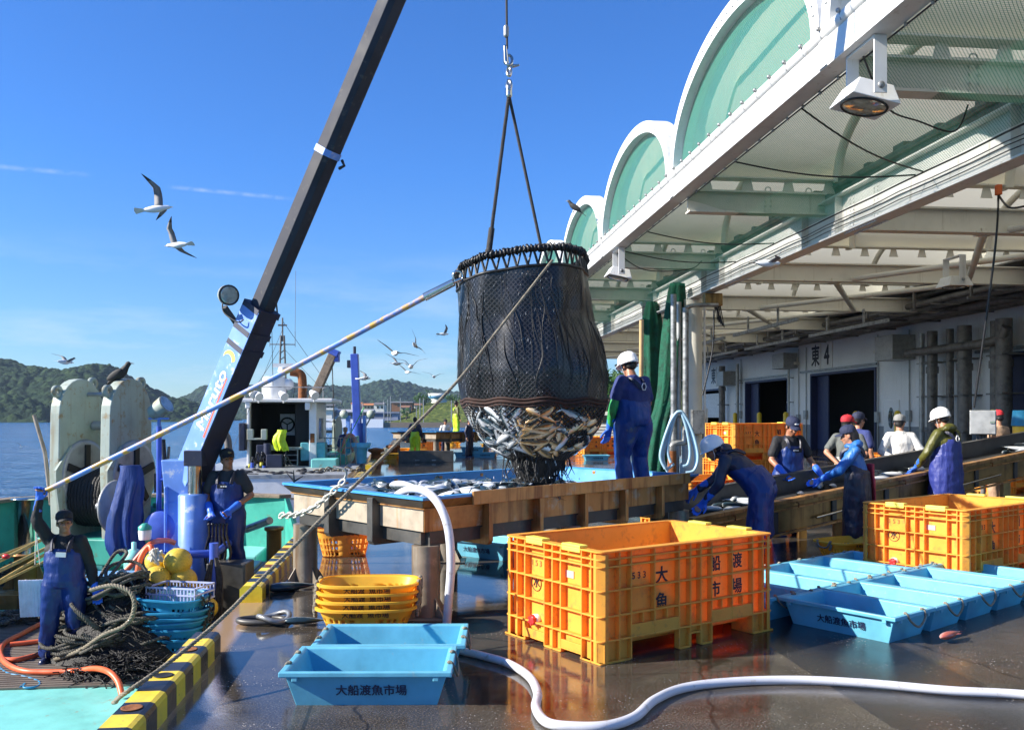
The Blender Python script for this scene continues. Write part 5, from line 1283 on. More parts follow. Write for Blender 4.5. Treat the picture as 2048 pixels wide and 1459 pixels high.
dup(tub, (PZ(975, 1118, 0).x, 10.75, 0), R(-38), 'blue tub under the steel tank beside the white hose', G)
dup(tub, (PZ(930, 1100, 0).x-.05, 11.6, 0), R(-38), 'blue tub under the steel tank, mostly behind the white hose', G)
for k, (px, py, z, lab) in enumerate(((932, 914, 0, 'far blue tub left of the pair beside the dark steel panel'), (968, 914, 0, 'far blue tub right of the pair beside the dark steel panel'), (945, 914, .21, 'far blue tub on top of the pair beside the dark steel panel'), (1192, 920, 0, 'far pale blue tub in front of the far orange containers'))):
    p = PZ(px, py, 0); dup(tub, (p.x, p.y, z), R(3), lab, G)

# ------------------------------------------------------------------ oval slotted baskets
def make_basket(label, mat, W_=.72, Dp=.50, H=.27, marks=None, name='fish_basket', handle='rope_tan'):
    t = thing(name, label, 'basket', (0, 0, 0)); n, m_ = 72, 14; e = 3.2
    def ringp(t_, off=0):
        w = (W_/2*(.76+.24*t_)-off); d = (Dp/2*(.74+.26*t_)-off); out = []
        for k in range(n):
            a = 2*pi*k/n; c, s_ = cos(a), sin(a); out.append(Vector((w*abs(c)**(2/e)*(1 if c > 0 else -1), d*abs(s_)**(2/e)*(1 if s_ > 0 else -1), .0)))
        return out
    b = MB(); vs = []; fs = []
    for j in range(m_+1):
        for p in ringp(j/m_): vs.append((p.x, p.y, H*j/m_))
    for j in range(m_):
        for k in range(n):
            hole = (k % 2 == 0) and (j in (1, 2, 4, 5, 7, 8)) and (k % 18) not in (8, 0)
            if not hole: fs.append((j*n+k, j*n+(k+1) % n, (j+1)*n+(k+1) % n, (j+1)*n+k))
    b.add(vs, fs, 0, True); b.add(vs[:n], [tuple(range(n))])
    o = b.build('basket_wall', mat, t); s_ = o.modifiers.new('thick', 'SOLIDIFY'); s_.thickness = .007
    b = MB(); r0, r1 = ringp(1.0, -.004), ringp(1.0, -.022)
    b.loft([[p+Vector((0, 0, z)) for p in rr] for rr, z in ((r0, H-.004), (r0, H+.008), (r1, H+.004), (r1, H-.014), (r0, H-.012))], smooth=False, caps=False); b.build('rim', mat, t)
    if handle:
        for sx in (-1, 1):
            q = MB(); x = W_/2+.012; q.tube(catmull([(sx*x, -.09, H-.0), (sx*(x+.012), -.09, H+.015), (sx*(x+.02), -.05, H-.05), (sx*(x+.02), .05, H-.05), (sx*(x+.012), .09, H+.015), (sx*x, .09, H)], 5), .010, 6)
            for k in range(5): q.ball((sx*(x+.004), -.09+.008*sin(k*2), H+.012-.02*k), .016, 6); q.ball((sx*(x+.004), .09, H+.012-.018*k), .015, 6)
            q.build('rope_handle', M[handle], t)
    if marks:
        yf = -(Dp/2*(.74+.26*.86))-.006; lean = Vector((0, -Dp/2*.26/H, 1))
        for s_, x in (('大船渡', -.085), ('魚市場', .105)): text(s_, .054, M['ink'], t, frame((x, yf, H*.84), (1, 0, 0), lean), bold=.02)
    return t
bas = make_basket('bottom yellow basket of the stack of four beside the front tank leg', M['yellow'], .74, .50, .205, True); GB = 'yellow slotted baskets'; bas['group'] = GB
bx, by = P(735, 833, 6.95).x, 6.95
bas.location = (bx, by, 0); bas.rotation_euler = (0, 0, R(3))
for k, lab in ((1, 'yellow basket second from the bottom of the stack of four'), (2, 'yellow basket third from the bottom of the stack of four'), (3, 'top yellow basket of the stack of four')):
    dup(bas, (bx+.004*k, by+.005*k, .059*k), R(3+rnd.uniform(-1.5, 1.5)), lab, GB)
obas = make_basket('single orange slotted basket behind the left tank leg', M['orange'], .66, .46, .33, True)
obas.location = (PZ(678, 1118, 0).x, 10.75, 0); obas.rotation_euler = (0, 0, R(8))
dup(bas, (PZ(1690, 1118, 0).x, 10.35, .03), R(30), 'dirty yellow basket between the conveyor and the right orange container', GB)
for k, (px, py) in enumerate(((795, 917), (778, 918), (803, 905), (975, 895), (910, 890))):
    p = PZ(px, py, 0); dup(bas, (p.x, p.y, 0 if k < 4 else .0), R(10*k), ('yellow basket near the far kerb, left of the dark steel panel', 'yellow basket leftmost beside the far kerb', 'yellow basket behind the pair beside the far kerb', 'yellow basket lying on the far blue tubs', 'yellow basket under the second tank')[k], GB)

# ------------------------------------------------------------------ conveyor
S0, S1 = Vector((2.02, 10.22, .50)), Vector((10.2, 15.80, 1.28)); cd = (S1-S0); cl = cd.length; cd.normalize(); cs = Vector((-cd.y, cd.x, 0)).normalized(); cu = cd.cross(cs)
t = thing('conveyor', 'long inclined steel conveyor carrying fish from the tank into the hall', 'conveyor', S0)
def cv(a, s_, z): return cd*a+cs*s_+Vector((0, 0, z))
def cbox(b, a0, a1, s0, s1, z0, z1):
    vs = [cv(a, s_, z) for z in (z0, z1) for a, s_ in ((a0, s0), (a1, s0), (a1, s1), (a0, s1))]
    b.add(vs, [(0, 3, 2, 1), (4, 5, 6, 7), (0, 1, 5, 4), (1, 2, 6, 5), (2, 3, 7, 6), (3, 0, 4, 7)])
b = MB(); cbox(b, 0, cl, 0, .03, -.40, -.05); b.build('front_panel', M['gold_steel'], t, bevel=.004)
b = MB(); cbox(b, 0, cl, -.05, .06, -.045, .0); cbox(b, 0, cl, -.045, .0, -.13, -.11); cbox(b, 0, cl, -.05, .0, -.43, -.405); b.build('front_lip', M['stain_steel'], t, bevel=.004)
b = MB(); cbox(b, 0, cl, .62, .66, -.3, .17); cbox(b, 0, cl, .60, .70, .171, .19); b.build('back_panel', M['dark_steel'], t, bevel=.004)
b = MB(); cbox(b, 0, cl, .065, .615, -.09, -.06); b.build('belt', M['rubber'], t)
for k in range(9):
    b = MB(); a = .25+cl*k/8.6; cbox(b, a, a+.09, -.03, .0, -.39, -.135); b.build('stiffener', M['dark_steel'], t, bevel=.004)
    b = MB(); b.tube([cv(a+.45, -.012, -.12), cv(a+.45, -.05, -.12), cv(a+.45, -.05, -.065), cv(a+.45, -.012, -.065)], .009, 5); b.build('hook', M['rust'], t)
for a in (2.2, 5.6): b = MB(); b.tube([cv(a, -.05, -.30), cv(a+1.1, -.05, -.27)], .018, 7); b.build('grab_rail', M['chrome'], t)
for a in (.6, 2.75, 4.9, 7.0, 9.0):
    for s_ in (.03, .6):
        q = MB(); p = cv(a, s_, -.40); q.box(p-Vector((0, 0, (S0.z+p.z)/2)), (.11, .11, S0.z+p.z)); q.build('leg', M['gold_steel'], t, bevel=.004)
for k in range(40):
    a = rnd.uniform(.1, cl-.6); put_fish(S0+cv(a, rnd.uniform(.14, .54), -.03+rnd.uniform(0, .035)), (R(rnd.uniform(60, 120)), R(rnd.uniform(-8, 8)), math.atan2(cd.y, cd.x)+rnd.uniform(-.7, .7)+rnd.choice((0, pi))), 'silver fish lying on the conveyor belt', 'fish on the conveyor')
b = MB(); b.tube([(0, 0, 0), (0, 0, .62)], .028, 10); b.tube([(-.06, 0, .62), (.06, 0, .62)], .03, 8)
t = thing('valve_post', 'thin metal valve post with yellow handle in front of the conveyor', 'valve', (PZ(1681, 1085, 0).x-.05, 10.4, 0)); b.build('post', M['chrome'], t); q = MB(); q.ball((0, 0, .66), (.07, .04, .03), 10); q.build('handle', M['clip_yellow'], t)

# control box on its stand
t = thing('control_box', 'grey metal control box on a stand beside the conveyor', 'control box', (P(1966, 833, 15.2).x, 15.2, 0), R(-28))
b = MB(); b.bb((-.2, -.17, 1.35), (.2, .17, 1.76)); b.build('cabinet', M['galv'], t, bevel=.012)
b = MB(); b.bb((-.185, -.185, 1.365), (.185, -.171, 1.745)); d = b.build('door', M['grey_steel'], t, bevel=.005)
b = MB(); b.box((.14, -.195, 1.56), (.07, .02, .035)); b.build('latch', M['chrome'], d)
b = MB(); b.tube([(0, 0, 0), (0, 0, 1.35)], .04, 9)
for k in range(5): b.tube(catmull([(-.1+.05*k, -.05, 1.36), (-.07+.04*k, -.06, 1.15), (.02, 0, .95)], 5), .013, 5)
b.build('stand', M['dark_pipe'], t)
t = thing('bucket', 'blue bucket upside down on a thick yellow post at the right edge', 'bucket', (P(2042, 833, 20).x, 20, 1.45)); b = MB(); b.lathe([(.20, 0), (.165, .34), (.0, .345)], 22); b.build('shell', M['basket_blue'], t)
t = thing('yellow_bollard', 'thick yellow post carrying a blue bucket at the right edge', 'bollard', (P(2042, 833, 20).x, 20, 0)); b = MB(); b.lathe([(.17, 0), (.17, 1.44)], 18); b.build('post', M['kerb_yellow'], t)

# hose loops on a stand pipe, rusty riser
hp0 = P(1352, 833, 24.6); hk_ = 24.6/17.5
t = thing('stand_pipe', 'rusty stand pipe with grey elbow beside the white column', 'pipe', (hp0.x+.03, 24.6, 0)); t.scale = (hk_, hk_, 1)
b = MB(); b.tube([(-.10, 0, 0), (-.10, 0, .72)], .085, 12); b.build('riser', M['rust'], t)
b = MB(); b.tube(catmull([(-.10, 0, .72), (-.10, 0, .86), (-.02, 0, .93), (.12, 0, .94), (.17, 0, 1.02), (.17, 0, 1.3)], 6), .075, 12); b.tube(catmull([(.17, .02, 1.3), (.17, .02, 4.3), (.19, .02, 4.62), (.40, .02, 4.70), (.8, .02, 4.70)], 6), .06, 10); b.tube([(-.06, .05, .9), (-.06, .05, 5.0)], .06, 10); b.build('pipe', M['galv'], t)
b = MB(); b.box((.02, -.08, 1.66), (.34, .10, .1)); b.build('hook_plate', M['galv'], t, bevel=.02)
for k, (w, l, dx, lab) in enumerate(((.27, 1.06, -.02, 'pale blue hose loop on the stand pipe hook'), (.31, 1.16, .05, 'pale blue hose loop on the stand pipe hook'), (.21, .98, .03, 'pale blue hose loop on the stand pipe hook'), (.36, 1.1, .03, 'pale blue hose loop on the stand pipe hook'))):
    b = MB(); pts = [(-w*.25, 0, 0), (-w*.6, .0, -l*.25), (-w, -.02, -l*.7), (-w*.75, -.03, -l*.98), (-w*.2, -.03, -l*.9)] if k == 0 else [(-w*.75, -.02, -l*.95), (-w, 0, -l*.7), (-w*.55, 0, -l*.2), (-w*.2, 0, .0), (0, -.02, .05), (w*.25, -.02, .0), (w*.7, -.02, -l*.3), (w*1.0, -.02, -l*.72), (w*.8, -.03, -l*.97), (w*.35, -.03, -l*1.02)]
    b.tube(catmull(pts, 8), .028, 8)
    tag(b.build('hose_loop', M['hose_blue'], loc=(hp0.x+dx, 24.4-.03*k, 1.72)), lab, 'hose', 'hose loops on the stand pipe').scale = (hk_, hk_, hk_)

# white suction hose: from the foreground floor up over the tank rim
hz = .028
def gp(px, py): return PZ(px, py, hz)
pts = [PZ(2230, 1408, hz), gp(2048, 1388), gp(1900, 1380), gp(1740, 1366), gp(1600, 1359), gp(1470, 1362), gp(1370, 1374), gp(1310, 1398), gp(1270, 1432), gp(1215, 1450), gp(1150, 1452), gp(1095, 1444), gp(1072, 1415), gp(1075, 1385), gp(1058, 1352), gp(1015, 1325), gp(960, 1309), gp(915, 1297), PZ(895, 1275, .06)]
b = MB(); b.tube(catmull(pts, 10), .027, 14); 
tag(b.build('suction_hose', M['hose_white']), 'thick white hose snaking across the wet floor in the foreground', 'hose')
pts = [P(893, 1254, 7.02), P(897, 1200, 6.98), P(902, 1130, 6.96), P(897, 1060, 6.98), P(880, 1012, 7.05), P(855, 984, 7.25), P(828, 977, 7.5), P(805, 983, 7.75), P(785, 998, 7.95)]
b = MB(); b.tube(catmull(pts, 10), .034, 14)
tag(b.build('suction_hose', M['hose_white']), 'thick white hose arching over the tank rim beside the front leg', 'hose')

# small things on the quay floor
t = thing('mooring_ring', 'steel mooring ring lying on the quay by the kerb gap', 'ring', PZ(548, 1240, .03))
b = MB(); b.tube([(.12*cos(k*pi/14), .12*sin(k*pi/14), .03+.02*sin(k*pi/7)) for k in range(28)], .020, 9, closed=True); b.build('ring', M['galv'], t)
b = MB(); b.tube([(.19*cos(k*pi/14)-.1, .09*sin(k*pi/14)+.02, .0) for k in range(28)], .022, 9, closed=True); b.box((.0, .05, -.02), (.22, .16, .03)); b.build('base_plate', M['dark_steel'], t)
put_fish(PZ(606, 1240, .04), (R(85), 0, R(8)), 'silver fish lying on the quay beside the mooring ring', None, sc=.75)
put_fish(PZ(578, 1172, .04), (R(95), 0, R(25)), 'dark fish lying at the start of the second kerb', None, sc=1.1)
put_fish(PZ(1900, 1268, .05), (R(75), 0, R(38)), 'pink red fish lying on the floor beside the right blue tubs', None, fish_mesh(.30, 'red_fish', 'fish_red', 1.0))

# wooden pole leaning behind the tank worker
b = MB(); b.tube([P(1281, 975, 11.2), P(1283, 640, 10.9)], .028, 10); tag(b.build('wooden_pole', M['wood']), 'tall pale wooden pole standing behind the tank worker', 'pole')

# far things on the quay
for px, py, lab in ((752, 925, 'rust brown bollard at the far kerb'), (786, 915, 'second rust brown bollard at the far kerb')):
    p = PZ(px, py, 0); t = thing('mooring_bollard', lab, 'bollard', p); b = MB(); b.lathe([(.3, 0), (.2, .1), (.17, .35), (.3, .42), (.28, .5), (.0, .55)], 18); b.build('post', M['rust'], t)
t = thing('white_van', 'white van parked at the far end of the market', 'van', P(1214, 860, 62)); t.location.z = 0
b = MB(); b.bb((-1.0, 0, .3), (1.0, 4, 1.1)); b.box((0, 2, 1.55), (1.95, 4, .9), top=(1.7, 3.4)); b.build('body', M['white_paint'], t, bevel=.06)
b = MB(); b.bb((-.8, -.02, 1.25), (.8, .3, 1.75)); b.build('windscreen', M['glass_dark'], t)
for sx in (-.9, .9):
    b = MB(); b.lathe([(.32, -.1), (.32, .1)], 18, Matrix.Translation((sx, .8, .32)) @ Matrix.Rotation(R(90), 4, 'Y')); b.build('wheel', M['rubber'], t)
t = thing('gangway', 'grey slatted gangway lying at the far end of the quay', 'gangway', P(1190, 880, 52)); t.location.z = 0
b = MB()
for k in range(6): b.bb((-1.6, k*.5, .1+.18*k), (1.6, k*.5+.35, .16+.18*k))
b.build('steps', M['galv'], t)
# ------------------------------------------------------------------ hanging brailer net full of fish
ND = 9.35; nsc = F/ND
def NX(px): return (px-1024)/F*ND
def NZ(y): return CAM_H-(y-833)/nsc
M['net_fine'] = meshnet('fine_black_net', (.013, .013, .014), .97, .050, .26, .06, .28, cyl=.72)
def net_prof(y):       # centre x px and half width px read at image row y
    T = [(545, 1042, 128), (600, 1046, 130), (650, 1049, 132), (700, 1058, 141), (750, 1063, 146), (785, 1066, 143), (805, 1068, 140), (830, 1070, 132), (855, 1072, 120), (878, 1074, 104), (895, 1075, 88), (912, 1075, 64), (926, 1076, 40), (940, 1076, 33), (958, 1072, 30)]
    for a, b in zip(T, T[1:]):
        if y <= b[0]: t = max(0, (y-a[0])/(b[0]-a[0])); return a[1]+(b[1]-a[1])*t, a[2]+(b[2]-a[2])*t
    return T[-1][1:]
net = thing('brailer_net', 'big black bag net full of fish hanging from the crane over the tank', 'fishing net', (NX(1060), ND, 0))
ox = NX(1060)
tilt = lambda a: .085*cos(a)-.050*sin(a)          # the hoop hangs higher on the right and on the side towards the camera
def npt(y, a, k=1.0, wob=0):
    cx, hw = net_prof(y); r = hw/nsc*k; f = max(0, 1-(y-545)/260)
    w = 1+.028*sin(a*5+y*.012)+.02*sin(a*11+1.3+y*.02)+wob
    return Vector((NX(cx)-ox+r*w*cos(a), r*w*sin(a), NZ(y)+tilt(a)*f))
hoop = [npt(532, 2*pi*k/48)*1.0 for k in range(48)]
b = MB(); b.tube(hoop, .026, 9, closed=True)
for k in range(110):
    a = 2*pi*k/110; p = npt(532, a); d = Vector((-sin(a), cos(a), 0)); o_ = Vector((cos(a), sin(a), 0))
    b.tube([p+(o_*cos(q)+Vector((0, 0, 1))*sin(q))*.035+d*.012*sin(q*2+k) for q in [i*pi/3 for i in range(6)]], .010+.006*(k % 3 == 0), 4, closed=True)
b.build('hoop', M['rope_black'], net)
b = MB()
for k in range(40):          # lacing between hoop and net leaves a row of open loops
    a = 2*pi*k/40; a2 = 2*pi*(k+.5)/40; p = npt(530, a); q = npt(562, a2); q2 = npt(562, a2-2*pi/40)
    b.tube([p, p.lerp(q, .5)+Vector((0, 0, .01)), q], .013, 5); b.tube([p, q2], .011, 5)
b.tube([npt(563, 2*pi*k/60) for k in range(60)], .016, 5, closed=True)
b.build('lacing', M['rope_black'], net)
def skin(y0, y1, nr, na, k=1.0):
    b = MB(); vs = [npt(y0+(y1-y0)*i/nr, 2*pi*j/na, k, .012*noise.noise(Vector((j*.35, i*.3, 2)))) for i in range(nr+1) for j in range(na)]
    b.add(vs, [(i*na+j, i*na+(j+1) % na, (i+1)*na+(j+1) % na, (i+1)*na+j) for i in range(nr) for j in range(na)], 0, True); return b
skin(562, 808, 26, 72).build('fine_mesh', M['net_fine'], net)
skin(562, 640, 8, 60, .985).build('inner_fold', M['net_fine'], net)
b = MB()
for dy, r in ((806, .018), (800, .014), (812, .013)): b.tube([npt(dy+2.2*sin(k*.9), 2*pi*k/70, 1.012) for k in range(70)], r, 6, closed=True)
b.build('seam_rope', pbr('seam_rope', (.035, .014, .009), .8, var=.4, scale=20), net)
# folds of netting that run down from the hoop, wet and catching the sun
b = MB()
for k in range(120):
    a = rnd.uniform(0, 2*pi); y_a = rnd.uniform(565, 700); y_b = min(800, y_a+rnd.uniform(60, 220)); ys = [y_a+i*((y_b-y_a)/9) for i in range(10)]; da = rnd.uniform(-.2, .2)
    b.tube([npt(y, a+da*i/9+.03*sin(i*.8+k), 1.008) for i, y in enumerate(ys)], [.0012+(.002+.004*(k % 4 == 0))*sin(pi*i/9) for i in range(10)], 4)
b.build('fold', M['rope_black'], net)['kind'] = 'stuff'
# beads of sea water hanging in the mesh, pale as painted sun glints on the left
b = MB()
for k in range(260):
    a = rnd.gauss(-2.3, .75); y = rnd.uniform(566, 790); p = npt(y, a, 1.006); L = rnd.uniform(.008, .034); b.limb(p, p-Vector((.2*L, 0, L)), .0008, .0016, 4)
b.build('glint_beads', pbr('glint_bead', (.5, .52, .55), .15, spec=.8), net)['kind'] = 'stuff'
def packed_mat():
    m, nt, out = newmat('packed_fish'); tc = nt.nodes.new('ShaderNodeTexCoord').outputs['Object']
    mp = nd(nt, 'ShaderNodeMapping', None, Vector=tc); mp.inputs['Rotation'].default_value = (.5, .6, .3); mp.inputs['Scale'].default_value = (7, 16, 15)
    v = nd(nt, 'ShaderNodeTexVoronoi', None, Vector=mp.outputs[0], Scale=1.0); sp = nd(nt, 'ShaderNodeSeparateXYZ', None, i0=v.outputs['Color'])
    x = nd(nt, 'ShaderNodeSeparateXYZ', None, i0=tc).outputs[0]
    sil = ramp(nt, sp.outputs[0], [(.12, (.03, .045, .05)), (.30, (.36, .39, .40)), (.7, (.80, .81, .79))]); warmlit = ramp(nt, sp.outputs[0], [(.12, (.05, .03, .01)), (.30, (.60, .33, .09)), (.7, (.88, .64, .32))])
    col = mixc(nt, maprange(nt, x, -.35, .05), sil, warmlit); col = mixc(nt, maprange(nt, v.outputs['Distance'], .45, .75), col, (.02, .018, .015))  # right side painted warm, for light bounced off the orange crates
    bp = nd(nt, 'ShaderNodeBump', None, Height=math_(nt, 'SUBTRACT', 1.0, v.outputs['Distance']), Strength=1.0, Distance=.04)
    p = nd(nt, 'ShaderNodeBsdfPrincipled', None, Base_Color=col, Roughness=.25, Metallic=.15, Normal=bp.outputs[0]); nt.links.new(p.outputs[0], out.inputs[0]); return m
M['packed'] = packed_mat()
# lower bag: coarse diamond netting
b = MB(); na, y0, y1 = 64, 806, 930; nr = 26
def dp(i, j): return npt(y0+(y1-y0)*(i/nr)**.93, 2*pi*(j+(i % 2)*.5)/na, 1.015)
for i in range(nr):
    for j in range(na):
        p = dp(i, j); q1 = dp(i+1, j if i % 2 == 0 else j+1); q2 = dp(i+1, j-1 if i % 2 == 0 else j)
        rr = .0085 if i < 20 else .011
        b.tube([p, q1], rr, 5, caps=False); b.tube([p, q2], rr, 5, caps=False)
b.build('coarse_mesh', M['rope_black'], net)
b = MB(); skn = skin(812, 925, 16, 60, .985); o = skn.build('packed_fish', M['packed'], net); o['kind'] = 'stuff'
# gathered tail with frayed netting
b = MB(); b.tube([npt(918, 0).lerp(npt(918, pi), .5), npt(958, 0).lerp(npt(958, pi), .5)-Vector((0, 0, .03))], [.30, .17], 14)
for k in range(110):
    a = rnd.uniform(0, 2*pi); p = npt(rnd.uniform(905, 930), a, .95); L = rnd.uniform(.08, .30)
    b.tube([p, p+Vector((rnd.uniform(-.04, .04), rnd.uniform(-.04, .04), -L*.5)), p+Vector((rnd.uniform(-.07, .07), rnd.uniform(-.07, .07), -L))], [.012, .008, .003], 4)
b.build('gathered_tail', M['net_black'], net)
M['fish_warmlit'] = fish_mat('warmlit_fish', (.12, .07, .02), (.62, .36, .12), (.80, .62, .38)); WARMLIT = fish_mesh(.40, 'warmlit_fish', 'fish_warmlit', 1.1)  # fish with the crates' orange bounce light painted into their colour
for k in range(104):
    y = rnd.uniform(828, 902); a = rnd.uniform(0, 2*pi) if k < 8 else rnd.uniform(-pi-.15, .15); p = npt(y, a, .975)
    tan = Vector((-sin(a), cos(a), 0)); o_ = Vector((cos(a), sin(a), 0)); dn = (npt(y+8, a, .945)-npt(y-8, a, .945)).normalized(); o_ = tan.cross(dn); o_ = (o_ if o_.dot(Vector((cos(a), sin(a), 0))) > 0 else -o_).normalized(); ax = (tan*rnd.uniform(-1, 1)+dn*rnd.uniform(-.8, .8)).normalized()
    side = o_.cross(ax).normalized(); up = rnd.choice((-1, 1))*side
    Mx = Matrix((ax, o_, ax.cross(o_))).transposed()
    put_fish(p+Vector((net.location.x, net.location.y, 0)), Mx.to_euler(), 'fish packed behind the coarse meshes of the hanging net', 'fish in the hanging net', WARMLIT if cos(a) > -.35 and rnd.random() < .8 else None, sc=.84)
drops = MB()
for k in range(150):
    p = Vector((NX(rnd.gauss(1075, 30)), ND+rnd.uniform(-.3, .3), rnd.uniform(.98, NZ(900)))); L = rnd.uniform(.006, .03); drops.limb(p, p-Vector((0, 0, L)), .003, .0045, 5)
M['drop'] = pbr('water_drop', (.75, .78, .8), .08, spec=.8); tag(drops.build('falling_water', M['drop']), 'water drops falling from the bottom of the net into the tank', 'water', kind='stuff')

# bridle, swivel and crane wire
top = P(1018, 190, ND); tt = thing('lifting_bridle', 'two leg wire bridle with steel swivel holding the net', 'sling', top)
b = MB(); L0 = npt(532, pi*1.12)+Vector((ox, ND, 0)); R0 = npt(532, .30+1.15)+Vector((ox, ND, 0))
La = P(978, 500, ND-.1); Ra = P(1082, 492, ND+.2)
b.rope([Vector((0, 0, 0)), La-top], .020, .1, 2); b.tube([La-top, La-top+Vector((-.01, 0, -.08))], .04, 7)
b.tube([(La-top).lerp(Vector((0, 0, 0)), .14), La-top], .032, 7); b.build('left_leg', M['rope_dark'], tt)
b = MB(); b.tube([Vector((0, 0, 0)), Ra-top], .017, 7); b.build('right_leg', M['rope_dark'], tt)
b = MB()
for (z, w, h) in ((.10, .035, .12), (.24, .032, .10), (.36, .055, .13)):
    b.tube([Vector((w*cos(a*pi/7)*(1 if int(z*100) % 2 else .6), w*.6*sin(a*pi/7), z+h*.5*sin(a*pi/7)+.0)) for a in range(14)], .016, 6, closed=True)
b.limb((-.03, 0, .34), (-.04, 0, .50), .03, .02, 8); b.limb((.04, 0, .30), (.10, 0, .31), .02, .012, 8); b.limb((0, 0, .0), (0, 0, .08), .035, .03, 8); b.build('swivel', M['chrome'], tt)
b = MB(); b.limb((-.03, 0, .62), (-.03, 0, .70), .028, .028, 8); b.build('wire_clamp', M['galv'], tt)
tip = Vector((-.09, 9.42, 8.9))
b = MB(); b.tube([top+Vector((-.02, 0, .48)), tip], .012, 6); tag(b.build('crane_wire', M['rope_dark']), 'thin crane wire running up from the swivel out of view', 'wire')

# long pole from the young man's hand to the hoop
h0 = P(90, 982, 9.86); h1 = P(912, 562, 9.0)
t = thing('long_pole', 'long blue and rusty yellow pole held from the deck to the net hoop', 'pole', h0)
b = MB(); e = h1-h0; b.tube(catmull([Vector((0, 0, 0)), e*.3-Vector((0, 0, .02)), e*.6-Vector((0, 0, .035)), e*.94], 8), [.030]*25, 10); b.build('shaft', M['pole_blue'], t)
b = MB(); b.tube([e*.93, e*.995], [.044, .040], 10); b.tube([e*.995, e*1.0+Vector((.05, 0, .02))], .02, 6); b.tube([e*1.0+Vector((.02+.05*cos(k*pi/6), 0, .05+.05*sin(k*pi/6))) for k in range(12)], .012, 6, closed=True); b.build('ferrule', M['chrome'], t)
b = MB(); b.ball((0, 0, 0), .034, 10); b.build('end_cap', M['gold_steel'], t)

# tag line from the hoop down across the quay edge to the deck
pts = [P(1105, 520, 8.55), P(1000, 655, 7.95), P(915, 762, 7.5), P(800, 880, 7.0), P(640, 1040, 6.3), P(520, 1160, 5.85), P(430, 1248, 5.5), P(330, 1330, 5.15), P(243, 1390, 4.95), P(232, 1402, 5.5), P(226, 1404, 6.6)]
b = MB(); b.rope(pts, .0135, .075, 6); tag(b.build('tag_line', M['rope_tan']), 'taut tan rope running from the net hoop down to the near boat', 'rope')

# white plastic chain on the tank corner
ca, cb = P(688, 960, 7.98), P(560, 1030, 8.75)
t = thing('chain', 'white plastic chain hooked from the tank rim to the boat post', 'chain', ca)
b = MB(); n = 17
for k in range(n):
    p = (cb-ca)*((k+.5)/n)-Vector((0, 0, .10*sin(pi*(k+.5)/n))); d = (cb-ca).normalized(); s_ = d.cross(Vector((0, 0, 1))).normalized() if k % 2 else Vector((0, 0, 1))
    b.tube([p+d*.055*cos(a*pi/6)+s_*.024*sin(a*pi/6) for a in range(12)], .0095, 6, closed=True)
b.build('links', M['rope_white'], t)
b = MB(); b.tube(catmull([(0, 0, .0), (.02, 0, .06), (-.0, 0, .10), (-.10, .03, .12)], 6), .012, 6); b.build('hook', M['galv'], t)
# ------------------------------------------------------------------ near boat
DZ = -1.07
def bx_(p): v = Vector(p); return (v.x*CA+v.y*SA, -v.x*SA+v.y*CA, v.z)      # world -> quay frame
boat = bthing('fishing_boat', 'turquoise decked fishing boat moored along the quay in the foreground', 'boat')
b = MB(); b.bb((-7.0, -4, DZ-.12), (-1.80, 16.3, DZ)); b.build('deck', M['turq'], boat)
b = MB()
out_ = [(-1.74, -4), (-1.74, 15.2), (-2.2, 16.2), (-3.1, 16.7), (-5.7, 16.7), (-6.8, 16.2), (-7.2, 15.2), (-7.2, -4)]
inn = [(-1.84, -4), (-1.84, 15.15), (-2.26, 16.1), (-3.14, 16.58), (-5.66, 16.58), (-6.74, 16.1), (-7.08, 15.15), (-7.08, -4)]
def topz(i): return -.80 if i < 2 else .22
secs = [[(o[0], o[1], -2.6), (o[0], o[1], topz(i)), (n[0], n[1], topz(i)), (n[0], n[1], -2.6)] for i, (o, n) in enumerate(zip(out_, inn))]
b.loft(secs, smooth=False); b.build('bulwark', M['green_paint'], boat)
b = MB(); secs = []
for i, (o, n) in list(enumerate(zip(out_, inn)))[2:]: z = topz(i)+.004; secs.append([(o[0]-.03 if o[0] < -4 else o[0]+.03, o[1], z), (o[0]-.03 if o[0] < -4 else o[0]+.03, o[1], z+.06), (n[0]+.14 if n[0] < -4 else n[0]-.10, n[1]-(.1 if i in (3, 4) else 0), z+.06), (n[0]+.14 if n[0] < -4 else n[0]-.10, n[1]-(.1 if i in (3, 4) else 0), z)])
b.loft(secs, smooth=False); b.build('cap_rail', M['wood_dark'], boat, bevel=.01)
for k in range(9):
    y = 2+k*1.7; b = MB(); b.prism([(0, 0), (.36, 0), (.30, .12), (.10, .55), (.07, 1.25), (0, 1.25)], .07, Matrix(((1, 0, 0, -7.075), (0, 0, 1, y), (0, 1, 0, DZ), (0, 0, 0, 1)))); b.build('bulwark_stay', M['green_paint'], boat)
for x in (-3.3, -4.4, -5.5): b = MB(); b.prism([(0, 0), (.36, 0), (.30, .12), (.10, .55), (.07, 1.25), (0, 1.25)], .07, Matrix(((0, 0, 1, x), (-1, 0, 0, 16.575), (0, 1, 0, DZ), (0, 0, 0, 1)))); b.build('bulwark_stay', M['turq'], boat)
b = MB(); b.bb((-5.2, 15.2, DZ+.002), (-2.6, 16.5, DZ+.42)); b.build('hatch_step', M['turq'], boat, bevel=.03)
mt = MB(); y = 9.55
mt.bb((-6.2, 9.45, DZ+.002), (-1.9, 13.2, DZ+.022))
for i in range(43):
    for j in range(2): pass
mt.build('rubber_mat', M['mat_rubber'], boat)
b = MB()
for i in range(46): b.bb((-6.15, 9.5+i*.075, DZ+.0225), (-1.95, 9.525+i*.075, DZ+.030))
o = b.build('mat_ridge', M['mat_rubber'], boat); o['kind'] = 'stuff'
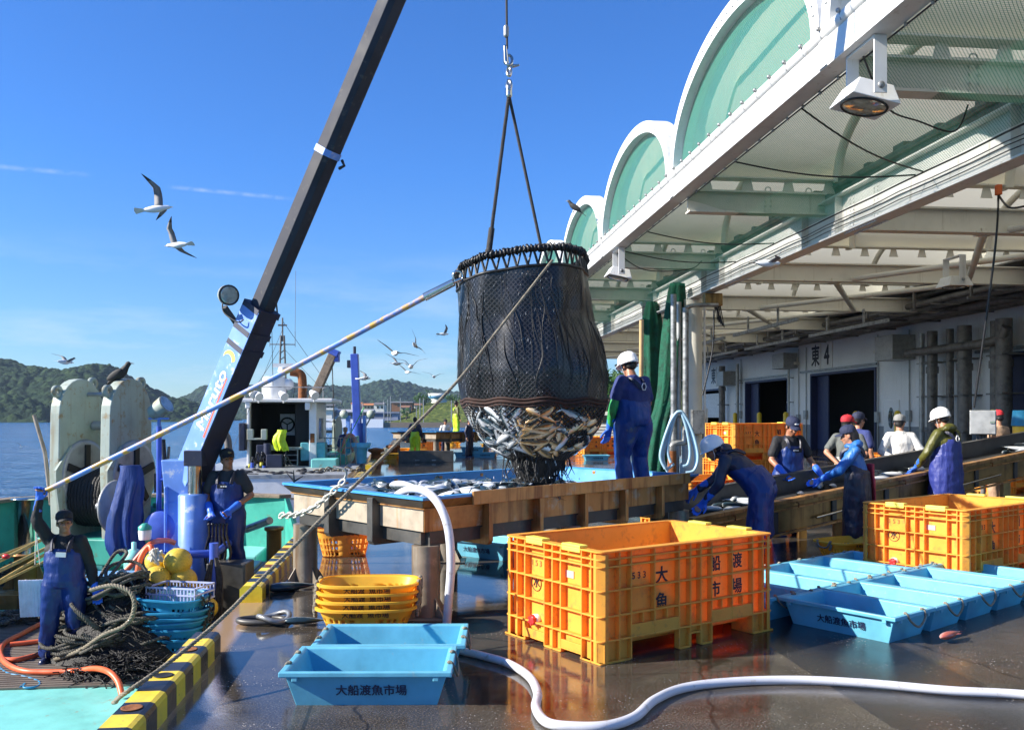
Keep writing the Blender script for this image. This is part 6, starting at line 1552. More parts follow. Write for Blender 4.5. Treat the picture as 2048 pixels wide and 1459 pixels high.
# steel post on a rusty step, left edge
p = bx_(P(52, 1085, 13.2)); b = MB(); Mx = Matrix.Translation((p[0], p[1], DZ))
b.lathe([(.155, .72), (.155, 1.50), (.20, 1.505), (.20, 1.53), (.0, 1.535)], 26, Mx); b.build('steel_post', M['chrome'], boat)
b = MB(); b.lathe([(.158, .20), (.158, .69), (.21, .695), (.21, .72), (.15, .725)], 26, Mx); b.bb((p[0]-.5, p[1]-.5, DZ), (p[0]+.55, p[1]+.4, DZ+.2))
for s_ in (-1, 1): b.prism([(0, 0), (.17, 0), (0, .42)], .02, Mx @ Matrix(((s_, 0, 0, s_*.155), (0, 0, 1, -.01), (0, 1, 0, .2), (0, 0, 0, 1))))
b.build('post_base', M['stain_steel'], boat)
b = MB(); b.tube([bx_(P(68, 830, 13.4)), bx_(P(90, 905, 13.3)), bx_(P(102, 1010, 13.2))], .03, 8); b.build('lever', M['leg_steel'], boat)
# rusty bitts and roller at the stern corner
b = MB()
for dx in (0,): p = bx_(P(548, 1060, 12.2)); b.lathe([(.10, -1.0), (.10, .10), (.13, .12), (.13, .16), (0, .17)], 18, Matrix.Translation((p[0], p[1], .0)))
b.build('bitt', M['gold_steel'], boat)
b = MB(); b.tube([bx_(P(492, 1058, 13.2)), bx_(P(540, 1040, 12.8))], .055, 10); b.build('roller', M['galv'], boat)
b = MB(); b.bb((-2.75, 12.2, DZ), (-2.15, 13.4, DZ+.62)); b.build('side_locker', M['dark_pipe'], boat); b = MB(); b.bb((-2.72, 12.25, DZ+.621), (-2.2, 13.3, DZ+.65)); b.build('locker_lid', M['turq'], boat)

# ------------------------------------------------------------------ net hauler
def hauler(label, loc, rz, sc=1.0):
    t = thing('net_hauler', label, 'net hauler', loc, rz); t.scale = (sc,)*3
    def plate_out():
        o = [(-.48, 0), (.42, 0), (.46, .7)]
        for k in range(15): a = k*pi/14; o.append((-.02+.48*cos(a), 1.72+.50*sin(a)))
        return o+[(-.52, .9)]
    for s_, x in ((-1, 0), (1, .78)):
        b = MB(); b.prism(plate_out(), .15, Matrix(((0, 0, 1, x-.075), (1, 0, 0, 0), (0, 1, 0, .35), (0, 0, 0, 1)))); b.build('side_plate', M['sage'], t, bevel=.012)
        b = MB(); b.prism([(-.48, -.02), (-.62, .75), (-.62, .95), (-.30, 1.28), (-.30, -.0)], .03, Matrix(((0, 0, 1, x+.08), (1, 0, 0, 0), (0, 1, 0, .35), (0, 0, 0, 1)))); b.build('guard_plate', M['sage'], t)
        b = MB(); b.lathe([(.50, 0), (.50, .035), (.44, .045), (.0, .045)], 36, Matrix.Translation((x+.078, .0, 1.20)) @ Matrix.Rotation(R(90), 4, 'Y')); d = b.build('drum_flange', M['grey_steel'], t)
        for k in range(5):
            b = MB(); a = k*2*pi/5+.3; b.box((x+.135, .26*cos(a), 1.20+.26*sin(a)), (.03, .34, .10), Matrix.Rotation(a, 3, 'X')); b.build('spoke', M['rubber'], d)
        for y in (-.46, .30): b = MB(); b.lathe([(.085, -.03), (.085, .03), (.035, .031), (.035, -.031)], 16, Matrix.Translation((x, y, 2.52 if y > 0 else 2.38)) @ Matrix.Rotation(R(90), 4, 'Y'), caps=False); b.build('lifting_eye', M['sage'], t)
    b = MB(); b.tube([(.1, .2, 1.9), (.7, .2, 1.9)], .07, 12); b.tube([(.1, 0, 1.2), (.7, 0, 1.2)], .11, 12); b.tube([(.0, .1, 2.35), (.78, .1, 2.35)], .03, 8); b.build('shaft', M['grey_steel'], t)
    b = MB(); b.tube([(.62, .15, .4), (.62, .25, 2.2)], .085, 10); b.build('yellow_ram', M['bamboo'], t)
    b = MB()
    for k in range(20): b.tube([(.15+.05*(k % 10), .3*cos(a*pi/6)*1.2-.05, .95+.35*sin(a*pi/6)-.1*(k > 9)) for a in range(12)], .03, 5, closed=True)
    b.build('wrapped_net', M['net_black'], t)['kind'] = 'stuff'
    b = MB(); b.bb((-.3, -.5, 0), (1.1, .5, .36)); b.build('bed', M['green_paint'], t, bevel=.02)
    b = MB(); b.lathe([(.0, -.06), (.10, -.05), (.34, .0), (.36, .02), (.34, .05), (.0, .06)], 30, Matrix.Translation((.98, -.62, .82)) @ Matrix.Rotation(R(90), 4, 'Y')); b.tube([(.75, -.62, .82), (1.2, -.62, .82)], .06, 10); b.build('side_disc', M['grey_steel'], t)
    b = MB(); b.bb((1.09, .15, .95), (1.28, .42, 1.22)); b.tube([(1.2, .3, 1.2), (1.22, .32, 1.6)], .02, 6)
    b.tube(catmull([(1.2, .4, 1.2), (1.35, .5, 1.5), (1.3, .55, 1.0), (1.4, .5, .7), (1.25, .5, .4)], 6), .02, 6); b.build('hydraulic_box', M['leg_steel'], t)
    return t
hl = hauler('big sage green net hauler with two round topped plates on the near boat', (P(158, 833, 12.9).x, 12.9, -.38), R(-11))
hauler('small looking sage green net hauler on the deck of the far white boat', (P(641, 833, 34.5).x, 34.5, -.55), R(-8), .86)
# blue cover hanging on the hauler
def drape(name, label, mat, p0, w0, w1, h, seed, cat):
    b = MB(); n, m_ = 44, 18; secs = []
    for j in range(m_+1):
        t = j/m_; z = -h*t; w = w0+(w1-w0)*t**.8
        secs.append([(w*cos(2*pi*k/n)*(1+.30*t**.5*sin(k*2*pi/n*5+seed+1.5*t)+.25*noise.noise(Vector((k*.5, t*4, seed))))+.05*sin(t*5+seed), w*.6*sin(2*pi*k/n)*(1+.35*t*sin(k*2*pi/n*6+seed*2)), z+.07*sin(k*1.3+seed)*t+.06*noise.noise(Vector((k*.9, seed, 1)))*t) for k in range(n)])
    b.loft(secs); return tag(b.build(name, mat, loc=p0), label, cat)
drape('blue_cover', 'dark blue waterproof cover hanging beside the net hauler', M['bib_blue'], P(255, 930, 11.7), .13, .22, 1.1, 1.0, 'cover')
drape('raincoat', 'lime yellow raincoat hung in the doorway of the white boat', M['lime'], P(562, 859, 29.2), .14, .20, .62, 2.0, 'raincoat')

# ------------------------------------------------------------------ deck crane
c0 = P(383, 1105, 11.8)
cr = thing('deck_crane', 'blue hydraulic deck crane with long dark telescopic boom on the near boat', 'crane', (c0.x, 11.8, 0))
cx, cy = c0.x, 11.8
def L_(v): v = Vector(v); return Vector((v.x-cx, v.y-cy, v.z))
b = MB(); b.box((-.16, .05, (DZ-.0+.55)/2), (.24, .40, .55-DZ)); b.box((-.02, .10, .0), (.20, .36, 2.1)); b.box((-.14, .03, .78), (.30, .34, .62), top=(.42, .34)); b.box((-.27, .0, .30), (.03, .42, .9)); b.build('pedestal', M['crane_sky'], cr, bevel=.015)
b = MB(); b.box((.02, .28, .1), (.34, .20, 2.2)); b.build('back_post', M['crane_blue'], cr, bevel=.01)
b = MB(); b.lathe([(.185, DZ), (.185, .64), (.16, .66)], 26, Matrix.Translation((.10, -.22, 0))); b.build('ram_cylinder', M['crane_sky'], cr)
b = MB(); b.lathe([(.088, .64), (.088, 1.06)], 20, Matrix.Translation((.12, -.22, 0))); b.build('ram_rod', M['chrome'], cr)
b = MB(); b.box((.13, -.22, 1.12), (.24, .2, .2)); b.build('ram_eye', M['crane_navy'], cr, bevel=.01)
b = MB(); b.lathe([(.17, -.06), (.21, -.03), (.21, .03), (.12, .06), (.0, .065)], 24, Matrix.Translation((-.36, -.12, .22)) @ Matrix.Rotation(R(90), 4, 'X') @ Matrix.Rotation(R(0), 4, 'Y')); b.box((-.36, -.05, .05), (.22, .14, .5)); b.build('slew_motor', M['crane_blue'], cr, bevel=.01)
# boom: three nested boxes, each its own part
A0 = Vector(P(402, 905, 11.75)); A1 = Vector(P(520, 578, 11.25)); A2 = Vector(P(801, -40, 10.25)); bd = (A2-A0).normalized()
view = ((A0+A2)/2-Vector((0, 0, CAM_H))).normalized()
sx_ = bd.cross(Vector((0, -1, 0))).normalized()          # across the boom in the picture
fx_ = sx_.cross(bd).normalized()                          # towards / away from the camera
tw = R(32); s2 = sx_*cos(tw)+fx_*sin(tw); f2 = bd.cross(s2).normalized()
def boom(a, c, w, d, mats, name, chamf=.2, bend=0):
    b = MB(); ch = min(w, d)*chamf
    sec = [(-w/2+ch, -d/2), (w/2-ch, -d/2), (w/2, -d/2+ch), (w/2, d/2-ch), (w/2-ch, d/2), (-w/2+ch, d/2), (-w/2, d/2-ch), (-w/2, -d/2+ch)]
    q = [[L_(p+s2*x+f2*y) for x, y in sec] for p in (a, c)]
    b.loft(q, smooth=False); 
    return b.build(name, mats, cr, bevel=.006)
inner = boom(A0-bd*.34, A0+bd*2.08, .345, .31, M['crane_navy'], 'boom_base', .06)
boom(A0+bd*1.95, A2+bd*.3, .275, .245, M['boom_grey'], 'boom_extension', .22)
tipw = A0+bd*((A2-A0).length+1.9)
boom(A2+bd*.25, tipw+bd*1.4, .23, .21, M['boom_grey'], 'boom_tip', .22)
for a in (1.52, 1.75, 2.06):
    boom(A0+bd*a, A0+bd*(a+.07), .375, .345, M['crane_navy'], 'boom_collar', .06)
boom(A0+bd*(.66*(A2-A0).length), A0+bd*(.66*(A2-A0).length+.08), .30, .27, M['crane_sky'], 'boom_band', .22)
b = MB(); kk = A0+bd*(.665*(A2-A0).length); b.tube([L_(kk+s2*.17+f2*.1), L_(kk+s2*.24+f2*.1-bd*.04), L_(kk+s2*.18+f2*.1-bd*.1)], .02, 6); b.build('boom_hook', M['black_gloss'], cr)
# painted light blue side plate with brush letters
n_side = -s2                                             # the boom side that faces the sun and the sea
def side_pt(u_, v_): return L_(A0+bd*u_-s2*v_-f2*.157)
b = MB(); q = [(-.42, -.17), (-.30, .16), (2.10, .17), (2.10, -.175)]; vs = [side_pt(*p) for p in q]+[side_pt(*p)-f2*.012 for p in q]
b.add(vs, [(0, 1, 2, 3), (7, 6, 5, 4), (0, 4, 5, 1), (1, 5, 6, 2), (2, 6, 7, 3), (3, 7, 4, 0)]); b.build('painted_side', M['crane_sky'], cr)
fm = frame(side_pt(.78, -.005)-f2*.014, bd, -s2)
text('Maruto', .25, M['white_paint'], cr, fm, 'boom_lettering', bold=.02, sx=1.15)
b = MB(); b.add([side_pt(u_, v_)-f2*.014 for u_, v_ in ((.30, -.15), (1.15, -.115), (1.15, -.09), (.30, -.11))], [(0, 1, 2, 3)]); b.build('red_stripe', pbr('stripe_red', (.62, .12, .05), .5), cr)
b = MB(); m1 = [(1.36+.12*cos(a), -.0+.13*sin(a)) for a in [R(-70+i*14) for i in range(11)]]+[(1.32+.10*cos(a), .02+.10*sin(a)) for a in [R(80-i*15) for i in range(11)]]
b.add([side_pt(u_, v_)-f2*.015 for u_, v_ in m1], [tuple(range(len(m1)))]); b.build('moon_mark', M['clip_yellow'], cr)
# lamp on the boom
lp = L_(P(455, 590, 11.1)); b = MB(); ld = Vector((.55, -.75, -.1)).normalized(); b.tube([lp-ld*.14, lp-ld*.08, lp, lp+ld*.04], [.05, .10, .125, .125], 20); lm_ = b.build('boom_lamp', M['sage'], cr)
b = MB(); b.tube([lp+ld*.04, lp+ld*.062], [.128, .128], 20); b.build('lamp_ring', M['black_gloss'], lm_); b = MB(); b.tube([lp+ld*.0625, lp+ld*.066], [.105, .10], 20); b.build('lamp_glass', M['lamp_glass'], lm_)
b = MB(); b.beam(lp+Vector((-.05, .05, -.14)), L_(A0+bd*1.70-s2*.2), .05, .05); b.tube(catmull([lp-ld*.14, lp-ld*.1+Vector((-.02, 0, -.2)), lp+Vector((.12, 0, -.33)), lp+Vector((.2, 0, -.30))], 5), .01, 5); b.build('lamp_bracket', M['dark_steel'], cr)
# hose arch behind the column, guard rail, lever bank
b = MB(); b.tube(catmull([L_(P(425, 868, 12.2)), L_(P(440, 862, 12.2)), L_(P(455, 878, 12.2)), L_(P(458, 940, 12.2)), L_(P(460, 1000, 12.2))], 8), .05, 10); b.build('hose_arch', M['dark_pipe'], cr)
b = MB(); rl = [P(318, 850, 11.9), P(320, 1010, 11.9)]; b.tube([L_(P(318, 852, 11.9)), L_(P(318, 1120, 11.9))], .035, 9); b.tube([L_(P(318, 958, 11.9)), L_(P(348, 958, 11.9)), L_(P(352, 1010, 11.9)), L_(P(318, 1025, 11.9))], .03, 9)
b.tube([L_(P(330, 1110, 11.2)), L_(P(432, 1106, 11.1)), L_(P(458, 1085, 11.6))], .05, 10); b.tube([L_(P(428, 1085, 11.0)), L_(P(427, 1290, 11.0))], .055, 10); b.tube([L_(P(345, 1110, 11.2)), L_(P(345, 1260, 11.2))], .05, 10); b.build('guard_rail', M['crane_blue'], cr)
b = MB()
for k in range(6):
    p = L_(P(418+7*k, 1048, 11.35)); b.tube([p, p+Vector((0, .0, -.17))], .012, 5); b.ball(p, .022, 7); b.tube(catmull([p+Vector((0, 0, -.15)), p+Vector((.02*(k-3), .03, -.4)), p+Vector((-.02*k, .0, -.7))], 5), .018, 5)
b.build('lever_bank', M['black_gloss'], cr)
b = MB(); q0 = L_(P(440, 1140, 11.2)); b.box(q0+Vector((.1, .1, -.25)), (.5, .35, .7)); b.build('valve_block', M['dark_steel'], cr, bevel=.02)
b = MB(); b.tube([L_(P(326, 878, 12.1)), L_(P(331, 945, 12.1))], .03, 7); b.build('rail_lamp_arm', M['black_gloss'], cr)
# hanging rope coils on the rail posts
for px, lab, mt in ((352, 'white rope hitched on the blue rail beside the floats', 'rope_white'), (428, 'dark ropes hanging in loops from the blue rail post', 'rope_dark')):
    b = MB(); o = P(px, 1118, 10.95)
    for k in range(9): w = .05+.02*(k % 4); l = .45+.06*k if mt == 'rope_dark' else .3+.03*k; b.tube(catmull([(-w*.3, 0, 0), (-w, -.03, -l*.5), (-w*.5, -.04, -l), (w*.6, -.04, -l*.97), (w, -.03, -l*.4), (w*.3, 0, .02)], 5), .012, 5)
    tag(b.build('hanging_rope', M[mt], loc=o), lab, 'rope')
b = MB(); o = P(282, 1120, 10.9)
for k in range(9): w = .03+.012*(k % 4); l = .36+.03*k; b.tube(catmull([(-w*.3, 0, .05), (-w, -.03, -l*.5), (-w*.5, -.04, -l), (w*.6, -.04, -l*.97), (w, -.03, -l*.4), (w*.3, 0, .05)], 5), .012, 5)
tag(b.build('hanging_rope', M['rope_grey'], loc=o), 'grey rope hank hanging left of the yellow floats', 'rope')
# sage searchlight behind the pole
t = thing('searchlight', 'pale green searchlight on a bracket between the hauler and the crane', 'searchlight', P(318, 818, 12.6))
b = MB(); ld = Vector((.75, -.2, .45)).normalized(); b.tube([-ld*.16, -ld*.12, Vector((0, 0, 0)), ld*.10, ld*.14], [.05, .10, .12, .13, .135], 18); b.build('housing', M['sage'], t)
b = MB(); b.tube([ld*.141, ld*.15], .12, 18); b.build('glass', M['lamp_glass'], t); b = MB(); b.tube([(.0, 0, -.12), (0, 0, -.9)], .025, 7); b.box((0, 0, -.13), (.28, .05, .03)); b.build('bracket', M['crane_sky'], t)
# machinery clump behind: green winch drum
t = thing('deck_winch', 'dark green winch machinery behind the crane on the near boat', 'winch', (P(288, 833, 13.6).x, 13.6, DZ))
b = MB(); b.box((0, 0, .5), (1.0, .6, 1.0)); b.lathe([(.3, -.4), (.3, .4)], 20, Matrix.Translation((0, -.2, 1.1)) @ Matrix.Rotation(R(90), 4, 'Y')); b.box((.3, -.2, 1.3), (.12, .2, .3)); b.build('housing', M['green_paint'], t, bevel=.02)
b = MB(); b.lathe([(.42, -.03), (.42, .03)], 24, Matrix.Translation((.45, -.2, 1.1)) @ Matrix.Rotation(R(90), 4, 'Y')); b.tube([(.2, -.3, 1.2), (.22, -.32, 1.62)], .02, 6); b.build('wheel', M['green_paint'], t)
t = thing('gas_bottle', 'turquoise cylinder standing left of the yellow floats', 'cylinder', (P(268, 833, 11.2).x, 11.2, DZ)); b = MB(); b.lathe([(.12, 0), (.12, .98), (.08, 1.06), (.03, 1.08), (.03, 1.16), (0, 1.17)], 20); b.build('shell', M['turq'], t)
t = thing('thermos_jug', 'small green and white jug on the turquoise cylinder', 'jug', P(290, 1062, 11.15)); b = MB(); b.lathe([(.07, -.1), (.08, .0), (.075, .02)], 16); b.build('jug', M['white_paint'], t); b = MB(); b.lathe([(.08, .021), (.08, .06), (.03, .10)], 16); b.build('lid', M['green_paint'], t)
b = MB(); b.tube(catmull([P(225, 1170, 10.9), P(262, 1130, 11.0), P(300, 1088, 11.1), P(330, 1080, 11.5), P(350, 1085, 11.6)], 8), .034, 10); tag(b.build('orange_hose', M['hose_orange']), 'orange hose curving up behind the yellow floats', 'hose')
b = MB(); b.tube(catmull([P(270, 1180, 10.8), P(280, 1120, 10.85), P(298, 1092, 10.9), P(305, 1110, 10.85), P(306, 1190, 10.8)], 8), .034, 10); tag(b.build('orange_hose', M['hose_orange']), 'orange hose loop standing left of the yellow floats', 'hose')

# fish box of grey foam with blue lid, floats, baskets
t = thing('foam_box', 'grey foam fish box with blue lid behind the rope heap', 'box', (P(237, 833, 10.6).x, 10.6, DZ), R(4)); 
b = MB(); b.bb((-.38, -.3, 0), (.36, .3, .72)); b.build('box', M['foam'], t, bevel=.02); b = MB(); b.bb((-.40, -.32, .721), (.38, .32, .86)); b.build('lid', M['lid_blue'], t, bevel=.02)
fl = None
for k, (px, py, D, r, lab) in enumerate(((314, 1158, 10.6, .16, 'yellow net float nearest the rope knot, low left in the cluster'), (356, 1122, 10.75, .165, 'topmost yellow net float in the cluster'), (366, 1160, 10.75, .165, 'yellow net float on the right of the cluster, dirty'), (312, 1122, 10.85, .13, 'yellow net float behind the knot at the left of the cluster'), (341, 1186, 10.8, .14, 'yellow net float at the bottom of the cluster'), (402, 1178, 10.9, .10, 'yellow net float behind the blue basket stack, upper'), (414, 1215, 10.75, .13, 'yellow net float beside the blue basket stack, lower'))):
    p = P(px, py, D)
    if fl is None:
        t = fl = thing('net_float', lab, 'float', p, R(20), 'yellow net floats'); b = MB(); b.ball((0, 0, 0), (1, 1, .97), 28); b.build('shell', M['float_yellow'], t); b = MB(); b.tube([(.10*cos(a), .10*sin(a), .96) for a in [i*pi/6 for i in range(12)]], .045, 6, closed=True); b.build('eye', M['float_yellow'], t); t.scale = (r, r, r); t.rotation_euler = (.5, .4, .3)
    else: dup(fl, p, (rnd.uniform(-1, 1), rnd.uniform(-1, 1), rnd.uniform(0, 6)), lab, 'yellow net floats', r)
b = MB()
for k in range(16): b.limb(Vector((rnd.uniform(-.07, .07), rnd.uniform(-.04, .04), rnd.uniform(-.1, .09))), Vector((rnd.uniform(-.07, .07), rnd.uniform(-.05, .03), rnd.uniform(-.1, .09))), .018, .018, 6)
tag(b.build('rope_knot', M['rope_white'], loc=P(313, 1112, 10.6)), 'white rope knot tying the yellow floats together', 'rope')
for k in range(3): 
    b = MB(); b.bb((-.25, -.2, 0), (.25, .2, .3)); tag(b.build('dark_crate', M['basket_blue' if k == 1 else 'shirt_char'], loc=(P(345, 833, 11.1).x, 11.1, DZ+.301*k), bevel=.02), ('bottom dark crate under the yellow floats', 'blue crate in the middle under the yellow floats', 'top dark crate under the yellow floats')[k], 'crate') if k < 2 else None
bb_ = make_basket('bottom square blue basket of the stack on the near boat', M['basket_blue'], .74, .56, .26, None, 'fish_basket', 'rope_dark'); GBB = 'blue baskets stacked on the boat'; bb_['group'] = GBB
bp = P(347, 1290, 10.2); bb_.location = (bp.x, 10.2, DZ+.0); bb_.rotation_euler = (0, 0, R(-8))
for k in range(1, 5): dup(bb_, (bp.x+.01*k, 10.2, DZ+.05+.062*k), (R(1.5*(k % 2)), R(-1.5*(k % 3)), R(-8+3*k)), 'blue basket number %s from the bottom of the stack on the boat' % ('two', 'three', 'four', 'five')[k-1], GBB)
dup(bb_, (bp.x+.0, 10.18, DZ+.46), (R(4), R(3), R(-6)), 'topmost blue basket holding a pale crate on the boat', GBB)
t = thing('pale_crate', 'pale mint and lilac plastic crate lying in the top blue basket', 'crate', (bp.x+.06, 10.25, DZ+.65), R(-12)); b = MB()
for k in range(15): 
    x = -.3+.6*k/14
    for s_ in (-1, 1): b.box((x, s_*.2, .08), (.012, .012, .15))
for z in (.0, .08, .155):
    for s_ in (-1, 1): b.box((0, s_*.2, z), (.62, .02, .018)); b.box((s_*.3, 0, z), (.02, .42, .017))
b.build('lattice', pbr('lilac_plastic', (.45, .5, .75), .4), t); b = MB(); b.box((-.02, -.05, .02), (.5, .28, .13)); b.build('liner', pbr('mint', (.45, .75, .62), .6), t, bevel=.04)
t = thing('lattice_panel', 'white lattice crate lid leaning beside the young man', 'crate lid', P(68, 1232, 9.9), R(10)); b = MB()
for k in range(9): b.box((-.14+.035*k, 0, .2), (.012, .02, .42), Matrix.Rotation(.15, 3, 'X'))
b.box((0, .0, .2), (.30, .008, .42), Matrix.Rotation(.15, 3, 'X')); b.build('lattice', pbr('pale_lilac', (.62, .64, .78), .4), t)

# heaps of rope and net -----------------------------------------------------------------
def heap(b, c, w, d, h, n, r, mtwist=True, loops=(5, 9), seed=1, pitch=.11):
    q = random.Random(seed); c = Vector(c)
    for k in range(n):
        ang = q.uniform(0, 2*pi); rad = q.uniform(0, .75)**.7; ex = Vector((cos(ang)*w*rad, sin(ang)*d*rad, 0)); zz = h*(1-rad**1.5)*q.uniform(.35, 1.0)
        cw, cd_ = q.uniform(.12, .32)*w*1.6, q.uniform(.12, .3)*d*1.6; tl = q.uniform(-.9, .9); pts = []
        for a in range(q.randint(*loops)):
            th = a*1.15+ang; v = Vector((cos(th)*cw, sin(th)*cd_, sin(th+ang)*tl*cd_*.9+q.uniform(-.03, .05))); p = c+ex+v; p.z = max(c.z+r, c.z+zz+v.z); pts.append(p)
        if mtwist: b.rope(pts, r, pitch, 6, n=4)
        else: b.tube(catmull(pts, 5), r, 5)
    return b
c = P(215, 1330, 9.95); c.z = DZ
b = MB(); heap(b, (c.x, c.y+.25, DZ), .66, .50, 1.08, 75, .021, True, (6, 10), 3, .085); tag(b.build('rope_heap', M['rope_grey']), 'big heap of thick grey twisted rope on the deck beside the young man', 'rope')
b = MB(); vs = []; n = 40
for i in range(n+1):
    for j in range(n+1):
        x, y = -1+2*i/n, -1+2*j/n; rr = min(1, math.hypot(x, y)); vs.append((x*.85, y*.62, .86*(1-rr**1.7)+.10*fbm(x*3, y*3+7, 4)*(1-rr)))
b.add(vs, [(i*(n+1)+j, (i+1)*(n+1)+j, (i+1)*(n+1)+j+1, i*(n+1)+j+1) for i in range(n) for j in range(n)], 0, True)
q = random.Random(4)
for k in range(420):
    a = q.uniform(0, 2*pi); rr = q.uniform(0, .97); x, y = cos(a)*rr, sin(a)*rr; p = Vector((x*.85, y*.62, .86*(1-rr**1.7)+.02)); d = Vector((q.uniform(-.15, .15), q.uniform(-.15, .15), q.uniform(-.03, .06)))
    b.tube(catmull([p-d, p-d*.3+Vector((q.uniform(-.05, .05), q.uniform(-.05, .05), .05)), p+d*.4+Vector((0, 0, .02)), p+d], 3), .0055, 4, caps=False)
tag(b.build('net_heap', M['net_black'], loc=(c.x+.05, c.y+.30, DZ)), 'mound of black fishing net under the grey rope heap', 'fishing net')
def netpile(name, label, at, w, d, h, mat, n, seed, r=.007):
    q = random.Random(seed); b = MB(); m_ = 26; vs = []
    for i in range(m_+1):
        for j in range(m_+1):
            x, y = -1+2*i/m_, -1+2*j/m_; rr = min(1, math.hypot(x, y)); vs.append((x*w, y*d, h*(1-rr**1.8)+h*.35*fbm(x*3+seed, y*3, 4)*(1-rr)))
    b.add(vs, [(i*(m_+1)+j, (i+1)*(m_+1)+j, (i+1)*(m_+1)+j+1, i*(m_+1)+j+1) for i in range(m_) for j in range(m_)], 0, True)
    for k in range(n):
        a = q.uniform(0, 2*pi); rr = q.uniform(0, 1); x, y = cos(a)*rr, sin(a)*rr; p = Vector((x*w, y*d, h*(1-rr**1.8)+.015)); dd = Vector((q.uniform(-.15, .15), q.uniform(-.15, .15), q.uniform(-.03, .06)))
        b.tube(catmull([p-dd, p-dd*.3+Vector((q.uniform(-.05, .05), q.uniform(-.05, .05), q.uniform(.01, .05))), p+dd*.4, p+dd*1.2], 3), r, 4, caps=False)
    return tag(b.build(name, M[mat], loc=at), label, 'fishing net')
p = PZ(240, 1345, DZ); netpile('net_heap', 'low spread of black netting in front of the rope heap, by the kerb', (p.x+.05, p.y-.05, DZ), .62, .42, .15, 'net_black', 520, 8)
p = PZ(30, 1190, DZ); netpile('net_heap', 'pale grey net bundle at the left edge of the near boat', (p.x, p.y, DZ), .62, .45, .42, 'rope_grey', 260, 9, .01)
p = PZ(45, 1175, DZ); netpile('net_heap', 'teal green net bundle at the left edge of the near boat', (p.x+.25, p.y-.55, DZ), .32, .25, .28, 'green_paint', 180, 10, .008)
p = PZ(75, 1140, DZ); netpile('net_heap', 'dark net mound behind the white lattice lid', (p.x+.1, p.y+.3, DZ), 1.0, .6, .62, 'net_black', 320, 12)
p = PZ(10, 1075, DZ); netpile('net_heap', 'dark net mound behind the steel post', (p.x, 14.2, DZ), 1.1, .7, .75, 'net_black', 300, 13)
p = PZ(215, 1100, DZ); netpile('net_heap', 'shadowed dark net mound below the blue cover', (p.x+.3, 11.9, DZ), 1.0, .7, .75, 'net_black', 300, 14)
b = MB(); p = PZ(30, 1250, DZ); heap(b, (p.x, p.y, DZ), .55, .35, .16, 12, .024, True, (6, 9), 21); tag(b.build('rope_heap', M['rope_grey']), 'loose grey rope coils on the deck at the left edge', 'rope')
b = MB(); heap(b, (p.x+.15, p.y+.55, DZ+.15), .5, .3, .3, 10, .018, True, (6, 9), 22); tag(b.build('rope_heap', M['rope_tan']), 'thin tan rope tangle on the pale net bundle', 'rope')
b = MB(); b.rope([P(226, 1155, 10.25), P(245, 1140, 10.25), P(255, 1150, 10.2), P(272, 1185, 10.1), P(273, 1230, 10.1), P(270, 1290, 10.0)], .020, .09, 6); tag(b.build('white_rope', M['rope_white']), 'white twisted rope hanging over the blue box lid', 'rope')
b = MB(); b.rope([P(180, 1180, 9.75), P(225, 1170, 9.7), P(262, 1185, 9.65), P(268, 1220, 9.6), P(250, 1250, 9.6), P(205, 1270, 9.6), P(160, 1300, 9.7), P(110, 1318, 9.8)], .026, .11, 6); tag(b.build('thick_rope', M['rope_tan']), 'thick tan rope arching over the front of the rope heap', 'rope')
b = MB(); q0 = DZ+.055
b.tube(catmull([PZ(244, 1390, q0-.02), PZ(236, 1362, q0+.08), PZ(218, 1343, q0+.14), PZ(190, 1336, q0+.10), PZ(150, 1341, q0+.02), PZ(90, 1343, q0), PZ(45, 1340, q0), PZ(12, 1325, q0), PZ(0, 1302, q0), PZ(10, 1284, q0), PZ(40, 1268, q0), PZ(75, 1250, q0), PZ(110, 1235, q0)], 8), .030, 12)
tag(b.build('orange_hose', M['hose_orange']), 'orange hose looping over the deck at the young man\'s feet', 'hose')
b = MB(); b.tube(catmull([PZ(8, 1318, q0), PZ(35, 1318, q0), PZ(70, 1310, q0), PZ(110, 1300, q0)], 8), .029, 10); b.tube(catmull([PZ(20, 1288, q0), PZ(60, 1284, q0), PZ(110, 1278, q0)], 8), .029, 10); tag(b.build('orange_hose', M['hose_orange']), 'inner orange hose loops behind the young man\'s feet', 'hose')
b = MB(); q1 = DZ+.02; b.tube(catmull([PZ(-5, 1330, q1), PZ(15, 1345, q1), PZ(50, 1352, q1), PZ(78, 1362, q1), PZ(74, 1372, q1), PZ(48, 1374, q1), PZ(50, 1366, q1), PZ(40, 1374, q1)], 6), .012, 6); tag(b.build('blue_twine', M['basket_blue']), 'thin blue cord lying on the turquoise deck', 'cord')
b = MB(); b.tube([PZ(-20, 1408, q1+.02), PZ(120, 1404, q1+.02), PZ(235, 1398, q1+.02)], .006, 4)
for k, (x0, y0, x1, y1) in enumerate(((-20, 1150, 100, 1092), (-20, 1130, 105, 1068), (-20, 1172, 100, 1102), (-20, 1175, 98, 1118), (-10, 1112, 35, 1100), (-20, 1118, 90, 1075))):
    b = MB(); b.tube([P(x0, y0, 10.4+.1*k), P(x1, y1, 11.8+.1*k)], .024-.002*k, 8); tag(b.build('bamboo_pole', M['bamboo']), 'yellowish bamboo pole lying across nets at the left edge', 'pole', 'bamboo poles on the near boat')
b = MB(); b.ball(P(12, 1112, 10.3), (.05, .03, .03), 8); tag(b.build('red_float', M['red_plastic']), 'small red float among the bamboo poles', 'float')
for k in (0, 1):
    b = MB(); b.tube([P(73-4*k, 1040, 11), P(70-4*k+14*k, 1128, 11)], .006, 4); tag(b.build('thin_line', M['rope_white']), 'thin white line hanging left of the young man', 'line', 'thin white lines')
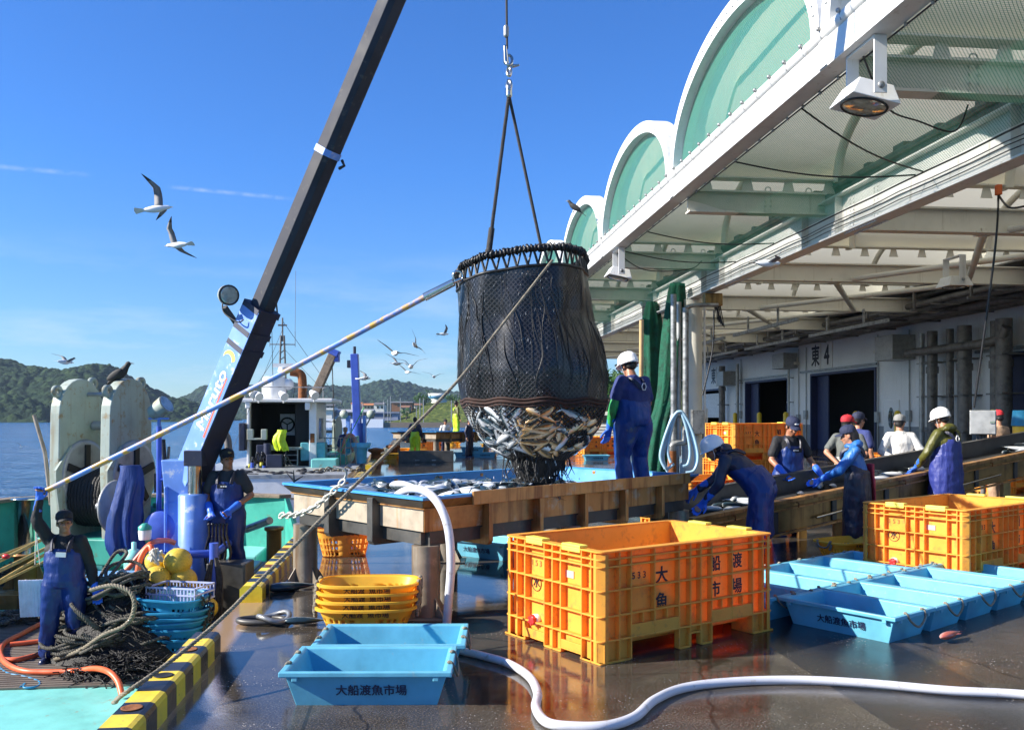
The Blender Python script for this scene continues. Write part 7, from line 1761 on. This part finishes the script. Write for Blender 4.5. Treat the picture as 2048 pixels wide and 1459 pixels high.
# strip of shadowed gunwale plank across the deck
# ------------------------------------------------------------------ far white boat
w0 = bthing('white_boat', 'white fishing boat with open wheelhouse moored farther along the quay', 'boat', (0, 0, 0))
sy = 25.6
b = MB(); ol = [(-1.9, sy), (-1.85, 34), (-2.0, 42), (-4.2, 50), (-6.6, 42), (-6.8, 34), (-6.75, sy)]
b.loft([[(x*1.0+(-4.3-x)*(.10 if z < -1 else 0), y+(.25 if z < -1 and y == sy else 0), z) for x, y in ol] for z in (-2.4, -1.5, -.72, -.02)], smooth=False); b.build('hull', M['white_paint'], w0)
b = MB(); b.loft([[(x-(-4.3-x)*.012, y-.02, z) for x, y in ol] for z in (-.06, .03)], smooth=False); b.build('rail', M['grey_steel'], w0)
b = MB(); b.loft([[(x-(-4.3-x)*.008, y-.015, z) for x, y in ol] for z in (-.66, -.60)], smooth=False); b.build('rubbing_strake', M['dark_pipe'], w0)
b = MB(); b.loft([[(x+(-4.3-x)*.094, y+.22 if y == sy else y, z) for x, y in ol] for z in (-1.95, -1.5)], smooth=False); b.build('boot_stripe', M['red_boot'], w0)
text('大浜', .46, M['ink'], w0, frame((-3.98, sy-.015+.08, -1.05), (1, 0, 0), (0, 0, 1)), bold=.03, sx=1.2)
wx0, wx1 = bx_(P(495, 833, 29.5))[0], bx_(P(632, 833, 29.5))[0]; wy = bx_(P(560, 833, 29.5))[1]
b = MB(); z1 = 2.12
b.bb((wx0, wy, -.05), (wx0+.09, wy+3.2, z1)); b.bb((wx1-.24, wy, -.05), (wx1, wy+.08, z1)); b.bb((wx1-.08, wy+.08, -.05), (wx1, wy+3.2, z1)); b.bb((wx0, wy+3.2, -.05), (wx1, wy+3.3, z1))
b.build('wheelhouse', M['white_paint'], w0, bevel=.02)
b = MB(); b.bb((wx0+.1, wy+2.2, 0), (wx1-.1, wy+2.3, z1-.02)); b.bb((wx0+.093, wy+.25, .02), (wx0+.11, wy+2.2, z1-.02)); b.bb((wx0+.1, wy+.05, z1-.03), (wx1-.1, wy+2.2, z1-.005)); b.bb((wx0+.1, wy+.02, -.04), (wx1-.26, wy+2.2, .02)); b.bb((wx0+.1, wy+.45, .02), (wx0+.5, wy+2.2, 1.0)); b.bb((wx1-.72, wy+.3, .02), (wx1-.26, wy+2.2, z1-.02)); b.build('dark_cabin', M['interior'], w0)
b = MB(); b.bb((wx0+.75, wy+2.15, 1.0), (wx0+1.25, wy+2.19, 1.75)); wn = b.build('cabin_window', pbr('bright_pane', (.8, .82, .85), .5), w0)
b = MB(); b.tube([(wx0+1.0+.23*cos(k*pi/10), wy+2.1, 1.38+.23*sin(k*pi/10)) for k in range(20)], .03, 6, closed=True)
for k in range(3): b.tube([(wx0+1.0, wy+2.1, 1.38), (wx0+1.0+.22*cos(k*2.1+.5), wy+2.1, 1.38+.22*sin(k*2.1+.5))], .02, 5)
b.build('helm_wheel', M['black_matt'], w0)
b = MB(); b.bb((wx0-.15, wy-.25, z1+.005), (wx1+.55, wy+3.5, z1+.13)); b.bb((wx0-.02, wy-.2, z1-.2), (wx0+.14, wy-.02, z1)); b.bb((wx1-.35, wy-.2, z1-.25), (wx1-.18, wy-.02, z1)); b.build('roof', M['white_paint'], w0, bevel=.03)
b = MB()
for s_ in (0, .38): b.tube([(wx1-.98+s_, wy-.1, -.05), (wx1-.98+s_, wy-.05, .62)], .022, 6)
for k in range(4): b.tube([(wx1-.98, wy-.1, .06+.17*k), (wx1-.60, wy-.1, .06+.17*k)], .018, 6)
b.build('ladder', M['galv'], w0)
b = MB(); b.bb((wx0+.65, wy-.1, .55), (wx0+1.2, wy+.5, .72)); b.bb((wx0+1.25, wy-.1, .58), (wx1-.46, wy+.1, .66)); b.bb((wx0+.05, wy-.3, .95), (wx0+.25, wy-.1, 1.25)); b.bb((wx0+.5, wy-.3, .95), (wx0+.68, wy-.1, 1.25)); b.bb((wx0+.05, wy-.3, .9), (wx0+.68, wy-.1, .96)); b.build('pale_fittings', M['sage'], w0, bevel=.02)
b = MB(); b.lathe([(.36, -.35), (.40, -.2), (.40, .2), (.36, .35)], 22, Matrix.Translation((wx0+.75, wy+.8, z1+.52))); b.bb((wx0+.4, wy+.5, z1+.13), (wx0+1.1, wy+1.1, z1+.2)); b.build('raft_canister', M['white_paint'], w0)
mx_ = bx_(P(565, 833, 30.5)); my = mx_[1]; mx_ = mx_[0]
b = MB()
for sx in (-.13, .13):
    b.tube([(mx_+sx, my, z1+.13), (mx_+sx*.4, my, 4.4)], .035, 6)
for k in range(9): b.tube([(mx_-.12+.009*k, my, z1+.3+.23*k), (mx_+.12-.009*k, my, z1+.42+.23*k)], .018, 5)
b.tube([(mx_, my, 4.2), (mx_, my, 5.0)], .03, 6); b.tube([(mx_-.42, my, 4.1), (mx_+.42, my, 4.1)], .018, 5); b.tube([(mx_-.42, my, 4.02), (mx_-.42, my, 4.55)], .012, 4); b.tube([(mx_+.42, my, 4.02), (mx_+.42, my, 4.55)], .012, 4); b.tube([(mx_-.15, my, 4.75), (mx_+.15, my, 4.75)], .03, 5)
b.tube([(mx_-.35, my, 4.3), (mx_-.36, my, 6.3)], .008, 4); b.tube([(mx_+.42, my, 4.5), (mx_+.44, my, 6.6)], .008, 4); b.build('mast', M['dark_pipe'], w0)
b = MB(); b.bb((mx_-.3, my-.25, 3.32), (mx_+.55, my-.12, 3.44)); b.lathe([(.16, 3.1), (.18, 3.2), (.16, 3.31)], 14, Matrix.Translation((mx_+.05, my-.18, 0))); b.ball((mx_+.2, my-.2, 2.75), .2, 14); b.lathe([(.12, 2.3), (.2, 2.45), (.12, 2.6)], 14, Matrix.Translation((mx_-.2, my-.1, 0))); b.build('radar', M['white_paint'], w0)
b = MB(); ex = bx_(P(602, 833, 31)); b.tube(catmull([(ex[0]+.05, ex[1], z1), (ex[0]+.05, ex[1], z1+.7), (ex[0]-.02, ex[1], z1+1.0), (ex[0]-.35, ex[1], z1+1.08)], 6), .15, 12); b.build('exhaust', M['rust'], w0)
for k, (px, py) in enumerate(((506, 786), (567, 790), (628, 788), (517, 790))):
    q = bx_(P(px, py, 29)); b = MB(); b.tube([(q[0]-.1, q[1]+.05, q[2]+.08), (q[0]+.02, q[1]-.1, q[2]-.02), (q[0]+.06, q[1]-.16, q[2]-.06)], [.07, .13, .14], 14); b.tube([(q[0], q[1], q[2]), (q[0], q[1], q[2]-.25)], .025, 5); b.build('searchlight', M['white_paint'], w0)
b = MB(); b.box((wx0+.55, wy-.45, .35), (.3, .3, .8)); b.tube([(wx0+.75, wy-.6, 0), (wx0+.75, wy-.6, .8)], .12, 12); b.box((wx0-.12, wy, 1.0), (.2, .5, .9)); b.box((wx0+1.0, wy-.7, .2), (.5, .4, .5)); b.build('blue_machinery', M['crane_navy'], w0, bevel=.03)
b = MB()
for k in range(12): b.tube(catmull([(wx0+.2+.1*k, wy-.7, .05), (wx0+.25+.1*k+rnd.uniform(-.1, .1), wy-.8, .3+rnd.uniform(0, .3)), (wx0+.4+.1*k, wy-.6, .1)], 5), .03, 5)
b.build('hydraulic_hoses', M['black_gloss'], w0)['kind'] = 'stuff'
b = MB(); b.bb((-3.3, 29.2, -.05), (-2.5, 30.3, .30)); b.build('deck_box', M['turq'], w0, bevel=.03); b = MB(); b.bb((-3.2, 31, -.05), (-2.3, 35, .35)); b.build('deck_locker', M['green_paint'], w0, bevel=.03); b = MB(); b.bb((-6.6, 26, -.04), (-2, 40, -.0)); b.build('deck', M['green_paint'], w0); b = MB(); b.bb((-3.0, 35.4, .3), (-2.2, 36.2, .9)); b.build('bow_locker', M['turq'], w0, bevel=.03)
b = MB(); b.box((-3.35, 30.6, .5), (.8, .8, .6)); b.build('cyan_box', pbr('cyan_paint', (.10, .36, .42), .5), w0, bevel=.03)
t = thing('fish_bucket', 'stack of cyan buckets on the deck of the white boat', 'bucket', P(722, 918, 31)); t.location.z = .05
b = MB(); b.lathe([(.18, 0), (.22, .5), (.23, .52), (.21, .52), (.17, .05)], 18); b.build('shell', M['cyan_buck'], t); b = MB(); b.lathe([(.30, .52), (.36, .70), (.33, .70), (.28, .55)], 18); b.build('tub', M['cyan_buck'], t)
b = MB(); o = P(700, 900, 31.5)
for r in (.42, .36, .39): b.tube([o+Vector((r*.62*cos(k*pi/14), .05*r, r*1.35*sin(k*pi/14))) for k in range(28)], .045, 7, closed=True)
tag(b.build('coiled_hose', M['hose_pink']), 'pinkish hose coil hanging on the white boat beside the blue crane', 'hose')
b = MB(); b.tube([P(668, 930, 30), P(728, 815, 33)], .018, 5); tag(b.build('green_line', pbr('green_line', (.05, .45, .12), .5)), 'thin green rope slanting up over the white boat deck', 'rope')
# clutter on the white boat's deck and roof: rails, hoses, nets, floats, ropes
b = MB()
for z in (.62, .95): b.tube([(wx1+.1, wy+.2, z), (wx1+1.2, wy+.3, z), (-2.05, 33, z)], .018, 5)
for k in range(7): b.tube([(wx1+.25+.17*k, wy+.25, 0), (wx1+.25+.17*k, wy+.25, .95)], .014, 5)
b.build('deck_rail', M['galv'], w0)
b = MB(); b.tube(catmull([(wx0-.1, wy+.2, z1+.1), (wx0-.09, wy+.2, z1+.45), (wx0, wy+.2, z1+.5), (wx1+.1, wy+.2, z1+.5), (wx1+.19, wy+.2, z1+.45), (wx1+.2, wy+.2, z1+.1)], 5), .018, 5); b.build('roof_rail', M['galv'], w0)
b = MB()
for k in range(40):
    x = rnd.uniform(wx0-.1, -2.3); y = sy+rnd.uniform(.3, 2.6); b.ball((x, y, .02), (rnd.uniform(.06, .16), rnd.uniform(.06, .16), rnd.uniform(.03, .09)), 8)
b.build('net_bundles', M['net_black'], w0)['kind'] = 'stuff'
b = MB()
for k in range(8): x = wx1+.2+.18*k; b.tube(catmull([(x, sy+1.6, .02), (x+.1, sy+1.5, .08+.04*(k % 3)), (x+.3, sy+1.7, .05), (x+.2, sy+1.4, .02)], 5), .025, 5)
b.build('deck_ropes', M['rope_tan'], w0)['kind'] = 'stuff'
for k in range(7):
    x = wx0+.15+.09*k; b = MB(); b.lathe([(.05, 0), (.06, .05), (.05, .1+.05*(k % 3))], 10, Matrix.Translation((x, wy-.9+.1*(k % 2), .0))); b.build('valve', M[('galv', 'clip_yellow', 'crane_blue', 'chrome')[k % 4]], w0)
b = MB()
for k in range(5): x = wx0+.2+.4*k; b.tube([(x, wy+.6, z1+.1), (x+.05*(k-2), wy+.6, z1+.5+.12*(k % 3))], .012, 5)
b.tube([(mx_-.1, my, 3.9), (wx0, wy+.3, z1+.15)], .008, 4); b.tube([(mx_+.1, my, 3.9), (wx1+.4, wy+.5, z1+.15)], .008, 4); b.tube([(mx_, my, 4.9), (-3.0, 44, 1.5)], .008, 4); b.tube([(mx_, my, 4.6), (-5.5, 27, .2)], .007, 4); b.build('rigging', M['rope_dark'], w0)
b = MB(); b.bb((wx1-.02, wy+.8, .9), (wx1+.012, wy+2.2, 1.6)); b.build('side_window', M['glass_dark'], w0)
b = MB(); b.bb((wx1-.2, wy-.02, .8), (wx1-.06, wy-.004, 1.1)); b.build('rust_patch', M['rust'], w0)
# crane arms of the moored boats
t = thing('deck_crane', 'blue upright crane post with two lamps beyond the white boat', 'crane', (P(716, 833, 36).x, 36, 0))
b = MB(); b.tube([(0, 0, -1.2), (0, 0, 1.4)], .28, 14); b.build('post', M['crane_blue'], t); b = MB(); b.beam((0, -.1, 1.2), (-.12, -.1, 4.15), .3, .3); b.build('arm', M['crane_blue'], t, bevel=.02)
b = MB(); b.tube([(-.12, -.1, 4.1), (-.12, -.1, 4.45)], .06, 8); b.box((-.2, -.1, 3.75), (.4, .25, .3)); b.build('head', M['crane_navy'], t)
b = MB(); b.bb((-.45, -.2, .3), (-.3, 0, 1.7)); b.bb((.22, -.2, .3), (.34, 0, 1.7)); b.build('ram', M['crane_sky'], t)
for s_ in (-.52, .55): b = MB(); b.lathe([(.10, -.1), (.17, 0), (.17, .05), (0, .06)], 14, Matrix.Translation((s_, -.2, 1.75)) @ Matrix.Rotation(R(90), 4, 'X')); b.tube([(s_, 0, 1.7), (s_*.6, 0, 1.3)], .03, 5); b.build('lamp', M['sage'], t)
t = thing('deck_crane', 'weathered brown crane arm slanting up behind the white wheelhouse', 'crane', (P(632, 833, 34).x, 34, 0))
b = MB(); a_, c_ = P(632, 785, 34), P(668, 705, 34); o = Vector((P(632, 833, 34).x, 34, 0)); b.beam(a_-o-(c_-a_)*.3, c_-o, .38, .3); b.build('arm', M['wood_dark'], t, bevel=.02)
b = MB(); b.beam(c_-o-(c_-a_)*.06, c_-o+(c_-a_)*.08, .46, .4); b.box(c_-o+Vector((.1, 0, -.2)), (.2, .3, .3)); b.build('head', M['crane_blue'], t, bevel=.02)
b = MB(); b.tube([(0, .1, -1), (0, .1, 1.6)], .25, 12); b.build('post', M['crane_blue'], t)
b = MB(); b.tube([P(664, 720, 34), P(670, 900, 33)], .02, 5); tag(b.build('crane_wire', M['rope_dark']), 'thin wire hanging from the brown crane arm', 'wire')
b = MB(); b.tube([P(550, 575, 11.2), P(556, 640, 12)], .012, 5); tag(b.build('boom_cable', M['rope_black']), 'short black cable hanging under the crane boom', 'cable')
t = thing('signal_buoy', 'small yellow and black signal float hanging under the boom', 'float', P(542, 612, 11.3)); b = MB(); b.lathe([(0, -.06), (.04, -.05), (.045, -.02), (.02, .02)], 12); b.build('float', M['clip_yellow'], t); b = MB(); b.lathe([(.025, .021), (.015, .08), (.0, .1)], 10); b.tube([(0, 0, .1), (.01, 0, .25)], .006, 5); b.build('hanger', M['black_matt'], t)
b = MB(); b.tube([P(543, 620, 11.3), P(546, 770, 11.6)], .004, 4); tag(b.build('thin_line', M['rope_grey']), 'thin grey line hanging from the signal float', 'line')
# ------------------------------------------------------------------ birds
M['gull_white'] = pbr('gull_white', (.80, .80, .78), .7, var=.04)
M['gull_grey'] = pbr('gull_grey', (.20, .20, .21), .7, var=.15, scale=8)
M['gull_dark'] = pbr('gull_dark', (.03, .028, .027), .7, var=.2)
M['beak'] = pbr('beak', (.65, .42, .05), .5)
def gull(label, loc, rot, span=1.3, lift=(.35, .35), sweep=.12, group='gulls flying over the harbour', fold=.0):
    """body along +x (head), wings along y; each wing rises by its own angle and bends at the wrist"""
    t = thing('gull', label, 'gull', loc, 0, group); t.rotation_euler = rot; s = span/1.3*.86; t.scale = (s, s, s)
    b = MB(); secs = []
    for x, r in ((-.26, .018), (-.18, .05), (-.05, .078), (.08, .072), (.16, .05), (.20, .042), (.245, .040), (.275, .022), (.285, .006)):
        secs.append([(x, r*.9*cos(2*pi*k/12), r*sin(2*pi*k/12)+(.02 if x > .15 else 0)) for k in range(12)])
    b.loft(secs); b.build('body', M['gull_white'], t)
    b = MB(); b.limb((.28, 0, .02), (.325, 0, .01), .012, .005, 7); b.build('beak', M['beak'], t)
    b = MB(); b.add([(-.22, -.03, .0), (-.22, .03, .0), (-.40, .085, .0), (-.42, 0, .0), (-.40, -.085, .0)], [(0, 1, 2, 3, 4)]); b.add([(-.22, -.03, -.012), (-.22, .03, -.012), (-.40, .085, -.004), (-.42, 0, -.004), (-.40, -.085, -.004)], [(4, 3, 2, 1, 0)]); b.build('tail', M['gull_white'], t)
    for s_, lf in ((-1, lift[0]), (1, lift[1])):
        b = MB(); secs = []
        for k in range(12):
            u = k/11; y = s_*(.05+.60*u*cos(lf if u < .45 else lf*.3)); z = .03+(.30*min(u, .45)/.45*sin(lf)*1.0)+(max(0, u-.45)*.6*sin(lf*.25))
            c = .155*(1-u**2.2)+.012; xo = .06-.10*max(0, u-.45)*2.2+.05*min(u, .45)/.45-sweep*u*u
            th = .012*(1-u)+.003
            secs.append([(xo+c*.5, y, z), (xo+c*.1, y, z+th), (xo-c*.5, y, z), (xo+c*.1, y, z-th*.5)])
        b.loft(secs[:9]); w = b.build('wing', M['gull_grey'], t); q = MB(); q.loft(secs[8:]); q.build('wing_tip', M['gull_dark'], w)
    return t
GG = [('large gull banking with raised wings high on the left, white belly lit', P(312, 418, 15), (R(-35), R(-8), R(12)), 1.25, (.9, 1.0)),
      ('gull below the large one on the left, gliding left', P(355, 490, 16), (R(28), R(4), R(170)), 1.15, (.2, .8)),
      ('dark gull gliding low over the left hill', P(130, 724, 24), (R(8), R(4), R(60)), 1.2, (.5, .5)),
      ('largest gull of the distant flock, wings spread wide', P(790, 706, 20), (R(20), R(0), R(115)), 1.2, (.35, .3)),
      ('upper right gull of the distant flock, diving', P(830, 690, 26), (R(60), R(20), R(80)), 1.1, (.5, .4)),
      ('small gull just under the largest one of the flock', P(793, 727, 30), (R(30), 0, R(60)), 1.2, (.6, .3)),
      ('gull with arched wings in the middle of the distant flock', P(822, 733, 24), (R(0), R(-5), R(85)), 1.15, (.75, .75)),
      ('small gull lowest of the distant flock', P(815, 744, 34), (R(20), 0, R(120)), 1.2, (.3, .4)),
      ('tiny gull right of the distant flock', P(868, 753, 38), (R(4), 0, R(80)), 1.2, (.5, .5)),
      ('tiny grey gull high right beside the net', P(887, 668, 36), (R(-25), 0, R(30)), 1.15, (.5, .6)),
      ('grey gull beside the blue crane post', P(728, 757, 32), (R(30), 0, R(20)), 1.15, (.9, .2)),
      ('bright white gull flying in front of the market canopy', P(1535, 527, 12), (R(6), R(2), R(8)), .95, (.25, .2)),
      ('tiny gull flying low over the water on the far left', P(43, 893, 60), (R(20), 0, R(100)), 1.1, (.5, .5))]
for g in GG: gull(g[0], g[1], g[2], g[3], g[4])
def crow(label, loc, rz, sc=1.0):
    t = thing('crow', label, 'crow', loc, rz); t.scale = (sc,)*3
    b = MB(); secs = []
    for x, z, r in ((-.22, -.10, .02), (-.12, -.02, .06), (.0, .06, .085), (.08, .13, .078), (.12, .19, .055), (.145, .235, .052), (.175, .255, .040), (.195, .258, .016)):
        secs.append([(x-r*.5*sin(2*pi*k/12), r*.85*cos(2*pi*k/12), z+r*sin(2*pi*k/12)*.8) for k in range(12)])
    b.loft(secs); b.build('body', M['gull_dark'], t)
    b = MB(); b.limb((.185, 0, .255), (.255, 0, .245), .016, .004, 8); b.build('beak', M['grey_steel'], t)
    b = MB(); b.loft([[(-.16, -.035, -.05), (-.16, .035, -.05), (-.16, .035, -.065), (-.16, -.035, -.065)], [(-.36, -.05, -.22), (-.36, .05, -.22), (-.36, .05, -.23), (-.36, -.05, -.23)]], smooth=False); b.build('tail', M['gull_dark'], t)
    for s_ in (-1, 1):
        b = MB(); b.ball((-.06, s_*.075, .05), (.17, .022, .062), 12, Matrix.Rotation(-.6, 3, 'Y')); b.build('wing', M['gull_dark'], t)
        b = MB(); b.tube([(.0, s_*.03, -.01), (.01, s_*.035, -.09), (.05, s_*.04, -.10)], .008, 5); b.build('leg', M['gull_dark'], t)
crow('black crow perched on top of the right hauler plate', P(240, 755, 12.6), R(-5), .80)
crow('black crow perched on the second roof arch of the market', P(1148, 418, 24.5), R(170), .9)
# ------------------------------------------------------------------ sea air
HB = MB(); HB.bb((-1500, -70, WATER_Z-4), (1300, 1950, 95))
hm = bpy.data.materials.new('haze'); hm.use_nodes = True; hm.node_tree.nodes.clear()
ho = hm.node_tree.nodes.new('ShaderNodeOutputMaterial'); hv = nd(hm.node_tree, 'ShaderNodeVolumePrincipled', None, Density=.00010, Anisotropy=.2); hv.inputs['Color'].default_value = (.62, .80, 1.0, 1)
hm.node_tree.links.new(hv.outputs[0], ho.inputs['Volume'])
o = HB.build('haze', hm); tag(o, 'thin sea haze over the harbour', 'haze', kind='stuff')
SC.cycles.volume_bounces = 0
